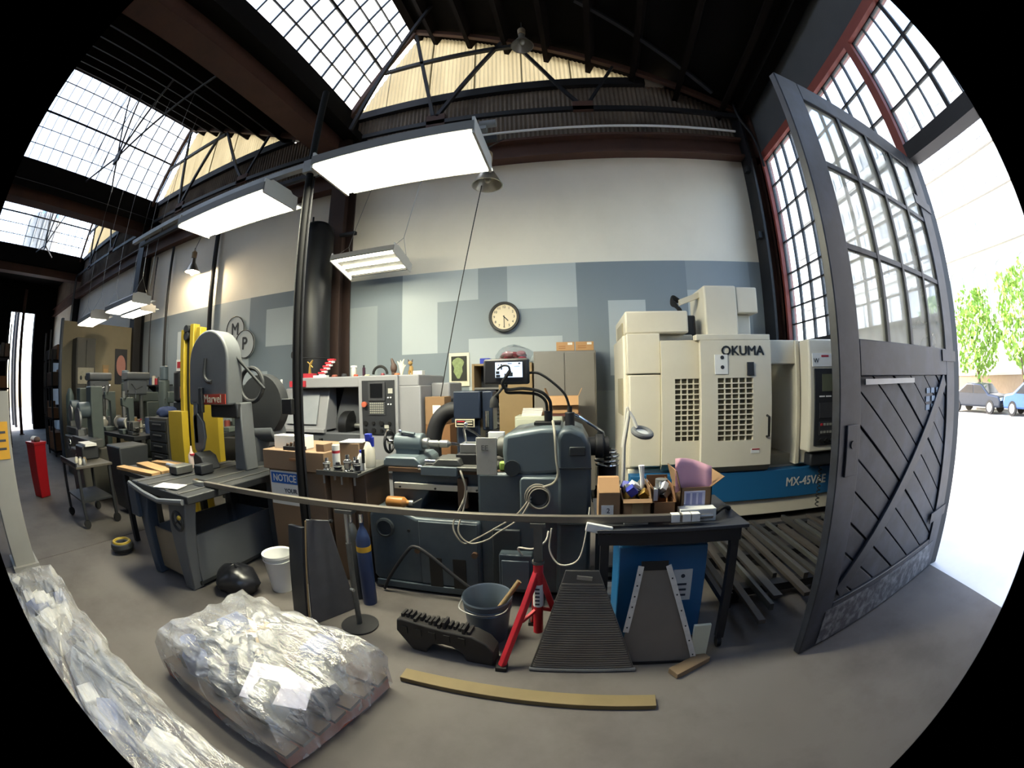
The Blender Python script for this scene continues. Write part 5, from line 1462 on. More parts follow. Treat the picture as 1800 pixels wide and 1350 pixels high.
MB().box(0.33, 0.37, 2.022, 2.026, 0.814, 0.824).build('printed_word', 'ink', fw)
hsx = thing('hose_piece', 'black hose loop on the far corner of the steel table', 'hose', (0.84, 2.12, 0.80))
MB().tube(spline([(0.78, 2.1, 0.82), (0.82, 2.08, 0.86), (0.87, 2.12, 0.84), (0.89, 2.18, 0.815)]), 0.012).build('loop', 'rubber', hsx)
MB().cyl((0.88, 2.17, 0.81), (0.9, 2.2, 0.81), 0.015).build('end_fitting', 'steel', hsx)

# long bar over the supports
br = thing('long_steel_bar', 'very long square steel bar reaching from the saw to the table', 'bar', (-1.0, 2.0, 0.82))
MB().box(-2.85, 0.62, 1.985, 2.02, 0.825, 0.862).build('bar', M('bar_steel', '#7a746a', 0.4, 0.6, var=0.2, scale=8), br, bev=0.003)
MB().cyl((0.62, 2.002, 0.843), (0.73, 2.002, 0.843), 0.014).build('end_spigot', 'steel', br)
for x in (0.5, 0.56, 0.61):
    MB().box(x, x + 0.045, 1.982, 2.023, 0.822, 0.864).build('paper_tag', 'paper', br)
MB().box(-2.86, -2.7, 1.982, 2.023, 0.822, 0.864).build('bright_end', 'chrome', br)
MB().obox((0.12, 1.97, 0.80), (0.14, 0.02, 0.05), (0, R(12), 0)).build('white_rag', 'paper', br, bev=0.006)

# jack stand
js = thing('jack_stand', 'red tripod jack stand with ratchet post holding the long bar', 'jack stand', (-0.2, 2.0, 0))
red = M('jack_red', '#b3202a', 0.4, var=0.12)
for a in ((-0.38, 1.8, 0.02), (-0.03, 2.03, 0.02), (-0.26, 2.28, 0.02)):
    lg = MB().bar((-0.2, 2.0, 0.55), a, 0.034, 0.034).build('leg', red, js, bev=0.004)
    MB().box(a[0] - 0.03, a[0] + 0.03, a[1] - 0.03, a[1] + 0.03, 0, 0.025).build('foot', 'black', lg)
MB().cyl((-0.2, 2.0, 0.14), (-0.2, 2.0, 0.6), 0.028).build('sleeve', red, js)
MB().cyl((-0.2, 2.0, 0.585), (-0.2, 2.0, 0.6), 0.034).build('collar', 'cast_steel', js)
MB().box(-0.222, -0.178, 1.978, 2.022, 0.58, 0.80).build('post', 'cast_steel', js)
MB().box(-0.24, -0.16, 1.97, 2.03, 0.80, 0.824).build('head', 'cast_steel', js)
MB().bar((-0.28, 1.91, 0.26), (-0.2, 2.0, 0.3), 0.016).build('brace', red, js)
MB().bar((-0.12, 2.015, 0.28), (-0.2, 2.0, 0.3), 0.016).build('brace', red, js)
lbl = MB().cyl((-0.2, 2.0, 0.32), (-0.2, 2.0, 0.46), 0.0295, n=14).build('label_sticker', 'paper', js)
for k in range(5):
    MB().box(-0.215, -0.19, 1.969, 1.9715, 0.335 + 0.024 * k, 0.345 + 0.024 * k).build('printed_line', 'ink', lbl)

# ribbed plate leaning, trapezoid plate, blue panel
def slab(name, label, cat, pts, th, mat, group=None):
    """flat plate through four 3D points, given thickness towards the back"""
    P = [Vector(p) for p in pts]
    n = (P[1] - P[0]).cross(P[3] - P[0]).normalized()
    if n.y > 0:
        n = -n
    t = thing(name, label, cat, tuple(sum(P, Vector()) / 4 * Vector((1, 1, 0)).length * 0 + Vector((sum(p.x for p in P) / 4, sum(p.y for p in P) / 4, 0))), group=group)
    mb = MB().add(P + [p - n * th for p in P], [(0, 1, 2, 3), (7, 6, 5, 4), (0, 4, 5, 1), (1, 5, 6, 2), (2, 6, 7, 3), (3, 7, 4, 0)])
    o = mb.build('plate', mat, t, bev=0.004)
    return t, P, n


M('rib_steel', '#55524d', 0.5, 0.3, var=0.2, scale=8)
rp, P, n = slab('ribbed_plate', 'dark ribbed tapering plate leaning beside the red jack stand', 'plate', [(-0.23, 1.81, 0.0), (0.345, 1.82, 0.0), (0.125, 1.93, 0.58), (-0.05, 1.93, 0.58)], 0.02, 'rib_steel')
for k in range(36):
    t = 0.05 + k * 0.0235
    a, b = P[0].lerp(P[3], t), P[1].lerp(P[2], t)
    d = (b - a) * 0.02
    MB().bar(a + d + n * 0.003, b - d + n * 0.003, 0.009, 0.008, up=n).build('rib', M('rib_light', '#77726a', 0.4, 0.4, var=0.2, scale=9), rp, smooth=False)
MB().bar(P[0] + n * 0.004 + Vector((0, 0, 0.012)), P[1] + n * 0.004 + Vector((0, 0, 0.012)), 0.012, 0.022, up=n).build('edge_strip', 'galvanised', rp)
MB().obox((0.05, 1.912, 0.545), (0.08, 0.01, 0.02), (0, 0.1, 0)).build('paint_chip', 'steel', rp)
tp, P, n = slab('tapered_guard', 'tapering grey guard plate with white edge strips under the table', 'plate', [(0.25, 1.88, 0.005), (0.69, 1.87, 0.0), (0.49, 1.94, 0.60), (0.345, 1.94, 0.60)], 0.012, M('guard_grey', '#6c655c', 0.7, var=0.15))
for a, b in ((P[0], P[3]), (P[1], P[2])):
    a2 = a.lerp(b, 0.0 if a is P[1] else 0.35)
    st_ = MB().bar(a2 + n * 0.005, b + n * 0.005, 0.03, 0.008, up=n).build('edge_strip', M('strip_white', '#c9c6bf', 0.4, var=0.3, scale=25), tp)
    for k in range(6):
        MB().sph(a2.lerp(b, 0.08 + 0.16 * k) + n * 0.01, 0.005, 6, 4).build('screw', 'black', st_)
MB().bar(P[3] + n * 0.003, P[2] + n * 0.003, 0.05, 0.006, up=n).build('top_strip', 'black', tp)
MB().bar(P[0] + n * 0.002, P[1] + n * 0.002, 0.02, 0.02, up=n).build('bottom_strip', 'black', tp)
bpn = thing('blue_cabinet', 'blue sheet-metal cabinet with a paper notice under the steel table', 'cabinet', (0.5, 2.2, 0))
MB().box(0.24, 0.75, 2.08, 2.4, 0.03, 0.65).build('body', 'ok_blue', bpn, bev=0.008)
MB().box(0.26, 0.74, 2.1, 2.38, 0.0, 0.03).build('plinth', 'black', bpn)
pp = MB().box(0.56, 0.67, 2.074, 2.08, 0.3, 0.5).build('paper_notice', 'paper', bpn)
for k in range(3):
    MB().box(0.585, 0.64, 2.071, 2.075, 0.4 - 0.035 * k, 0.412 - 0.035 * k).build('printed_line', 'ink', pp)
MB().cyl((0.615, 2.071, 0.46), (0.615, 2.075, 0.46), 0.012).build('printed_mark', 'ink', pp)
one(MB().box(0.66, 0.76, 1.88, 1.9, 0.0, 0.24), 'cream_board', 'greenwhite', 'cream board end showing behind the guard plate by the table leg', 'board', loc=(0.71, 1.89, 0), bev=0.004)

# bucket with a tube, iron casting, boards
bk = thing('bucket', 'blue-grey metal bucket with a bright tube in it', 'bucket', (-0.52, 2.12, 0))
M('bucket_blue', '#5b6670', 0.4, 0.4, var=0.15)
MB().lathe([(0.0, 0.005), (0.115, 0.0), (0.118, 0.02), (0.148, 0.27), (0.156, 0.285), (0.152, 0.295), (0.144, 0.285), (0.114, 0.03), (0.0, 0.02)], (-0.52, 2.12, 0), n=32).build('shell', 'bucket_blue', bk)
for z in (0.24, 0.215):
    MB().torus((-0.52, 2.12, z), 0.118 + (z - .02) * .12, 0.004, 'z', 32, 6).build('bead', 'bucket_blue', bk)
MB().tube(spline([(-0.67, 2.12, 0.27), (-0.66, 2.0, 0.25), (-0.52, 1.965, 0.235), (-0.4, 2.0, 0.25), (-0.37, 2.12, 0.27)]), 0.004, 6).build('bail', 'steel', bk)
one(MB().cyl((-0.52, 2.1, 0.1), (-0.33, 2.16, 0.38), 0.016, n=14), 'metal_tube', 'tan', 'short bright tube standing slanted in the bucket', 'tube', loc=(-0.52, 2.1, 0.1))
ic = thing('iron_casting', 'dark toothed iron casting lying on the floor by the bucket', 'casting', (-0.72, 1.89, 0), rz=R(-6), world=False)
prof = [(-0.3, 0.12), (-0.29, 0.2), (-0.26, 0.21), (0.0, 0.19), (0.18, 0.185), (0.26, 0.15), (0.3, 0.1), (0.3, 0.0), (0.14, 0.0), (0.12, 0.05), (0.06, 0.085), (0.0, 0.09), (-0.06, 0.075), (-0.1, 0.03), (-0.11, 0.0), (-0.2, 0.0), (-0.24, 0.05)]
ib = MB().prism(prof, -0.05, 0.06, 'y').build('body', M('cast_iron', '#2d2a28', 0.65, 0.3, var=0.3, scale=10), ic, bev=0.008)
random.seed(5)
for k in range(15):
    x = -0.27 + k * 0.03
    MB().box(x, x + 0.016, -0.04 + random.random() * 0.03, 0.04, 0.19 - max(0, x) * 0.1, 0.215 + random.random() * 0.022 - max(0, x) * 0.1).build('tooth', 'cast_iron', ic, smooth=False)
for k in range(5):
    MB().box(-0.26 + k * 0.09, -0.22 + k * 0.09, -0.056, -0.049, 0.12, 0.165).build('pocket', 'black', ic, smooth=False)
one(MB().obox((-0.23, 1.57, 0.016), (1.3, 0.085, 0.03), (0, 0, R(-3.4))), 'wood_board', M('board_wood', '#6b5c3c', 0.7, var=0.2, scale=6), 'long yellowish wooden board lying on the concrete floor', 'board', loc=(-0.23, 1.57, 0), bev=0.003)
one(MB().obox((0.65, 1.81, 0.018), (0.25, 0.075, 0.035), (0, 0, R(30))), 'wood_block', M('block_wood', '#6a5842', 0.8, var=0.2), 'short wooden block on the floor in front of the guard plate', 'block', loc=(0.65, 1.81, 0), bev=0.003)

# bar stock lying behind the door
random.seed(21)
rk = thing('bar_rack', 'low black steel rack under the bar stock behind the big door', 'rack', (1.75, 3.0, 0))
for y in (2.45, 3.0, 3.6):
    MB().box(1.05, 2.7, y, y + 0.09, 0.06, 0.12).build('cross_bearer', 'black_steel', rk)
    for x in (1.1, 1.85, 2.6):
        MB().box(x, x + 0.07, y + 0.01, y + 0.08, 0, 0.06).build('foot', 'black_steel', rk)
MB().box(1.04, 1.09, 2.4, 3.7, 0.0, 0.12).build('side_rail', 'black_steel', rk)
names = ['first', 'second', 'third', 'fourth', 'fifth', 'sixth', 'seventh', 'eighth', 'ninth', 'tenth', 'eleventh', 'twelfth', 'thirteenth', 'fourteenth']
for k in range(14):
    x = 1.14 + k * 0.113
    wd = (0.05, 0.03, 0.07, 0.035, 0.06, 0.045)[k % 6]
    h = (0.03, 0.05, 0.025, 0.04)[k % 4]
    y0_ = 2.12 + 0.27 * (x - 1.3) * 0.45 + (0.28, 0.0, 0.12, 0.4, 0.05)[k % 5] * (1 if k else 0.0)
    if k == 0:
        y0_ = 1.98
    o = MB().box(-wd / 2, wd / 2, y0_ - 2.6, 3.75 - 2.6 - 0.1 * (k % 3), 0, h).build('steel_bar', (M('rack_grey', '#42403e', 0.5, 0.4, var=0.25), 'cast_steel', M('rack_light', '#565452', 0.45, 0.5, var=0.2))[k % 3] if k % 4 else M('bar_rust', '#4a443f', 0.6, 0.3, var=0.3), bev=0.002)
    o.location = (x, 2.6, 0.12)
    o.rotation_euler = (0, 0, R(random.uniform(-2.0, 2.0) * 0.6))
    tag(o, ('%s bar of the flat stock on the low rack, counted from the table' % names[k]), 'bar', 'bars on the low rack')

# ------------------------------------------------------------------ dark plates, roller stand and gas bottles by the post
M('plate_navy', '#23262d', 0.5, 0.2, var=0.3, scale=5)
pl1, P, n = slab('steel_plate', 'dark navy steel panel standing below the tall post', 'plate', [(-1.9, 1.97, 0), (-1.7, 1.87, 0), (-1.66, 1.92, 0.69), (-1.84, 2.0, 0.66)], 0.03, 'plate_navy')
pl2, P, n = slab('tapered_plate', 'tapering grey steel panel standing edge-on beside the dark panel', 'plate', [(-1.655, 1.87, 0), (-1.49, 2.2, 0), (-1.55, 2.08, 0.7), (-1.62, 1.94, 0.74)], 0.02, M('plate_grey', '#4b4b4e', 0.55, 0.2, var=0.25, scale=9))
MB().tube([(-1.665, 1.85, 0.0), (-1.615, 1.92, 0.74)], 0.005, 6).build('bright_edge', 'tan', pl2)
rs_ = thing('roller_stand', 'slim floor stand with round black foot under the long bar', 'stand', (-1.36, 2.0, 0))
MB().lathe([(0.125, 0), (0.125, 0.012), (0.03, 0.02), (0.0, 0.02)], (-1.36, 2.0, 0), n=32).build('foot', 'black_steel', rs_)
MB().cyl((-1.36, 2.0, 0.02), (-1.36, 2.0, 0.6), 0.018).build('post', 'cast_steel', rs_)
MB().cyl((-1.36, 2.0, 0.55), (-1.36, 2.0, 0.8), 0.012).build('inner_post', 'steel', rs_)
MB().cyl((-1.36, 1.96, 0.3), (-1.33, 1.95, 0.3), 0.01).build('clamp_screw', 'steel', rs_)
MB().box(-1.42, -1.3, 1.97, 2.03, 0.8, 0.822).build('head', 'cast_steel', rs_)
gb = thing('gas_bottle', 'small blue gas bottle with a yellow band by the lathe corner', 'gas bottle', (-1.44, 2.3, 0))
MB().lathe([(0.05, 0.0), (0.052, 0.02), (0.052, 0.5), (0.035, 0.56), (0.015, 0.6), (0.015, 0.63), (0, 0.63)], (-1.44, 2.3, 0), n=20).build('shell', M('bottle_blue', '#2c3a5c', 0.35, 0.2), gb)
MB().cyl((-1.44, 2.3, 0.42), (-1.44, 2.3, 0.46), 0.053, n=20).build('band', 'warn_yellow', gb)
MB().cyl((-1.44, 2.3, 0.63), (-1.44, 2.3, 0.69), 0.018).build('valve', 'chrome', gb)
gb2 = thing('gas_bottle', 'slim dark grey gas bottle behind the roller stand', 'gas bottle', (-1.56, 2.35, 0))
MB().lathe([(0.05, 0.0), (0.05, 0.5), (0.03, 0.57), (0.012, 0.6), (0, 0.6)], (-1.56, 2.35, 0), n=20).build('shell', M('bottle_grey', '#4a4c4d', 0.35, 0.4), gb2)
MB().cyl((-1.56, 2.35, 0.6), (-1.56, 2.35, 0.66), 0.015).build('valve', 'chrome', gb2)
vv = thing('steady_clamp', 'steel clamp fitting with a handle under the bar beside the post', 'clamp', (-1.78, 2.2, 0))
MB().cyl((-1.78, 2.2, 0), (-1.78, 2.2, 0.52), 0.02).build('post', 'dark_steel', vv)
MB().lathe([(0.03, 0.5), (0.04, 0.52), (0.03, 0.56), (0.035, 0.6), (0.02, 0.64), (0, 0.65)], (-1.78, 2.2, 0), n=14).build('head', 'chrome', vv)
MB().tube([(-1.76, 2.2, 0.6), (-1.6, 2.18, 0.66)], 0.012).build('handle', 'black', vv)
wbk_ = thing('white_bucket', 'white plastic bucket half hidden behind the dark panel', 'bucket', (-2.2, 2.22, 0))
MB().lathe([(0.09, 0), (0.12, 0.28), (0.128, 0.29), (0.128, 0.31), (0.115, 0.3), (0.086, 0.01), (0, 0.01)], (-2.2, 2.22, 0), n=28).build('shell', 'white', wbk_)
MB().torus((-2.2, 2.22, 0.26), 0.122, 0.004, 'z', 28, 6).build('bead', 'white', wbk_)
one(lump((-2.5, 2.0, 0.09), 0.2, 0.17, 0.13, 9, floor=0.002), 'black_bag', M('bag_black', '#17181d', 0.3, var=0.2), 'crumpled black plastic bag on the floor by the saw base', 'bag', loc=(-2.5, 2.0, 0))

# ------------------------------------------------------------------ film-wrapped pallets
def film_mat(name, tr, dc):
    m = bpy.data.materials.new(name)
    m.use_nodes = True
    n = m.node_tree
    n.nodes.clear()
    out = n.nodes.new('ShaderNodeOutputMaterial')
    t = n.nodes.new('ShaderNodeBsdfTransparent')
    t.inputs[0].default_value = (0.93, 0.93, 0.93, 1)
    d = n.nodes.new('ShaderNodeBsdfDiffuse')
    d.inputs[0].default_value = dc
    g = n.nodes.new('ShaderNodeBsdfGlossy')
    g.inputs['Roughness'].default_value = 0.16
    tc = n.nodes.new('ShaderNodeTexCoord')
    mp = n.nodes.new('ShaderNodeMapping')
    mp.inputs['Rotation'].default_value = (0.2, 0.3, 0.6)
    mp.inputs['Scale'].default_value = (1.3, 4.2, 2.0)
    nz = n.nodes.new('ShaderNodeTexNoise')
    nz.inputs['Scale'].default_value = 3.0
    nz.inputs['Detail'].default_value = 6
    n.links.new(tc.outputs['Object'], mp.inputs[0])
    n.links.new(mp.outputs[0], nz.inputs['Vector'])
    bp = n.nodes.new('ShaderNodeBump')
    bp.inputs['Strength'].default_value = 1.0
    bp.inputs['Distance'].default_value = 0.06
    n.links.new(nz.outputs['Fac'], bp.inputs['Height'])
    n.links.new(bp.outputs[0], g.inputs['Normal'])
    n.links.new(bp.outputs[0], d.inputs['Normal'])
    mr = n.nodes.new('ShaderNodeMapRange')
    mr.inputs[1].default_value = 0.38
    mr.inputs[2].default_value = 0.66
    mr.inputs[3].default_value = tr * 0.5
    mr.inputs[4].default_value = min(1, tr * 1.5)
    n.links.new(nz.outputs['Fac'], mr.inputs[0])
    a = n.nodes.new('ShaderNodeMixShader')
    n.links.new(mr.outputs[0], a.inputs[0])
    n.links.new(t.outputs[0], a.inputs[1])
    n.links.new(d.outputs[0], a.inputs[2])
    b = n.nodes.new('ShaderNodeMixShader')
    b.inputs[0].default_value = 0.13
    n.links.new(a.outputs[0], b.inputs[1])
    n.links.new(g.outputs[0], b.inputs[2])
    n.links.new(b.outputs[0], out.inputs[0])
    MATS[name] = m


film_mat('stretch_film', 0.3, (0.66, 0.66, 0.66, 1))


def film(pts, seed, zb):
    """wrapped sheet lofted over rings of points (bottom to top), creased by noise"""
    rd = random.Random(seed)
    N = 96
    rings = []
    for k, (poly, z, rough) in enumerate(pts):
        n = len(poly)
        per = [0]
        for i in range(n):
            per.append(per[-1] + (Vector(poly[(i + 1) % n]) - Vector(poly[i])).length)
        ring = []
        for j in range(N):
            s = per[-1] * j / N
            i = max(q for q in range(n) if per[q] <= s + 1e-9)
            a, b = Vector(poly[i]), Vector(poly[(i + 1) % n])
            p = a.lerp(b, (s - per[i]) / max(1e-6, per[i + 1] - per[i]))
            c = Vector((sum(q[0] for q in poly) / n, sum(q[1] for q in poly) / n))
            nn = (p - c).normalized()
            w_ = rough * (math.sin(j * 0.55 + k * 0.8 + seed) * 0.7 + math.sin(j * 1.3 + k * 1.1) * 0.5 + rd.uniform(-0.25, 0.25))
            ring.append((p.x + nn.x * w_, p.y + nn.y * w_, z + rough * (math.sin(j * 0.7 + k) * 0.5 + rd.uniform(-0.25, 0.25))))
        rings.append(ring)
    v = [p for r in rings for p in r]
    f = [(i * N + j, i * N + (j + 1) % N, (i + 1) * N + (j + 1) % N, (i + 1) * N + j) for i in range(len(rings) - 1) for j in range(N)]
    c = [sum(p[q] for p in rings[-1]) / N for q in range(3)]
    v.append((c[0], c[1], c[2] + 0.01))
    k = (len(rings) - 1) * N
    f += [(k + j, k + (j + 1) % N, len(v) - 1) for j in range(N)]
    return MB().add(v, f)


def pallet(p, corners, z, mat):
    """pallet of boards on a quadrilateral footprint, as parts of p"""
    A, B, Cc, D = [Vector(c) for c in corners]
    for i in range(7):
        t = i / 7 + 0.01
        a, b = A.lerp(D, t + 0.055), B.lerp(Cc, t + 0.055)
        MB().bar((a.x, a.y, z - 0.01), (b.x, b.y, z - 0.01), 0.09, 0.02).build('deck_board', M('pallet_dark', '#4b4038', 0.8, var=0.2), p, smooth=False)
    for i in range(3):
        t = 0.04 + 0.46 * i
        a, b = A.lerp(B, t), D.lerp(Cc, t)
        MB().bar((a.x, a.y, (z - 0.02) / 2), (b.x, b.y, (z - 0.02) / 2), 0.06, z - 0.02).build('stringer', mat, p, smooth=False)
    return p


M('pallet_red', '#8a4a34', 0.7, var=0.2, scale=6)
q1 = [(-2.08, 0.86), (-1.06, 0.74), (-0.90, 1.5), (-2.0, 1.62)]
wl_ = thing('wrapped_load', 'pallet of castings and papers wrapped in clear film, on open floor', 'load', (-1.5, 1.2, 0))
pallet(wl_, q1, 0.10, 'pallet_red')
random.seed(8)
M('part_dark', '#2a2c30', 0.5, 0.4, var=0.3, scale=12)
M('part_grey', '#5d6061', 0.45, 0.4, var=0.25, scale=9)
M('part_blue', '#5a6690', 0.6, var=0.3)
M('part_tan', '#b59a6e', 0.7, var=0.2)
for i in range(26):
    u, v = random.uniform(0.12, 0.88), random.uniform(0.15, 0.85)
    A, B, Cc, D = [Vector(c) for c in q1]
    p = A.lerp(B, u).lerp(D.lerp(Cc, u), v)
    h = random.uniform(0.08, 0.22)
    s = (random.uniform(0.1, 0.22), random.uniform(0.08, 0.18), h)
    m = ('part_dark', 'part_grey', 'part_dark', 'part_grey', 'part_dark', 'part_tan', 'part_blue')[i % 7]
    if i % 3 == 0:
        MB().lathe([(s[0] / 2, 0), (s[0] / 2, h * .5), (s[0] / 3, h * .6), (s[0] / 3, h), (0, h)], (p.x, p.y, 0.10), n=14).build('casting', m, wl_, bev=0.004)
    else:
        MB().obox((p.x, p.y, 0.10 + h / 2), s, (0, 0, random.uniform(-0.6, 0.6))).build('packed_part', m, wl_, bev=0.008)
def sc(q, k, dx=0, dy=0):
    c = Vector((sum(a[0] for a in q) / 4, sum(a[1] for a in q) / 4))
    return [tuple(c + (Vector(a) - c) * k + Vector((dx, dy))) for a in q]
film([(sc(q1, 1.03), 0.035, 0.008), (sc(q1, 1.02), 0.14, 0.018), (sc(q1, 1.0), 0.22, 0.022), (sc(q1, 0.93), 0.29, 0.025), (sc(q1, 0.8, -0.02, 0.03), 0.345, 0.022), (sc(q1, 0.55, -0.05, 0.05), 0.375, 0.018), (sc(q1, 0.28, -0.05, 0.06), 0.385, 0.014)], 4, 0.07).build('stretch_film', 'stretch_film', wl_)
MB().box(-1.38, -1.06, 0.9, 1.15, 0.262, 0.267).move(rot=(R(6), R(3), R(20)), about=(-1.22, 1.02, 0.265)).build('paper_sheet', M('paper_lilac', '#d4d2e6', 0.7), wl_)
MB().box(-1.95, -1.6, 1.2, 1.45, 0.235, 0.24).move(rot=(R(-4), R(-6), R(-14)), about=(-1.8, 1.3, 0.24)).build('paper_sheet', 'paper', wl_)
MB().sph((-1.62, 1.38, 0.33), 0.035).build('knob', 'white', wl_)
q2 = [(-3.75, -0.1), (-0.95, -0.12), (-1.05, 0.52), (-3.65, 0.62)]
w2 = thing('wrapped_bundle', 'long bundle wrapped in crumpled clear film along the picture edge', 'bundle', (-2.3, 0.2, 0))
pallet(w2, q2, 0.09, 'pallet_red')
random.seed(31)
for i in range(30):
    u, v = random.uniform(0.05, 0.95), random.uniform(0.3, 0.86)
    A, B, Cc, D = [Vector(c) for c in q2]
    p = A.lerp(B, u).lerp(D.lerp(Cc, u), v)
    h = random.uniform(0.1, 0.2)
    MB().obox((p.x, p.y, 0.09 + h / 2), (random.uniform(0.12, 0.25), random.uniform(0.1, 0.2), h), (0, 0, random.uniform(-0.6, 0.6))).build('packed_part', ('part_dark', 'paper', 'part_grey', 'part_dark', 'part_blue', 'paper')[i % 6], w2, bev=0.008)
film([(sc(q2, 1.02), 0.03, 0.01), (sc(q2, 1.02), 0.14, 0.03), (sc(q2, 0.99), 0.22, 0.035), (sc(q2, 0.93), 0.29, 0.035), (sc(q2, 0.8), 0.32, 0.03), (sc(q2, 0.5), 0.33, 0.03), (sc(q2, 0.25), 0.335, 0.02)], 12, 0.06).build('stretch_film', 'stretch_film', w2)
# ------------------------------------------------------------------ upright band saw
M('saw_grey', '#5d6063', 0.5, 0.1, var=0.12, dirt='#3a3c3e', dscale=3, damt=0.4)
M('saw_blue', '#36414f', 0.5, 0.1, var=0.15)
M('saw_dark', '#2b2d30', 0.55, 0.3, var=0.25)
M('yellow', '#96801e', 0.5, var=0.15, scale=5)
M('pan_tan', '#80735f', 0.6, var=0.15)
M('locker', '#47453f', 0.6, var=0.15)
sw = thing('band_saw', 'large grey upright band saw with rounded head, red nameplate and table', 'band saw', (-3.0, 2.3, 0))
MB().box(-3.5, -2.56, 1.7, 2.95, 0.76, 0.82).build('table', 'saw_dark', sw, bev=0.008)
for x in (-3.4, -3.2, -2.9, -2.7):
    MB().box(x, x + 0.02, 1.71, 2.94, 0.82, 0.826).build('table_rib', 'cast_steel', sw)
MB().prism([(-3.44, 0.0), (-3.34, 0.0), (-3.36, 0.5), (-3.3, 0.76), (-3.55, 0.76), (-3.5, 0.5)], 1.74, 1.86, 'y').build('leg', 'saw_blue', sw, bev=0.012)
MB().prism([(-2.92, 0.0), (-2.8, 0.0), (-2.76, 0.4), (-2.66, 0.76), (-2.92, 0.76), (-2.96, 0.5)], 1.74, 1.86, 'y').build('leg', 'saw_grey', sw, bev=0.012)
for x in (-3.4, -2.76):
    MB().box(x, x + 0.1, 2.75, 2.87, 0, 0.76).build('leg', 'saw_grey', sw, bev=0.01)
MB().box(-3.37, -2.9, 1.8, 1.82, 0.06, 0.42).build('pan_front', 'pan_tan', sw)
MB().box(-2.8, -2.78, 1.84, 2.8, 0.06, 0.44).build('pan_side', 'saw_grey', sw)
MB().box(-3.4, -3.38, 1.84, 2.8, 0.06, 0.42).build('pan_side', 'saw_grey', sw)
MB().box(-3.4, -2.78, 2.8, 2.82, 0.06, 0.42).build('pan_back', 'saw_grey', sw)
MB().box(-3.4, -2.78, 1.82, 2.82, 0.03, 0.06).build('pan_floor', 'saw_dark', sw)
MB().tube([(-3.55, 1.69, 0.79), (-3.2, 1.66, 0.76), (-2.95, 1.66, 0.74), (-2.6, 1.68, 0.78)], 0.022).build('gutter_rail', 'saw_grey', sw)
MB().box(-3.62, -3.46, 1.7, 1.9, 0.5, 0.76).build('control_box', 'saw_blue', sw, bev=0.008)
hwl = MB().torus((-2.72, 1.68, 0.62), 0.07, 0.012, 'y', 24, 8).build('handwheel', 'saw_dark', sw)
for k in range(3):
    a = R(90 + 120 * k)
    MB().cyl((-2.72, 1.68, 0.62), (-2.72 + 0.07 * math.cos(a), 1.68, 0.62 + 0.07 * math.sin(a)), 0.009, n=6).build('spoke', 'saw_dark', hwl)
MB().sph((-2.66, 1.66, 0.66), 0.018).build('yellow_knob', 'yellow', sw)
# tilting head
hp = [(-3.55, 1.42)] + [(-3.245 + 0.305 * math.cos(R(a)), 1.81 + 0.305 * math.sin(R(a))) for a in range(180, -1, -12)] + [(-2.94, 1.42)]
MB().prism(hp, 2.5, 2.7, 'y').build('upper_wheel_cover', 'saw_grey', sw, bev=0.02, seg=3)
MB().tube(spline([(-3.26, 2.49, 1.85), (-3.27, 2.485, 1.7), (-3.22, 2.485, 1.64), (-3.16, 2.49, 1.63)]), 0.018).build('cover_handle', 'saw_dark', sw)
MB().box(-3.34, -3.29, 2.46, 2.5, 1.35, 1.58).build('blade_slide', 'saw_dark', sw, bev=0.004)
MB().box(-3.49, -3.42, 2.5, 2.58, 1.05, 1.46).build('blade_arm', 'saw_grey', sw, bev=0.008)
npm = MB().box(-3.36, -2.96, 2.49, 2.5, 1.43, 1.52).build('name_plate', M('plate_red', '#a33a2a', 0.5), sw)
text('Marvel', 0.1, 'plate_cream', (-3.15, 2.487, 1.475), parent=npm, bold=0.001)
MB().prism([(-3.5, 1.0), (-3.44, 0.94), (-3.36, 1.0), (-3.31, 1.12), (-3.33, 1.26), (-3.42, 1.34), (-3.5, 1.32)], 2.5, 2.53, 'y').build('blade_guard', 'saw_grey', sw, bev=0.008)
MB().box(-3.455, -3.452, 2.52, 2.55, 0.8, 1.35).build('blade', 'chrome', sw)
MB().prism([(-3.5, 0.82), (-3.24, 0.82), (-3.3, 0.94), (-3.4, 0.98)], 2.42, 2.62, 'y').build('blade_foot', 'saw_dark', sw, bev=0.01)
MB().prism([(-3.02, 0.82), (-2.86, 0.82), (-2.9, 1.44), (-2.98, 1.44)], 2.62, 2.78, 'y').build('column', 'saw_grey', sw, bev=0.012)
MB().box(-3.3, -2.9, 2.58, 2.74, 1.3, 1.44).build('cross_arm', 'saw_dark', sw, bev=0.015)
MB().torus((-2.98, 2.85, 1.6), 0.16, 0.022, 'y', 28, 8).build('tension_wheel', 'saw_dark', sw)
MB().lathe([(0.0, 0), (0.3, 0.0), (0.31, 0.03), (0.31, 0.1), (0.25, 0.14), (0.0, 0.14)], (-3.02, 3.0, 1.4), 'y', 36).build('lower_wheel_cover', 'saw_dark', sw)
MB().cyl((-2.98, 2.62, 1.88), (-2.7, 2.75, 1.56), 0.014).build('strut', 'saw_dark', sw)
MB().cyl((-3.2, 3.1, 1.12), (-2.85, 3.1, 1.14), 0.11, n=22).build('motor', 'saw_grey', sw, bev=0.02)
MB().cyl((-3.25, 3.1, 0.82), (-3.1, 3.1, 1.12), 0.13, 0.1, n=18).build('motor_elbow', 'saw_grey', sw)
MB().box(-3.4, -2.9, 2.9, 3.3, 0, 0.82).build('drive_base', 'saw_dark', sw, bev=0.02)
vs_ = MB().box(-3.42, -3.28, 2.1, 2.3, 0.826, 0.9).build('vise_jaw', 'cast_steel', sw, bev=0.01)
MB().cyl((-3.6, 2.2, 0.87), (-3.42, 2.2, 0.87), 0.025).build('vise_screw', 'steel', sw)
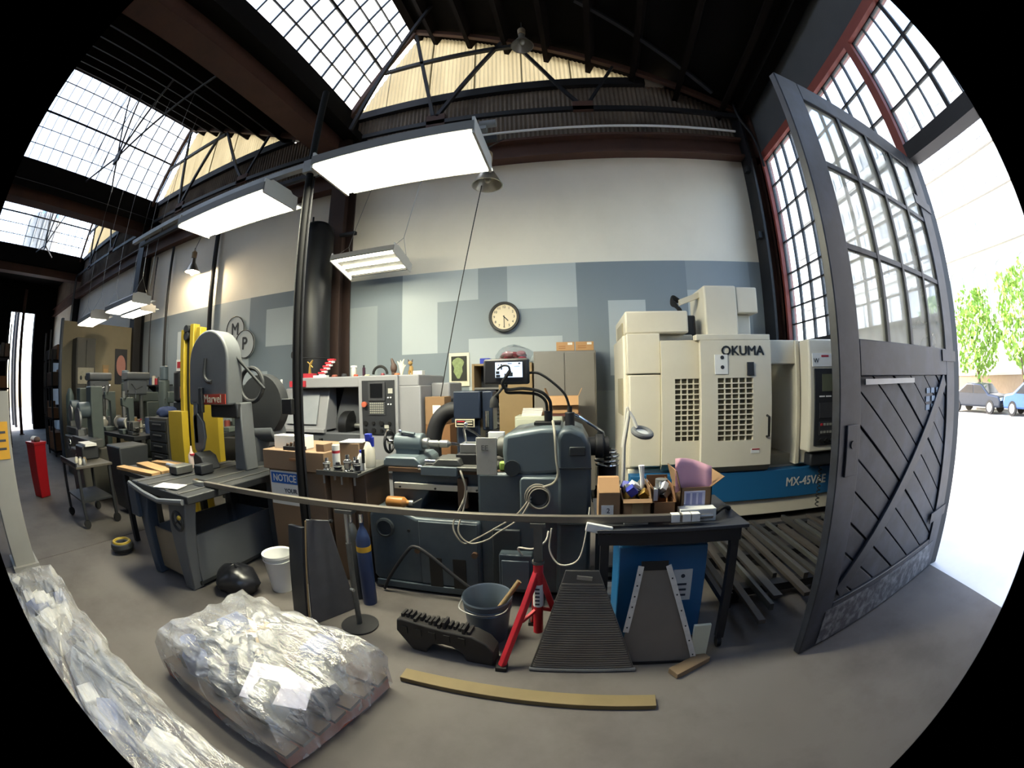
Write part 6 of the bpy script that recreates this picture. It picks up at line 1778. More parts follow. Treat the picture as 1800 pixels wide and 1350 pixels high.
MB().box(-3.2, -3.08, 2.25, 2.4, 0.826, 0.91).build('vise_jaw', 'saw_dark', sw, bev=0.01)
one(MB().obox((-2.95, 1.8, 0.83), (0.26, 0.15, 0.006), (0, 0, R(20))), 'paper_sheet', 'paper', 'white paper sheet on the front of the saw table', 'paper', loc=(-2.95, 1.8, 0.826))
sbt = thing('squeeze_bottle', 'white squeeze bottle standing on the saw table', 'bottle', (-3.46, 2.42, 0.8265))
MB().lathe([(0.035, 0), (0.038, 0.02), (0.036, 0.12), (0.014, 0.16), (0.008, 0.21), (0, 0.21)], (-3.46, 2.42, 0.8265), n=16).build('body', M('bottle_pinkish', '#d2bdb0', 0.4), sbt)
MB().cyl((-3.44, 2.42, 0.95), (-3.44, 2.42, 0.965), 0.03).build('red_print', 'label_red', sbt)
for i, (x, y, l, rz, w) in enumerate(((-3.98, 2.02, 0.7, 8, 0.12), (-3.98, 2.25, 0.7, -5, 0.16), (-4.0, 2.5, 0.6, 12, 0.1))):
    one(MB().obox((x, y, 0.80 + 0.0 * i), (l, w, 0.03), (0, 0, R(rz))), 'wood_offcut', M('offcut', '#a98559', 0.8, var=0.2), ('wood offcut lying by the saw table, nearest the camera', 'widest wood offcut lying by the saw table', 'wood offcut lying farthest back by the saw table')[i], 'offcut', 'wood offcuts by the saw', loc=(x, y, 0.785), bev=0.003)
sd = thing('side_table', 'low dark bench beside the saw carrying wood offcuts', 'bench', (-4.0, 2.3, 0))
MB().box(-4.4, -3.56, 1.95, 2.7, 0.74, 0.785).build('top', 'saw_dark', sd)
for x in (-4.36, -3.66):
    for y in (2.0, 2.6):
        MB().box(x, x + 0.06, y, y + 0.06, 0, 0.74).build('leg', 'saw_dark', sd)
# yellow guards
yg = thing('yellow_lift', 'tall yellow hoist mast with twin columns behind the saw', 'hoist', (-4.2, 3.1, 0))
for x, z in ((-4.42, 2.28), (-4.22, 2.33), (-4.08, 2.28)):
    MB().box(x - 0.045, x + 0.035, 3.0, 3.1, 0.05, z).build('mast_column', 'yellow', yg, bev=0.006)
MB().box(-4.38, -4.26, 3.05, 3.08, 0.4, 2.25).build('chain_channel', 'saw_dark', yg)
for z in (2.2, 2.28):
    MB().cyl((-4.36, 3.0, z), (-4.36, 3.12, z), 0.05).build('pulley', 'saw_dark', yg)
MB().box(-4.62, -4.3, 2.9, 3.0, 0.5, 1.32).build('guard_sheet', 'yellow', yg, bev=0.004)
MB().box(-4.0, -3.66, 2.96, 3.04, 0.6, 1.5).build('guard_sheet', 'yellow', yg, bev=0.004)
MB().box(-3.9, -3.5, 2.9, 3.1, 0.6, 0.75).build('fork_carriage', 'yellow', yg, bev=0.006)
MB().box(-4.5, -3.6, 2.9, 3.3, 0, 0.08).build('base', 'yellow', yg, bev=0.006)
MB().box(-3.78, -3.7, 3.02, 3.1, 1.4, 1.55).build('white_tag', 'paper', yg)
yf = thing('yellow_hoop', 'small yellow hooped frame seen behind the saw column', 'hoop', (-3.6, 3.5, 0))
MB().tube([(-3.75, 3.45, 0), (-3.75, 3.5, 1.2), (-3.45, 3.5, 1.2), (-3.45, 3.5, 0)], 0.035).build('hoop', 'yellow', yf)
MB().box(-3.78, -3.42, 3.5, 3.7, 0, 0.9).build('engine', 'black_steel', yf)

# ------------------------------------------------------------------ cart, red bin, dark bin
ct = thing('machine_cart', 'dark steel trolley with small parts on its top tray', 'cart', (-5.6, 1.9, 0))
MB().box(-6.02, -5.16, 1.62, 2.22, 0.7, 0.73).build('tray', M('cart_top', '#57524b', 0.5, 0.3, var=0.25), ct, bev=0.004)
MB().box(-6.02, -5.16, 1.62, 1.64, 0.73, 0.77).build('tray_lip', 'saw_dark', ct)
MB().box(-5.98, -5.2, 1.66, 2.18, 0.3, 0.32).build('lower_shelf', 'saw_dark', ct)
for x in (-6.0, -5.22):
    for y in (1.64, 2.16):
        lg = MB().box(x, x + 0.04, y, y + 0.04, 0.1, 0.7).build('leg', 'saw_dark', ct)
        MB().cyl((x + 0.0, y + 0.02, 0.055), (x + 0.04, y + 0.02, 0.055), 0.055).build('wheel', 'rubber', lg)
MB().box(-5.95, -5.6, 1.9, 2.2, 0.73, 0.9).build('machine_head', 'saw_dark', ct, bev=0.02)
MB().box(-5.92, -5.55, 1.95, 2.15, 0.9, 0.93).build('white_lid', 'paper', ct)
for i in range(5):
    MB().lathe([(0.03, 0), (0.035, 0.03), (0.02, 0.07), (0, 0.07)], (-5.5 + 0.06 * i, 1.75 + 0.05 * (i % 3), 0.73), n=10).build('small_part', ('bone', 'galvanised', 'tan')[i % 3], ct)
rb = thing('red_bin', 'tall bright red bin standing alone on the far floor', 'bin', (-7.48, 1.45, 0), rz=R(20), world=False)
MB().add([(-.15, -.13, 0), (.15, -.13, 0), (.15, .13, 0), (-.15, .13, 0), (-.19, -.16, .82), (.19, -.16, .82), (.19, .16, .82), (-.19, .16, .82)], [(0, 3, 2, 1), (0, 1, 5, 4), (1, 2, 6, 5), (2, 3, 7, 6), (3, 0, 4, 7)]).build('shell', M('bin_red', '#98101a', 0.4, var=0.1), rb, bev=0.015)
MB().box(-.2, .2, -.17, .17, 0.80, 0.84).build('rim', 'bin_red', rb, bev=0.006)
for i in range(3):
    MB().sph((-0.08 + 0.08 * i, 0, 0.87), 0.08, 10, 6, (1, 1, .6)).build('rag', ('paper', 'white', 'rag_brown')[i], rb)
db = thing('dark_bin', 'dark grey wheeled bin between the trolley and the benches', 'bin', (-5.5, 2.65, 0))
MB().add([(-5.7, 2.45, .06), (-5.3, 2.45, .06), (-5.3, 2.85, .06), (-5.7, 2.85, .06), (-5.76, 2.4, .88), (-5.24, 2.4, .88), (-5.24, 2.9, .88), (-5.76, 2.9, .88)], [(0, 3, 2, 1), (0, 1, 5, 4), (1, 2, 6, 5), (2, 3, 7, 6), (3, 0, 4, 7), (4, 5, 6, 7)]).build('shell', M('bin_grey', '#303336', 0.5), db, bev=0.02)
for x in (-5.66, -5.36):
    MB().cyl((x, 2.8, 0.06), (x + 0.04, 2.8, 0.06), 0.06).build('wheel', 'rubber', db)

# ------------------------------------------------------------------ far benches and machines
def bench(label, x0, x1, y0, y1, z, mat='saw_dark'):
    b = thing('workbench', label, 'workbench', ((x0 + x1) / 2, (y0 + y1) / 2, 0))
    MB().box(x0, x1, y0, y1, z - 0.06, z).build('top', mat, b, bev=0.004)
    MB().box(x0 + .05, x1 - .05, y0 + .05, y1 - .05, 0.2, 0.23).build('shelf', mat, b)
    for x in (x0 + 0.03, x1 - 0.1):
        for y in (y0 + 0.03, y1 - 0.1):
            MB().box(x, x + 0.07, y, y + 0.07, 0, z - 0.06).build('leg', mat, b)
    return b


bench('long dark workbench beyond the trolley, under the far lights', -8.0, -5.9, 3.0, 3.7, 0.92)
bench('dark workbench behind the yellow hoist near the wall', -6.3, -4.8, 3.9, 4.5, 0.95)


def mill(label, x, y, s=1.0, colr='mill_green'):
    M('mill_green', '#545c58', 0.5, 0.1, var=0.2)
    m = thing('milling_machine', label, 'milling machine', (x, y, 0))
    MB().box(x - .3, x + .3, y - .35, y + .35, 0, .16).build('base', colr, m, bev=0.02)
    MB().prism([(x - .22, .16), (x + .22, .16), (x + .18, 1.35), (x - .18, 1.35)], y, y + .35, 'y').build('column', colr, m, bev=0.02)
    MB().box(x - .16, x + .16, y - .5, y + .35, 1.35, 1.55).build('ram', colr, m, bev=0.02)
    MB().cyl((x, y - .5, 1.1), (x, y - .5, 1.75), .11).build('head', colr, m, bev=0.02)
    MB().cyl((x, y - .5, 1.75), (x, y - .5, 2.0), .09).build('motor', 'lathe_light', m, bev=0.02)
    MB().cyl((x, y - .5, .98), (x, y - .5, 1.1), .05).build('quill', 'chrome', m)
    MB().box(x - .15, x + .15, y - .55, y, .55, .82).build('knee', colr, m, bev=0.02)
    MB().box(x - .6, x + .6, y - .62, y - .36, .84, .92).build('table', 'cast_steel', m, bev=0.006)
    hw_ = MB().torus((x - .66, y - .49, .88), .09, .012, 'x', 18, 6).build('handwheel', 'chrome', m)
    MB().cyl((x - .66, y - .49, .88), (x - .6, y - .49, .88), .02).build('hub', 'chrome', hw_)
    MB().tube([(x + .1, y - .55, 1.35), (x + .22, y - .62, 1.42)], .01).build('feed_lever', 'chrome', m)
    return m


mill('grey milling machine among the far benches', -6.9, 4.75)
mill('grey milling machine farthest back by the pale partition', -8.7, 4.75)


def drill(label, x, y):
    d = thing('drill_press', label, 'drill press', (x, y, 0))
    MB().box(x - .2, x + .2, y - .25, y + .2, 0, .06).build('base', 'saw_dark', d, bev=0.01)
    MB().cyl((x, y + .1, .06), (x, y + .1, 1.9), .045).build('column', 'cast_steel', d)
    MB().box(x - .12, x + .12, y - .3, y + .2, 1.5, 1.78).build('head', 'saw_grey', d, bev=0.03)
    MB().prism(rrect(x - .15, x + .15, 1.78, 1.92, .04), y - .32, y + .25, 'y').build('belt_cover', 'saw_grey', d, bev=0.01)
    MB().cyl((x, y - .2, 1.28), (x, y - .2, 1.5), .025).build('spindle', 'chrome', d)
    MB().cyl((x, y - .15, .98), (x, y - .15, 1.02), .17, n=22).build('table', 'cast_steel', d)
    MB().cyl((x, y + .1, .94), (x, y - .15, .98), .03).build('table_arm', 'cast_steel', d)
    for k in range(3):
        a = R(20 + 120 * k)
        MB().cyl((x + .14, y - .1, 1.6), (x + .17, y - .1 + .16 * math.cos(a), 1.6 + .16 * math.sin(a)), .008, n=6).build('feed_handle', 'chrome', d)
    return d


drill('drill press beside the long far workbench', -8.35, 3.4)
drill('drill press in front of the far milling machine', -7.8, 4.1)
vise = thing('bench_vise', 'steel bench vise at the end of the long far workbench', 'vise', (-6.2, 3.15, 0.92))
MB().box(-6.3, -6.1, 3.08, 3.22, 0.92, 0.98).build('base', 'cast_steel', vise, bev=0.01)
MB().box(-6.32, -6.2, 3.08, 3.22, 0.98, 1.12).build('fixed_jaw', 'cast_steel', vise, bev=0.01)
MB().box(-6.16, -6.06, 3.08, 3.22, 0.98, 1.12).build('moving_jaw', 'cast_steel', vise, bev=0.01)
MB().cyl((-6.06, 3.15, 1.03), (-5.95, 3.15, 1.03), 0.02).build('screw', 'chrome', vise)
MB().cyl((-5.96, 3.05, 1.03), (-5.96, 3.25, 1.03), 0.01).build('handle', 'chrome', vise)
gd = thing('bench_grinder', 'grey bench grinder with two wheels on the long far workbench', 'grinder', (-6.9, 3.3, 0.92))
MB().cyl((-7.05, 3.3, 1.06), (-6.75, 3.3, 1.06), 0.085).build('motor', 'galvanised', gd, bev=0.015)
MB().box(-7.0, -6.8, 3.22, 3.38, 0.92, 1.0).build('foot', 'saw_dark', gd)
for x in (-7.16, -6.68):
    MB().cyl((x, 3.3, 1.06), (x + 0.04, 3.3, 1.06), 0.1, n=22).build('wheel', 'bone', gd)
random.seed(17)
cols = ['#6a6f73', '#8b8d88', '#3c4a6b', '#7a3a32', '#b8b19a', '#3d4138', '#9a7b4a', '#55585c']
spots = []
for i in range(26):
    if i < 16:
        x, y, z = -7.95 + i * 0.125, 3.45 + 0.15 * (i % 2), 0.92
    else:
        x, y, z = -6.25 + (i - 16) * 0.13, 4.1 + 0.2 * (i % 2), 0.95
    spots.append((x, y, z))
kinds = ['tin', 'carton', 'bottle', 'tool_box']
ordn = ['first', 'second', 'third', 'fourth', 'fifth', 'sixth', 'seventh', 'eighth', 'ninth', 'tenth', 'eleventh', 'twelfth', 'thirteenth', 'fourteenth', 'fifteenth', 'sixteenth']
cn = {'#6a6f73': 'grey', '#8b8d88': 'pale grey', '#3c4a6b': 'blue', '#7a3a32': 'red-brown', '#b8b19a': 'cream', '#3d4138': 'dark green', '#9a7b4a': 'tan', '#55585c': 'dark grey'}
for i, (x, y, z) in enumerate(spots):
    k = kinds[(i * 7 + i // 5) % 4]
    c = cols[(i * 3) % 8]
    m = M('clutter_' + c[1:], c, 0.5, var=0.15)
    where = ('on the long far workbench' if i < 16 else 'on the bench behind the yellow hoist')
    t = thing(k, '%s %s, %s item %s' % (cn[c], k.replace('_', ' '), ordn[i if i < 16 else i - 16], where), k.replace('_', ' '), (x, y, z))
    h = 0.12 + 0.14 * random.random()
    if k == 'tin':
        MB().cyl((x, y, z), (x, y, z + h), 0.05, n=14).build('body', m, t, bev=0.004)
        MB().cyl((x, y, z + h), (x, y, z + h + 0.012), 0.044, n=14).build('lid', 'steel', t)
    elif k == 'bottle':
        MB().lathe([(0.035, 0), (0.037, h * .6), (0.014, h * .8), (0.014, h), (0, h)], (x, y, z), n=12).build('body', m, t)
        MB().cyl((x, y, z + h), (x, y, z + h + 0.025), 0.016).build('cap', 'label_red', t)
    elif k == 'carton':
        MB().box(x - .06, x + .06, y - .05, y + .05, z, z + h).build('body', m, t, bev=0.003)
        MB().box(x - .03, x + .03, y - .053, y - .05, z + h * .4, z + h * .75).build('label_sticker', 'paper', t)
    else:
        MB().box(x - .06, x + .06, y - .06, y + .06, z, z + h * .7).build('body', m, t, bev=0.006)
        MB().tube([(x - .04, y, z + h * .7), (x - .04, y, z + h * .7 + .04), (x + .04, y, z + h * .7 + .04), (x + .04, y, z + h * .7)], 0.006, 6).build('handle', 'steel', t)
rc = thing('bin_rack', 'small rack of red and white parts bins beside the yellow guard', 'rack', (-4.95, 3.3, 0))
MB().box(-5.1, -4.8, 3.25, 3.45, 0.0, 1.3).build('cabinet', 'saw_dark', rc)
for i in range(6):
    MB().box(-4.92, -4.82, 3.18, 3.26, 0.9 + i * 0.065, 0.945 + i * 0.065).build('drawer', 'bin_red' if i % 2 else 'white', rc)
MB().box(-5.06, -4.96, 3.2, 3.25, 1.0, 1.15).build('drawer', 'bin_red', rc)
wp = thing('wall_panel', 'white wall-mounted control box with a dark screen near the yellow mast', 'control box', (-7.2, 5.4, 1.5))
MB().box(-7.5, -6.95, 5.35, 5.55, 1.5, 2.25).build('box', 'white', wp, bev=0.01)
MB().box(-7.4, -7.05, 5.34, 5.352, 1.85, 2.1).build('screen', 'cnc_dark', wp)
cm = thing('orange_tag_machine', 'dark machine head with an orange and white tag by the yellow hoist', 'machine', (-5.6, 3.75, 0))
MB().box(-5.75, -5.45, 3.71, 3.86, 0, 1.4).build('pedestal', 'saw_dark', cm, bev=0.02)
MB().cyl((-5.6, 3.78, 1.4), (-5.6, 3.78, 1.85), 0.12).build('head', 'black_steel', cm, bev=0.03)
MB().box(-5.66, -5.5, 3.7, 3.72, 1.45, 1.62).build('tag', M('tag_orange', '#d88a66', 0.6), cm)
sg = thing('red_sign', 'small red and white sign on the wall beyond the benches', 'sign', (-8.2, 5.5, 2.0))
MB().box(-8.4, -8.05, 5.53, 5.56, 2.0, 2.25).build('board', 'paper', sg)
MB().box(-8.36, -8.12, 5.525, 5.53, 2.06, 2.2).build('red_field', 'label_red', sg)

# bulkier equipment crowding the benches
def arbor(label, x, y, z, h=0.55):
    p = thing('arbor_press', label, 'press', (x, y, z))
    MB().box(x - .09, x + .09, y - .16, y + .12, z, z + .07).build('base', 'mill_green', p, bev=0.01)
    MB().prism([(y + .02, z + .07), (y + .12, z + .07), (y + .12, z + h), (y - .12, z + h), (y - .12, z + h - .12), (y + .0, z + h - .16)], x - .05, x + .05, 'x').build('frame', 'mill_green', p, bev=0.012)
    MB().box(x - .025, x + .025, y - .1, y - .05, z + h - .3, z + h + .1).build('ram', 'steel', p)
    MB().cyl((x + .05, y - .07, z + h - .05), (x + .3, y - .12, z + h + .1), .012).build('lever', 'chrome', p)
    return p


def surface_grinder(label, x, y):
    g = thing('surface_grinder', label, 'grinder', (x, y, 0))
    MB().box(x - .32, x + .32, y - .3, y + .3, 0, .75).build('base', 'locker', g, bev=0.02)
    MB().box(x - .5, x + .5, y - .18, y + .12, .78, .9).build('table', 'cast_steel', g, bev=0.008)
    MB().box(x - .14, x + .14, y + .05, y + .3, .75, 1.65).build('column', 'mill_green', g, bev=0.02)
    MB().cyl((x, y + .1, 1.3), (x, y - .18, 1.3), .12, n=20).build('spindle_head', 'lathe_light', g, bev=0.015)
    MB().cyl((x, y - .2, 1.18), (x, y - .16, 1.18), .16, n=22).build('wheel_guard', 'galvanised', g)
    h_ = MB().torus((x + .2, y - .33, .6), .1, .013, 'y', 20, 6).build('handwheel', 'chrome', g)
    MB().cyl((x + .2, y - .34, .6), (x + .2, y - .3, .6), .025).build('hub', 'chrome', h_)
    MB().box(x - .46, x - .3, y - .1, y + .08, .9, 1.0).build('magnetic_chuck', 'steel', g)
    return g


arbor('green-grey arbor press on the long far workbench, end by the saw', -6.5, 3.2, 0.92)
arbor('green-grey arbor press on the long far workbench, middle', -7.32, 3.2, 0.92, 0.65)
arbor('green-grey arbor press on the bench behind the yellow hoist', -4.88, 4.25, 0.95, 0.7)
surface_grinder('dark surface grinder between the trolley and the long bench', -6.75, 2.45)
surface_grinder('dark surface grinder beyond the drill press', -9.0, 3.0)
surface_grinder('dark surface grinder against the mural behind the benches', -5.6, 5.15)
tct = thing('tool_chest', 'dark multi-drawer tool chest behind the wheeled bin', 'tool chest', (-5.35, 3.4, 0))
MB().box(-5.7, -5.15, 3.2, 3.6, 0.0, 1.2).build('carcass', 'locker', tct, bev=0.01)
for k in range(7):
    dw = MB().box(-5.67, -5.18, 3.18, 3.2, 0.12 + k * 0.15, 0.25 + k * 0.15).build('drawer', 'saw_dark', tct, bev=0.004)
    MB().box(-5.55, -5.3, 3.165, 3.18, 0.2 + k * 0.15, 0.215 + k * 0.15).build('handle', 'steel', dw)
one(lump((-5.45, 3.4, 1.26), 0.2, 0.15, 0.08, 41, floor=1.2), 'rag_heap', M('rag_bluegrey', '#3d4a70', 0.9, var=0.3), 'heap of blue rags on the dark tool chest', 'rags', loc=(-5.45, 3.4, 1.2))
one(lump((-7.7, 3.16, 1.02), 0.17, 0.12, 0.13, 43, floor=0.922), 'plastic_heap', M('plastic_pale', '#a5a39a', 0.35, var=0.2), 'crumpled pale plastic heap on the long far workbench', 'plastic', loc=(-7.7, 3.16, 0.92))
wshf = thing('wall_shelf', 'dark wall shelf with tins above the benches near the far column', 'shelf', (-9.0, 5.4, 1.7))
MB().box(-9.7, -8.6, 5.3, 5.56, 1.68, 1.71).build('board', 'saw_dark', wshf)
for x in (-9.5, -8.8):
    MB().prism([(5.32, 1.68), (5.56, 1.68), (5.56, 1.5)], x, x + .03, 'x').build('bracket', 'saw_dark', wshf)
for k in range(7):
    x = -9.62 + k * 0.15
    tn = thing('paint_tin', '%s paint tin on the wall shelf, counted from the far end' % ordn[k], 'tin', (x, 5.42, 1.71), group='tins on the wall shelf')
    MB().cyl((x, 5.42, 1.71), (x, 5.42, 1.86 + 0.03 * (k % 3)), 0.055, n=14).build('body', ('part_grey', 'clutter_3c4a6b', 'bone', 'label_red')[k % 4], tn)
    MB().torus((x, 5.42, 1.86 + 0.03 * (k % 3)), 0.052, 0.005, 'z', 14, 6).build('rim', 'steel', tn)

# ------------------------------------------------------------------ partition and things against it
M('partition', '#7d7560', 0.75, var=0.08)
pt = thing('wall_partition', None, None, (-10.4, 4.2, 0), kind='structure')
MB().box(-10.5, -10.4, 2.95, 5.24, 0, 3.15).build('board', 'partition', pt, smooth=False)
MB().box(-10.5, -10.36, 2.9, 2.97, 0, 3.2).build('edge_post', 'saw_blue', pt, smooth=False)
tcb = thing('tall_locker', 'tall dark grey locker against the pale partition', 'locker', (-10.15, 3.6, 0))
MB().box(-10.38, -9.95, 3.3, 3.9, 0, 2.75).build('carcass', M('locker', '#47453f', 0.6, var=0.15), tcb, bev=0.01)
MB().box(-9.95, -9.93, 3.33, 3.59, 0.1, 2.7).build('door', 'locker', tcb)
MB().box(-9.95, -9.93, 3.61, 3.87, 0.1, 2.7).build('door', 'locker', tcb)
MB().box(-9.929, -9.92, 3.35, 3.85, 1.75, 2.1).build('poster', M('poster_pale', '#8f8a7a', 0.7, var=0.3, scale=12), tcb)
for i in range(3):
    MB().sph((-9.918, 3.45 + 0.15 * i, 1.88), 0.05, 8, 6, (0.1, 0.7, 1)).build('poster_blot', 'black', tcb)
ps1 = thing('round_poster', 'dark poster with a pink oval on the pale partition', 'poster', (-10.39, 4.85, 2.0))
MB().box(-10.4, -10.385, 4.72, 5.12, 1.75, 2.6).build('sheet', 'cnc_dark', ps1)
MB().prism([(4.92 + 0.15 * math.cos(R(a)), 2.2 + 0.25 * math.sin(R(a))) for a in range(0, 360, 15)], -10.385, -10.378, 'x').build('oval', M('oval_pink', '#a8756a', 0.6), ps1)
for i, (y, z) in enumerate(((4.42, 1.75), (4.52, 1.3))):
    f_ = thing('framed_notice', ('tan hanging notice on the partition left of the oval poster', 'small brown frame on the partition below the tan notice')[i], 'notice', (-10.39, y, z))
    MB().box(-10.4, -10.385, y - .1, y + .1, z, z + .45 - .2 * i).build('sheet', 'tan' if i == 0 else 'desk_brown', f_)
    MB().box(-10.386, -10.38, y - .07, y + .07, z + .04, z + .36 - .2 * i).build('print', 'offcut', f_)
for i, y in enumerate((3.05, 4.15)):
    one(MB().lathe([(0.0, 0), (0.11, 0.0), (0.12, 0.02), (0.12, 1.5), (0.06, 1.62), (0.03, 1.66), (0, 1.66)], (-9.75, y, 0), n=20), 'gas_cylinder', M('cyl_teal', '#4c5a58', 0.4, 0.2), ('tall teal gas cylinder standing at the partition edge', 'tall teal gas cylinder standing by the locker')[i], 'gas cylinder', loc=(-9.75, y, 0))

# dark racks at the far end
def rack(label, x0, x1, y0, y1, zs, seed):
    r = thing('storage_rack', label, 'rack', ((x0 + x1) / 2, (y0 + y1) / 2, 0))
    for x in (x0, x1 - .06):
        for y in (y0, y1 - .06):
            MB().box(x, x + .06, y, y + .06, 0, zs[-1]).build('upright', 'saw_dark', r)
    rd = random.Random(seed)
    for z in zs[:-1]:
        MB().box(x0, x1, y0, y1, z, z + .04).build('shelf_board', 'roof_wood', r)
        yy = y0 + .05
        while yy < y1 - .2:
            w_ = rd.uniform(.15, .35)
            MB().box(x0 + .1, x1 - .03, yy, min(yy + w_, y1 - .05), z + .04, z + rd.uniform(.25, .5)).build('stored_crate', ('card_dark', 'saw_dark', 'locker', 'desk_brown', 'part_grey')[rd.randrange(5)], r, bev=0.01)
            yy += w_ + .04
    return r


rack('tall dark storage rack next to the bright far doorway', -15.0, -14.0, 3.45, 4.6, [0.1, 0.9, 1.7, 2.5, 3.4], 1)
rack('tall dark storage rack in front of the far partition end', -12.8, -11.8, 3.0, 3.9, [0.1, 0.9, 1.7, 2.6], 2)
rack('dark storage rack on the near side of the bright far doorway', -16.5, -15.0, 0.9, 1.75, [0.1, 0.9, 1.7, 2.6, 3.6], 3)
dp = thing('far_post', 'thin brown post standing in the bright far doorway', 'post', (-19.5, 2.95, 0))
MB().cyl((-19.5, 2.95, 0), (-19.5, 2.95, 5.6), 0.1).build('tube', 'red_oxide', dp)
MB().box(-19.65, -19.35, 2.8, 3.1, 0, 0.03).build('base_plate', 'red_oxide', dp)
wc = thing('white_pillar', 'white painted post with a yellow notice at the picture edge', 'post', (-4.4, 0.38, 0))
MB().box(-4.75, -4.42, 0.16, 0.5, 0, 1.58).build('post', M('pillar_white', '#8c8b88', 0.6, var=0.08), wc, bev=0.01)
MB().box(-4.42, -4.412, 0.2, 0.46, 1.0, 1.32).build('notice', M('notice_yellow', '#c8962a', 0.5), wc)
for k in range(3):
    MB().box(-4.412, -4.409, 0.24, 0.42, 1.08 + 0.07 * k, 1.1 + 0.07 * k).build('printed_line', 'ink', wc)
MB().box(-4.8, -4.37, 0.12, 0.54, 0, 0.05).build('base', 'pillar_white', wc)
bb = thing('yellow_roll', 'small coil of yellow strapping on the floor by the saw leg', 'coil', (-4.15, 1.72, 0))
MB().torus((-4.15, 1.72, 0.06), 0.1, 0.05, 'z', 22, 8).build('coil', 'saw_dark', bb)
MB().torus((-4.15, 1.72, 0.1), 0.1, 0.02, 'z', 22, 6).build('strap', 'yellow', bb)
# ------------------------------------------------------------------ street side
M('facade', '#c8c8c8', 0.85, var=0.06)
M('facade_trim', '#b4b2ae', 0.85, var=0.08)
M('window_sky_tone', '#8f96a3', 0.25, var=0.2)  # pane colour lightened to stand in for reflected sky
bl = thing('apartment_building', 'tall pale stone building with arched windows across the street', 'building', (26, 14, 0))
MB().box(26, 34, -12, 40, 0, 24).build('wall', 'facade', bl, smooth=False)
for z in (4.6, 8.9, 12.0, 14.6, 18):
    MB().box(25.75, 26.0, -12, 40, z, z + 0.28).build('ledge', 'facade_trim', bl, smooth=False)
aw = None
fr = None
for k in range(14):
    y = 12.3 + 2.6 * (k - 5)
    pts = [(-0.62, 0), (0.62, 0), (0.62, 2.0)] + [(0.62 * math.cos(R(a)), 2.0 + 0.62 * math.sin(R(a))) for a in range(15, 180, 15)] + [(-0.62, 2.0)]
    if aw is None:
        aw = MB().prism(pts, -0.03, 0.03, 'x').build('window', 'window_sky_tone', bl, local=True)
        fr = MB()
        ring = [(0, p[0] * 1.12, p[1]) for p in pts[1:]] + [(0, -0.7, 0)]
        fr = MB().tube(ring, 0.09, 6, closed=False).build('window_surround', 'facade_trim', bl, local=True)
        aw.location = (25.97 - 26, y - 14, 5.5)
        fr.location = (25.95 - 26, y - 14, 5.5)
        aws, frs = aw, fr
    else:
        inst(aws, 'window', (25.97, y, 5.5), bl)
        inst(frs, 'window_surround', (25.95, y, 5.5), bl)
    for z in (9.5, 12.6, 15.3, 19.0):
        for dy in (-0.55, 0.55):
            if k == 0 and z == 9.5 and dy < 0:
                sq = MB().box(-0.04, 0.04, -0.38, 0.38, 0, 1.3).build('window', 'window_sky_tone', bl, smooth=False, local=True)
                sq.location = (25.97 - 26, y + dy - 14, z)
            else:
                inst(sq, 'window', (25.97, y + dy, z), bl)
gw = thing('garden_wall', 'low brownish wall with fence behind the parked cars', 'wall', (23.9, 14, 0))
MB().box(23.8, 24.1, -12, 40, 0, 1.55).build('masonry', M('garden', '#8d7a66', 0.9, var=0.15), gw, smooth=False)
MB().box(23.75, 24.15, -12, 40, 1.55, 1.68).build('coping', 'facade_trim', gw, smooth=False)


def tree(label, x, y, h, r, seed):
    rd = random.Random(seed)
    t = thing('street_tree', label, 'tree', (x, y, 0), group=None)
    MB().tube([(x, y, 0), (x + 0.05, y, 1.2), (x - 0.05, y + .1, h - r * 1.1)], [0.14, 0.11, 0.07], 8).build('trunk', M('bark', '#6b5a48', 0.9, var=0.2), t)
    mb = MB()
    for i in range(1300):
        while True:
            p = Vector((rd.uniform(-1, 1), rd.uniform(-1, 1), rd.uniform(-1, 1)))
            if 0.25 < p.length < 1:
                break
        p = p.normalized() * (p.length ** 0.4)
        k = 1 + 0.25 * math.sin(5 * p.x + seed) * math.sin(4 * p.z + 3 * p.y)
        c = Vector((x, y, h - r * 0.1)) + Vector((p.x * r * 0.9 * k, p.y * r * 0.9 * k, p.z * r * 1.25 * k))
        e = Euler((rd.uniform(0, 6), rd.uniform(0, 6), rd.uniform(0, 6))).to_matrix()
        s = rd.uniform(0.1, 0.22)
        a, b = e @ Vector((s, 0, 0)), e @ Vector((0, s * .6, 0))
        mb.quad(c - a, c - b, c + a, c + b)
    o = mb.build('foliage', M('leaf', '#7fa03c', 0.6, var=0.45, scale=1.5), t, smooth=False)
    o['kind'] = 'stuff'
    return t


tree('bright green street tree beyond the dark parked car', 21.5, 13.2, 3.9, 1.75, 1)
tree('taller bright green street tree at the picture edge', 21.5, 9.3, 4.4, 1.9, 2)
tree('bright green street tree half hidden by the big door', 21.6, 17.2, 4.3, 1.5, 3)


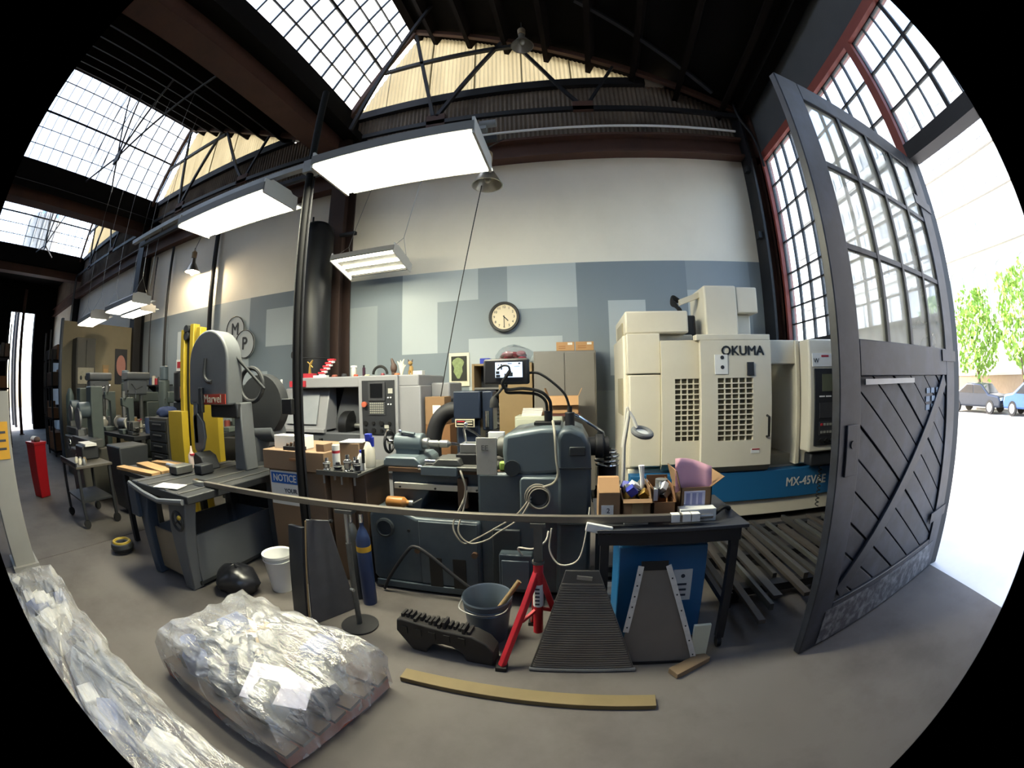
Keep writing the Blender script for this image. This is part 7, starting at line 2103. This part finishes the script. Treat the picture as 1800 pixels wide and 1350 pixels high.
def car(label, x, y, body):
    c = thing('parked_car', label, 'car', (x, y, -0.12), world=False)
    prof = [(-2.05, 0.3), (-2.1, 0.62), (-1.95, 0.8), (-1.15, 0.88), (-0.6, 1.3), (0.55, 1.36), (1.35, 0.95), (2.0, 0.88), (2.1, 0.6), (2.05, 0.3)]
    MB().prism(prof, -0.82, 0.82, 'x').build('body', body, c, bev=0.09, seg=3)
    glassm = M('car_glass', '#20262e', 0.08, spec=0.8)
    for s in (-1, 1):
        MB().prism([(-1.0, 0.9), (-0.56, 1.24), (-0.05, 1.27), (-0.05, 0.9)], s * 0.8, s * 0.835, 'x').build('side_window', glassm, c)
        MB().prism([(0.03, 0.9), (0.03, 1.27), (0.5, 1.28), (1.1, 0.93)], s * 0.8, s * 0.835, 'x').build('side_window', glassm, c)
        for yy in (-1.3, 1.35):
            w_ = MB().cyl((s * 0.66, yy, 0.31), (s * 0.85, yy, 0.31), 0.31, n=22).build('wheel', 'rubber', c)
            MB().cyl((s * 0.85, yy, 0.31), (s * 0.87, yy, 0.31), 0.2, n=18).build('hubcap', 'chrome', w_)
    MB().prism([(-1.13, 0.9), (-0.63, 1.28), (-0.6, 1.26), (-1.08, 0.88)], -0.68, 0.68, 'x').build('windscreen', glassm, c)
    MB().prism([(0.6, 1.34), (1.33, 0.96), (1.3, 0.93), (0.58, 1.3)], -0.68, 0.68, 'x').build('rear_window', glassm, c)
    for s in (-1, 1):
        MB().box(s * 0.6 - .14, s * 0.6 + .14, -2.13, -2.06, 0.6, 0.72).build('headlight', 'white', c)
    return c


car('dark grey parked car across the street', 19.6, 12.0, M('car_dark', '#2b313c', 0.25, 0.4, spec=0.7))
car('blue parked car at the picture edge across the street', 19.6, 7.6, M('car_blue', '#3a5a8c', 0.25, 0.3, spec=0.7))
# ------------------------------------------------------------------ beyond the far end of the hall
tag(MB().box(-60, -22.2, -30, 40, -0.3, -0.02).build('pavement', 'pavement', smooth=False), kind='structure')
wt = thing('roof_tank', 'grey cylindrical water tank with blue fittings beyond the farthest skylight', 'tank', (-25, 4.1, 0))
MB().lathe([(1.45, 7.2), (1.45, 10.3), (1.2, 10.6), (0, 10.7)], (-25, 4.1, 0), n=32).build('shell', M('tank_grey', '#6d6a66', 0.6, var=0.1), wt)
for a in (45, 135, 225, 315):
    MB().cyl((-25 + 1.2 * math.cos(R(a)), 4.1 + 1.2 * math.sin(R(a)), 0), (-25 + 1.2 * math.cos(R(a)), 4.1 + 1.2 * math.sin(R(a)), 7.2), 0.12).build('support_leg', 'dark_steel', wt)
for dy in (-0.5, 0.7):
    MB().cyl((-23.9, 4.1 + dy, 10.3), (-23.9, 4.1 + dy, 10.9), 0.15).build('fitting', M('tank_blue', '#2f8fc4', 0.4), wt)
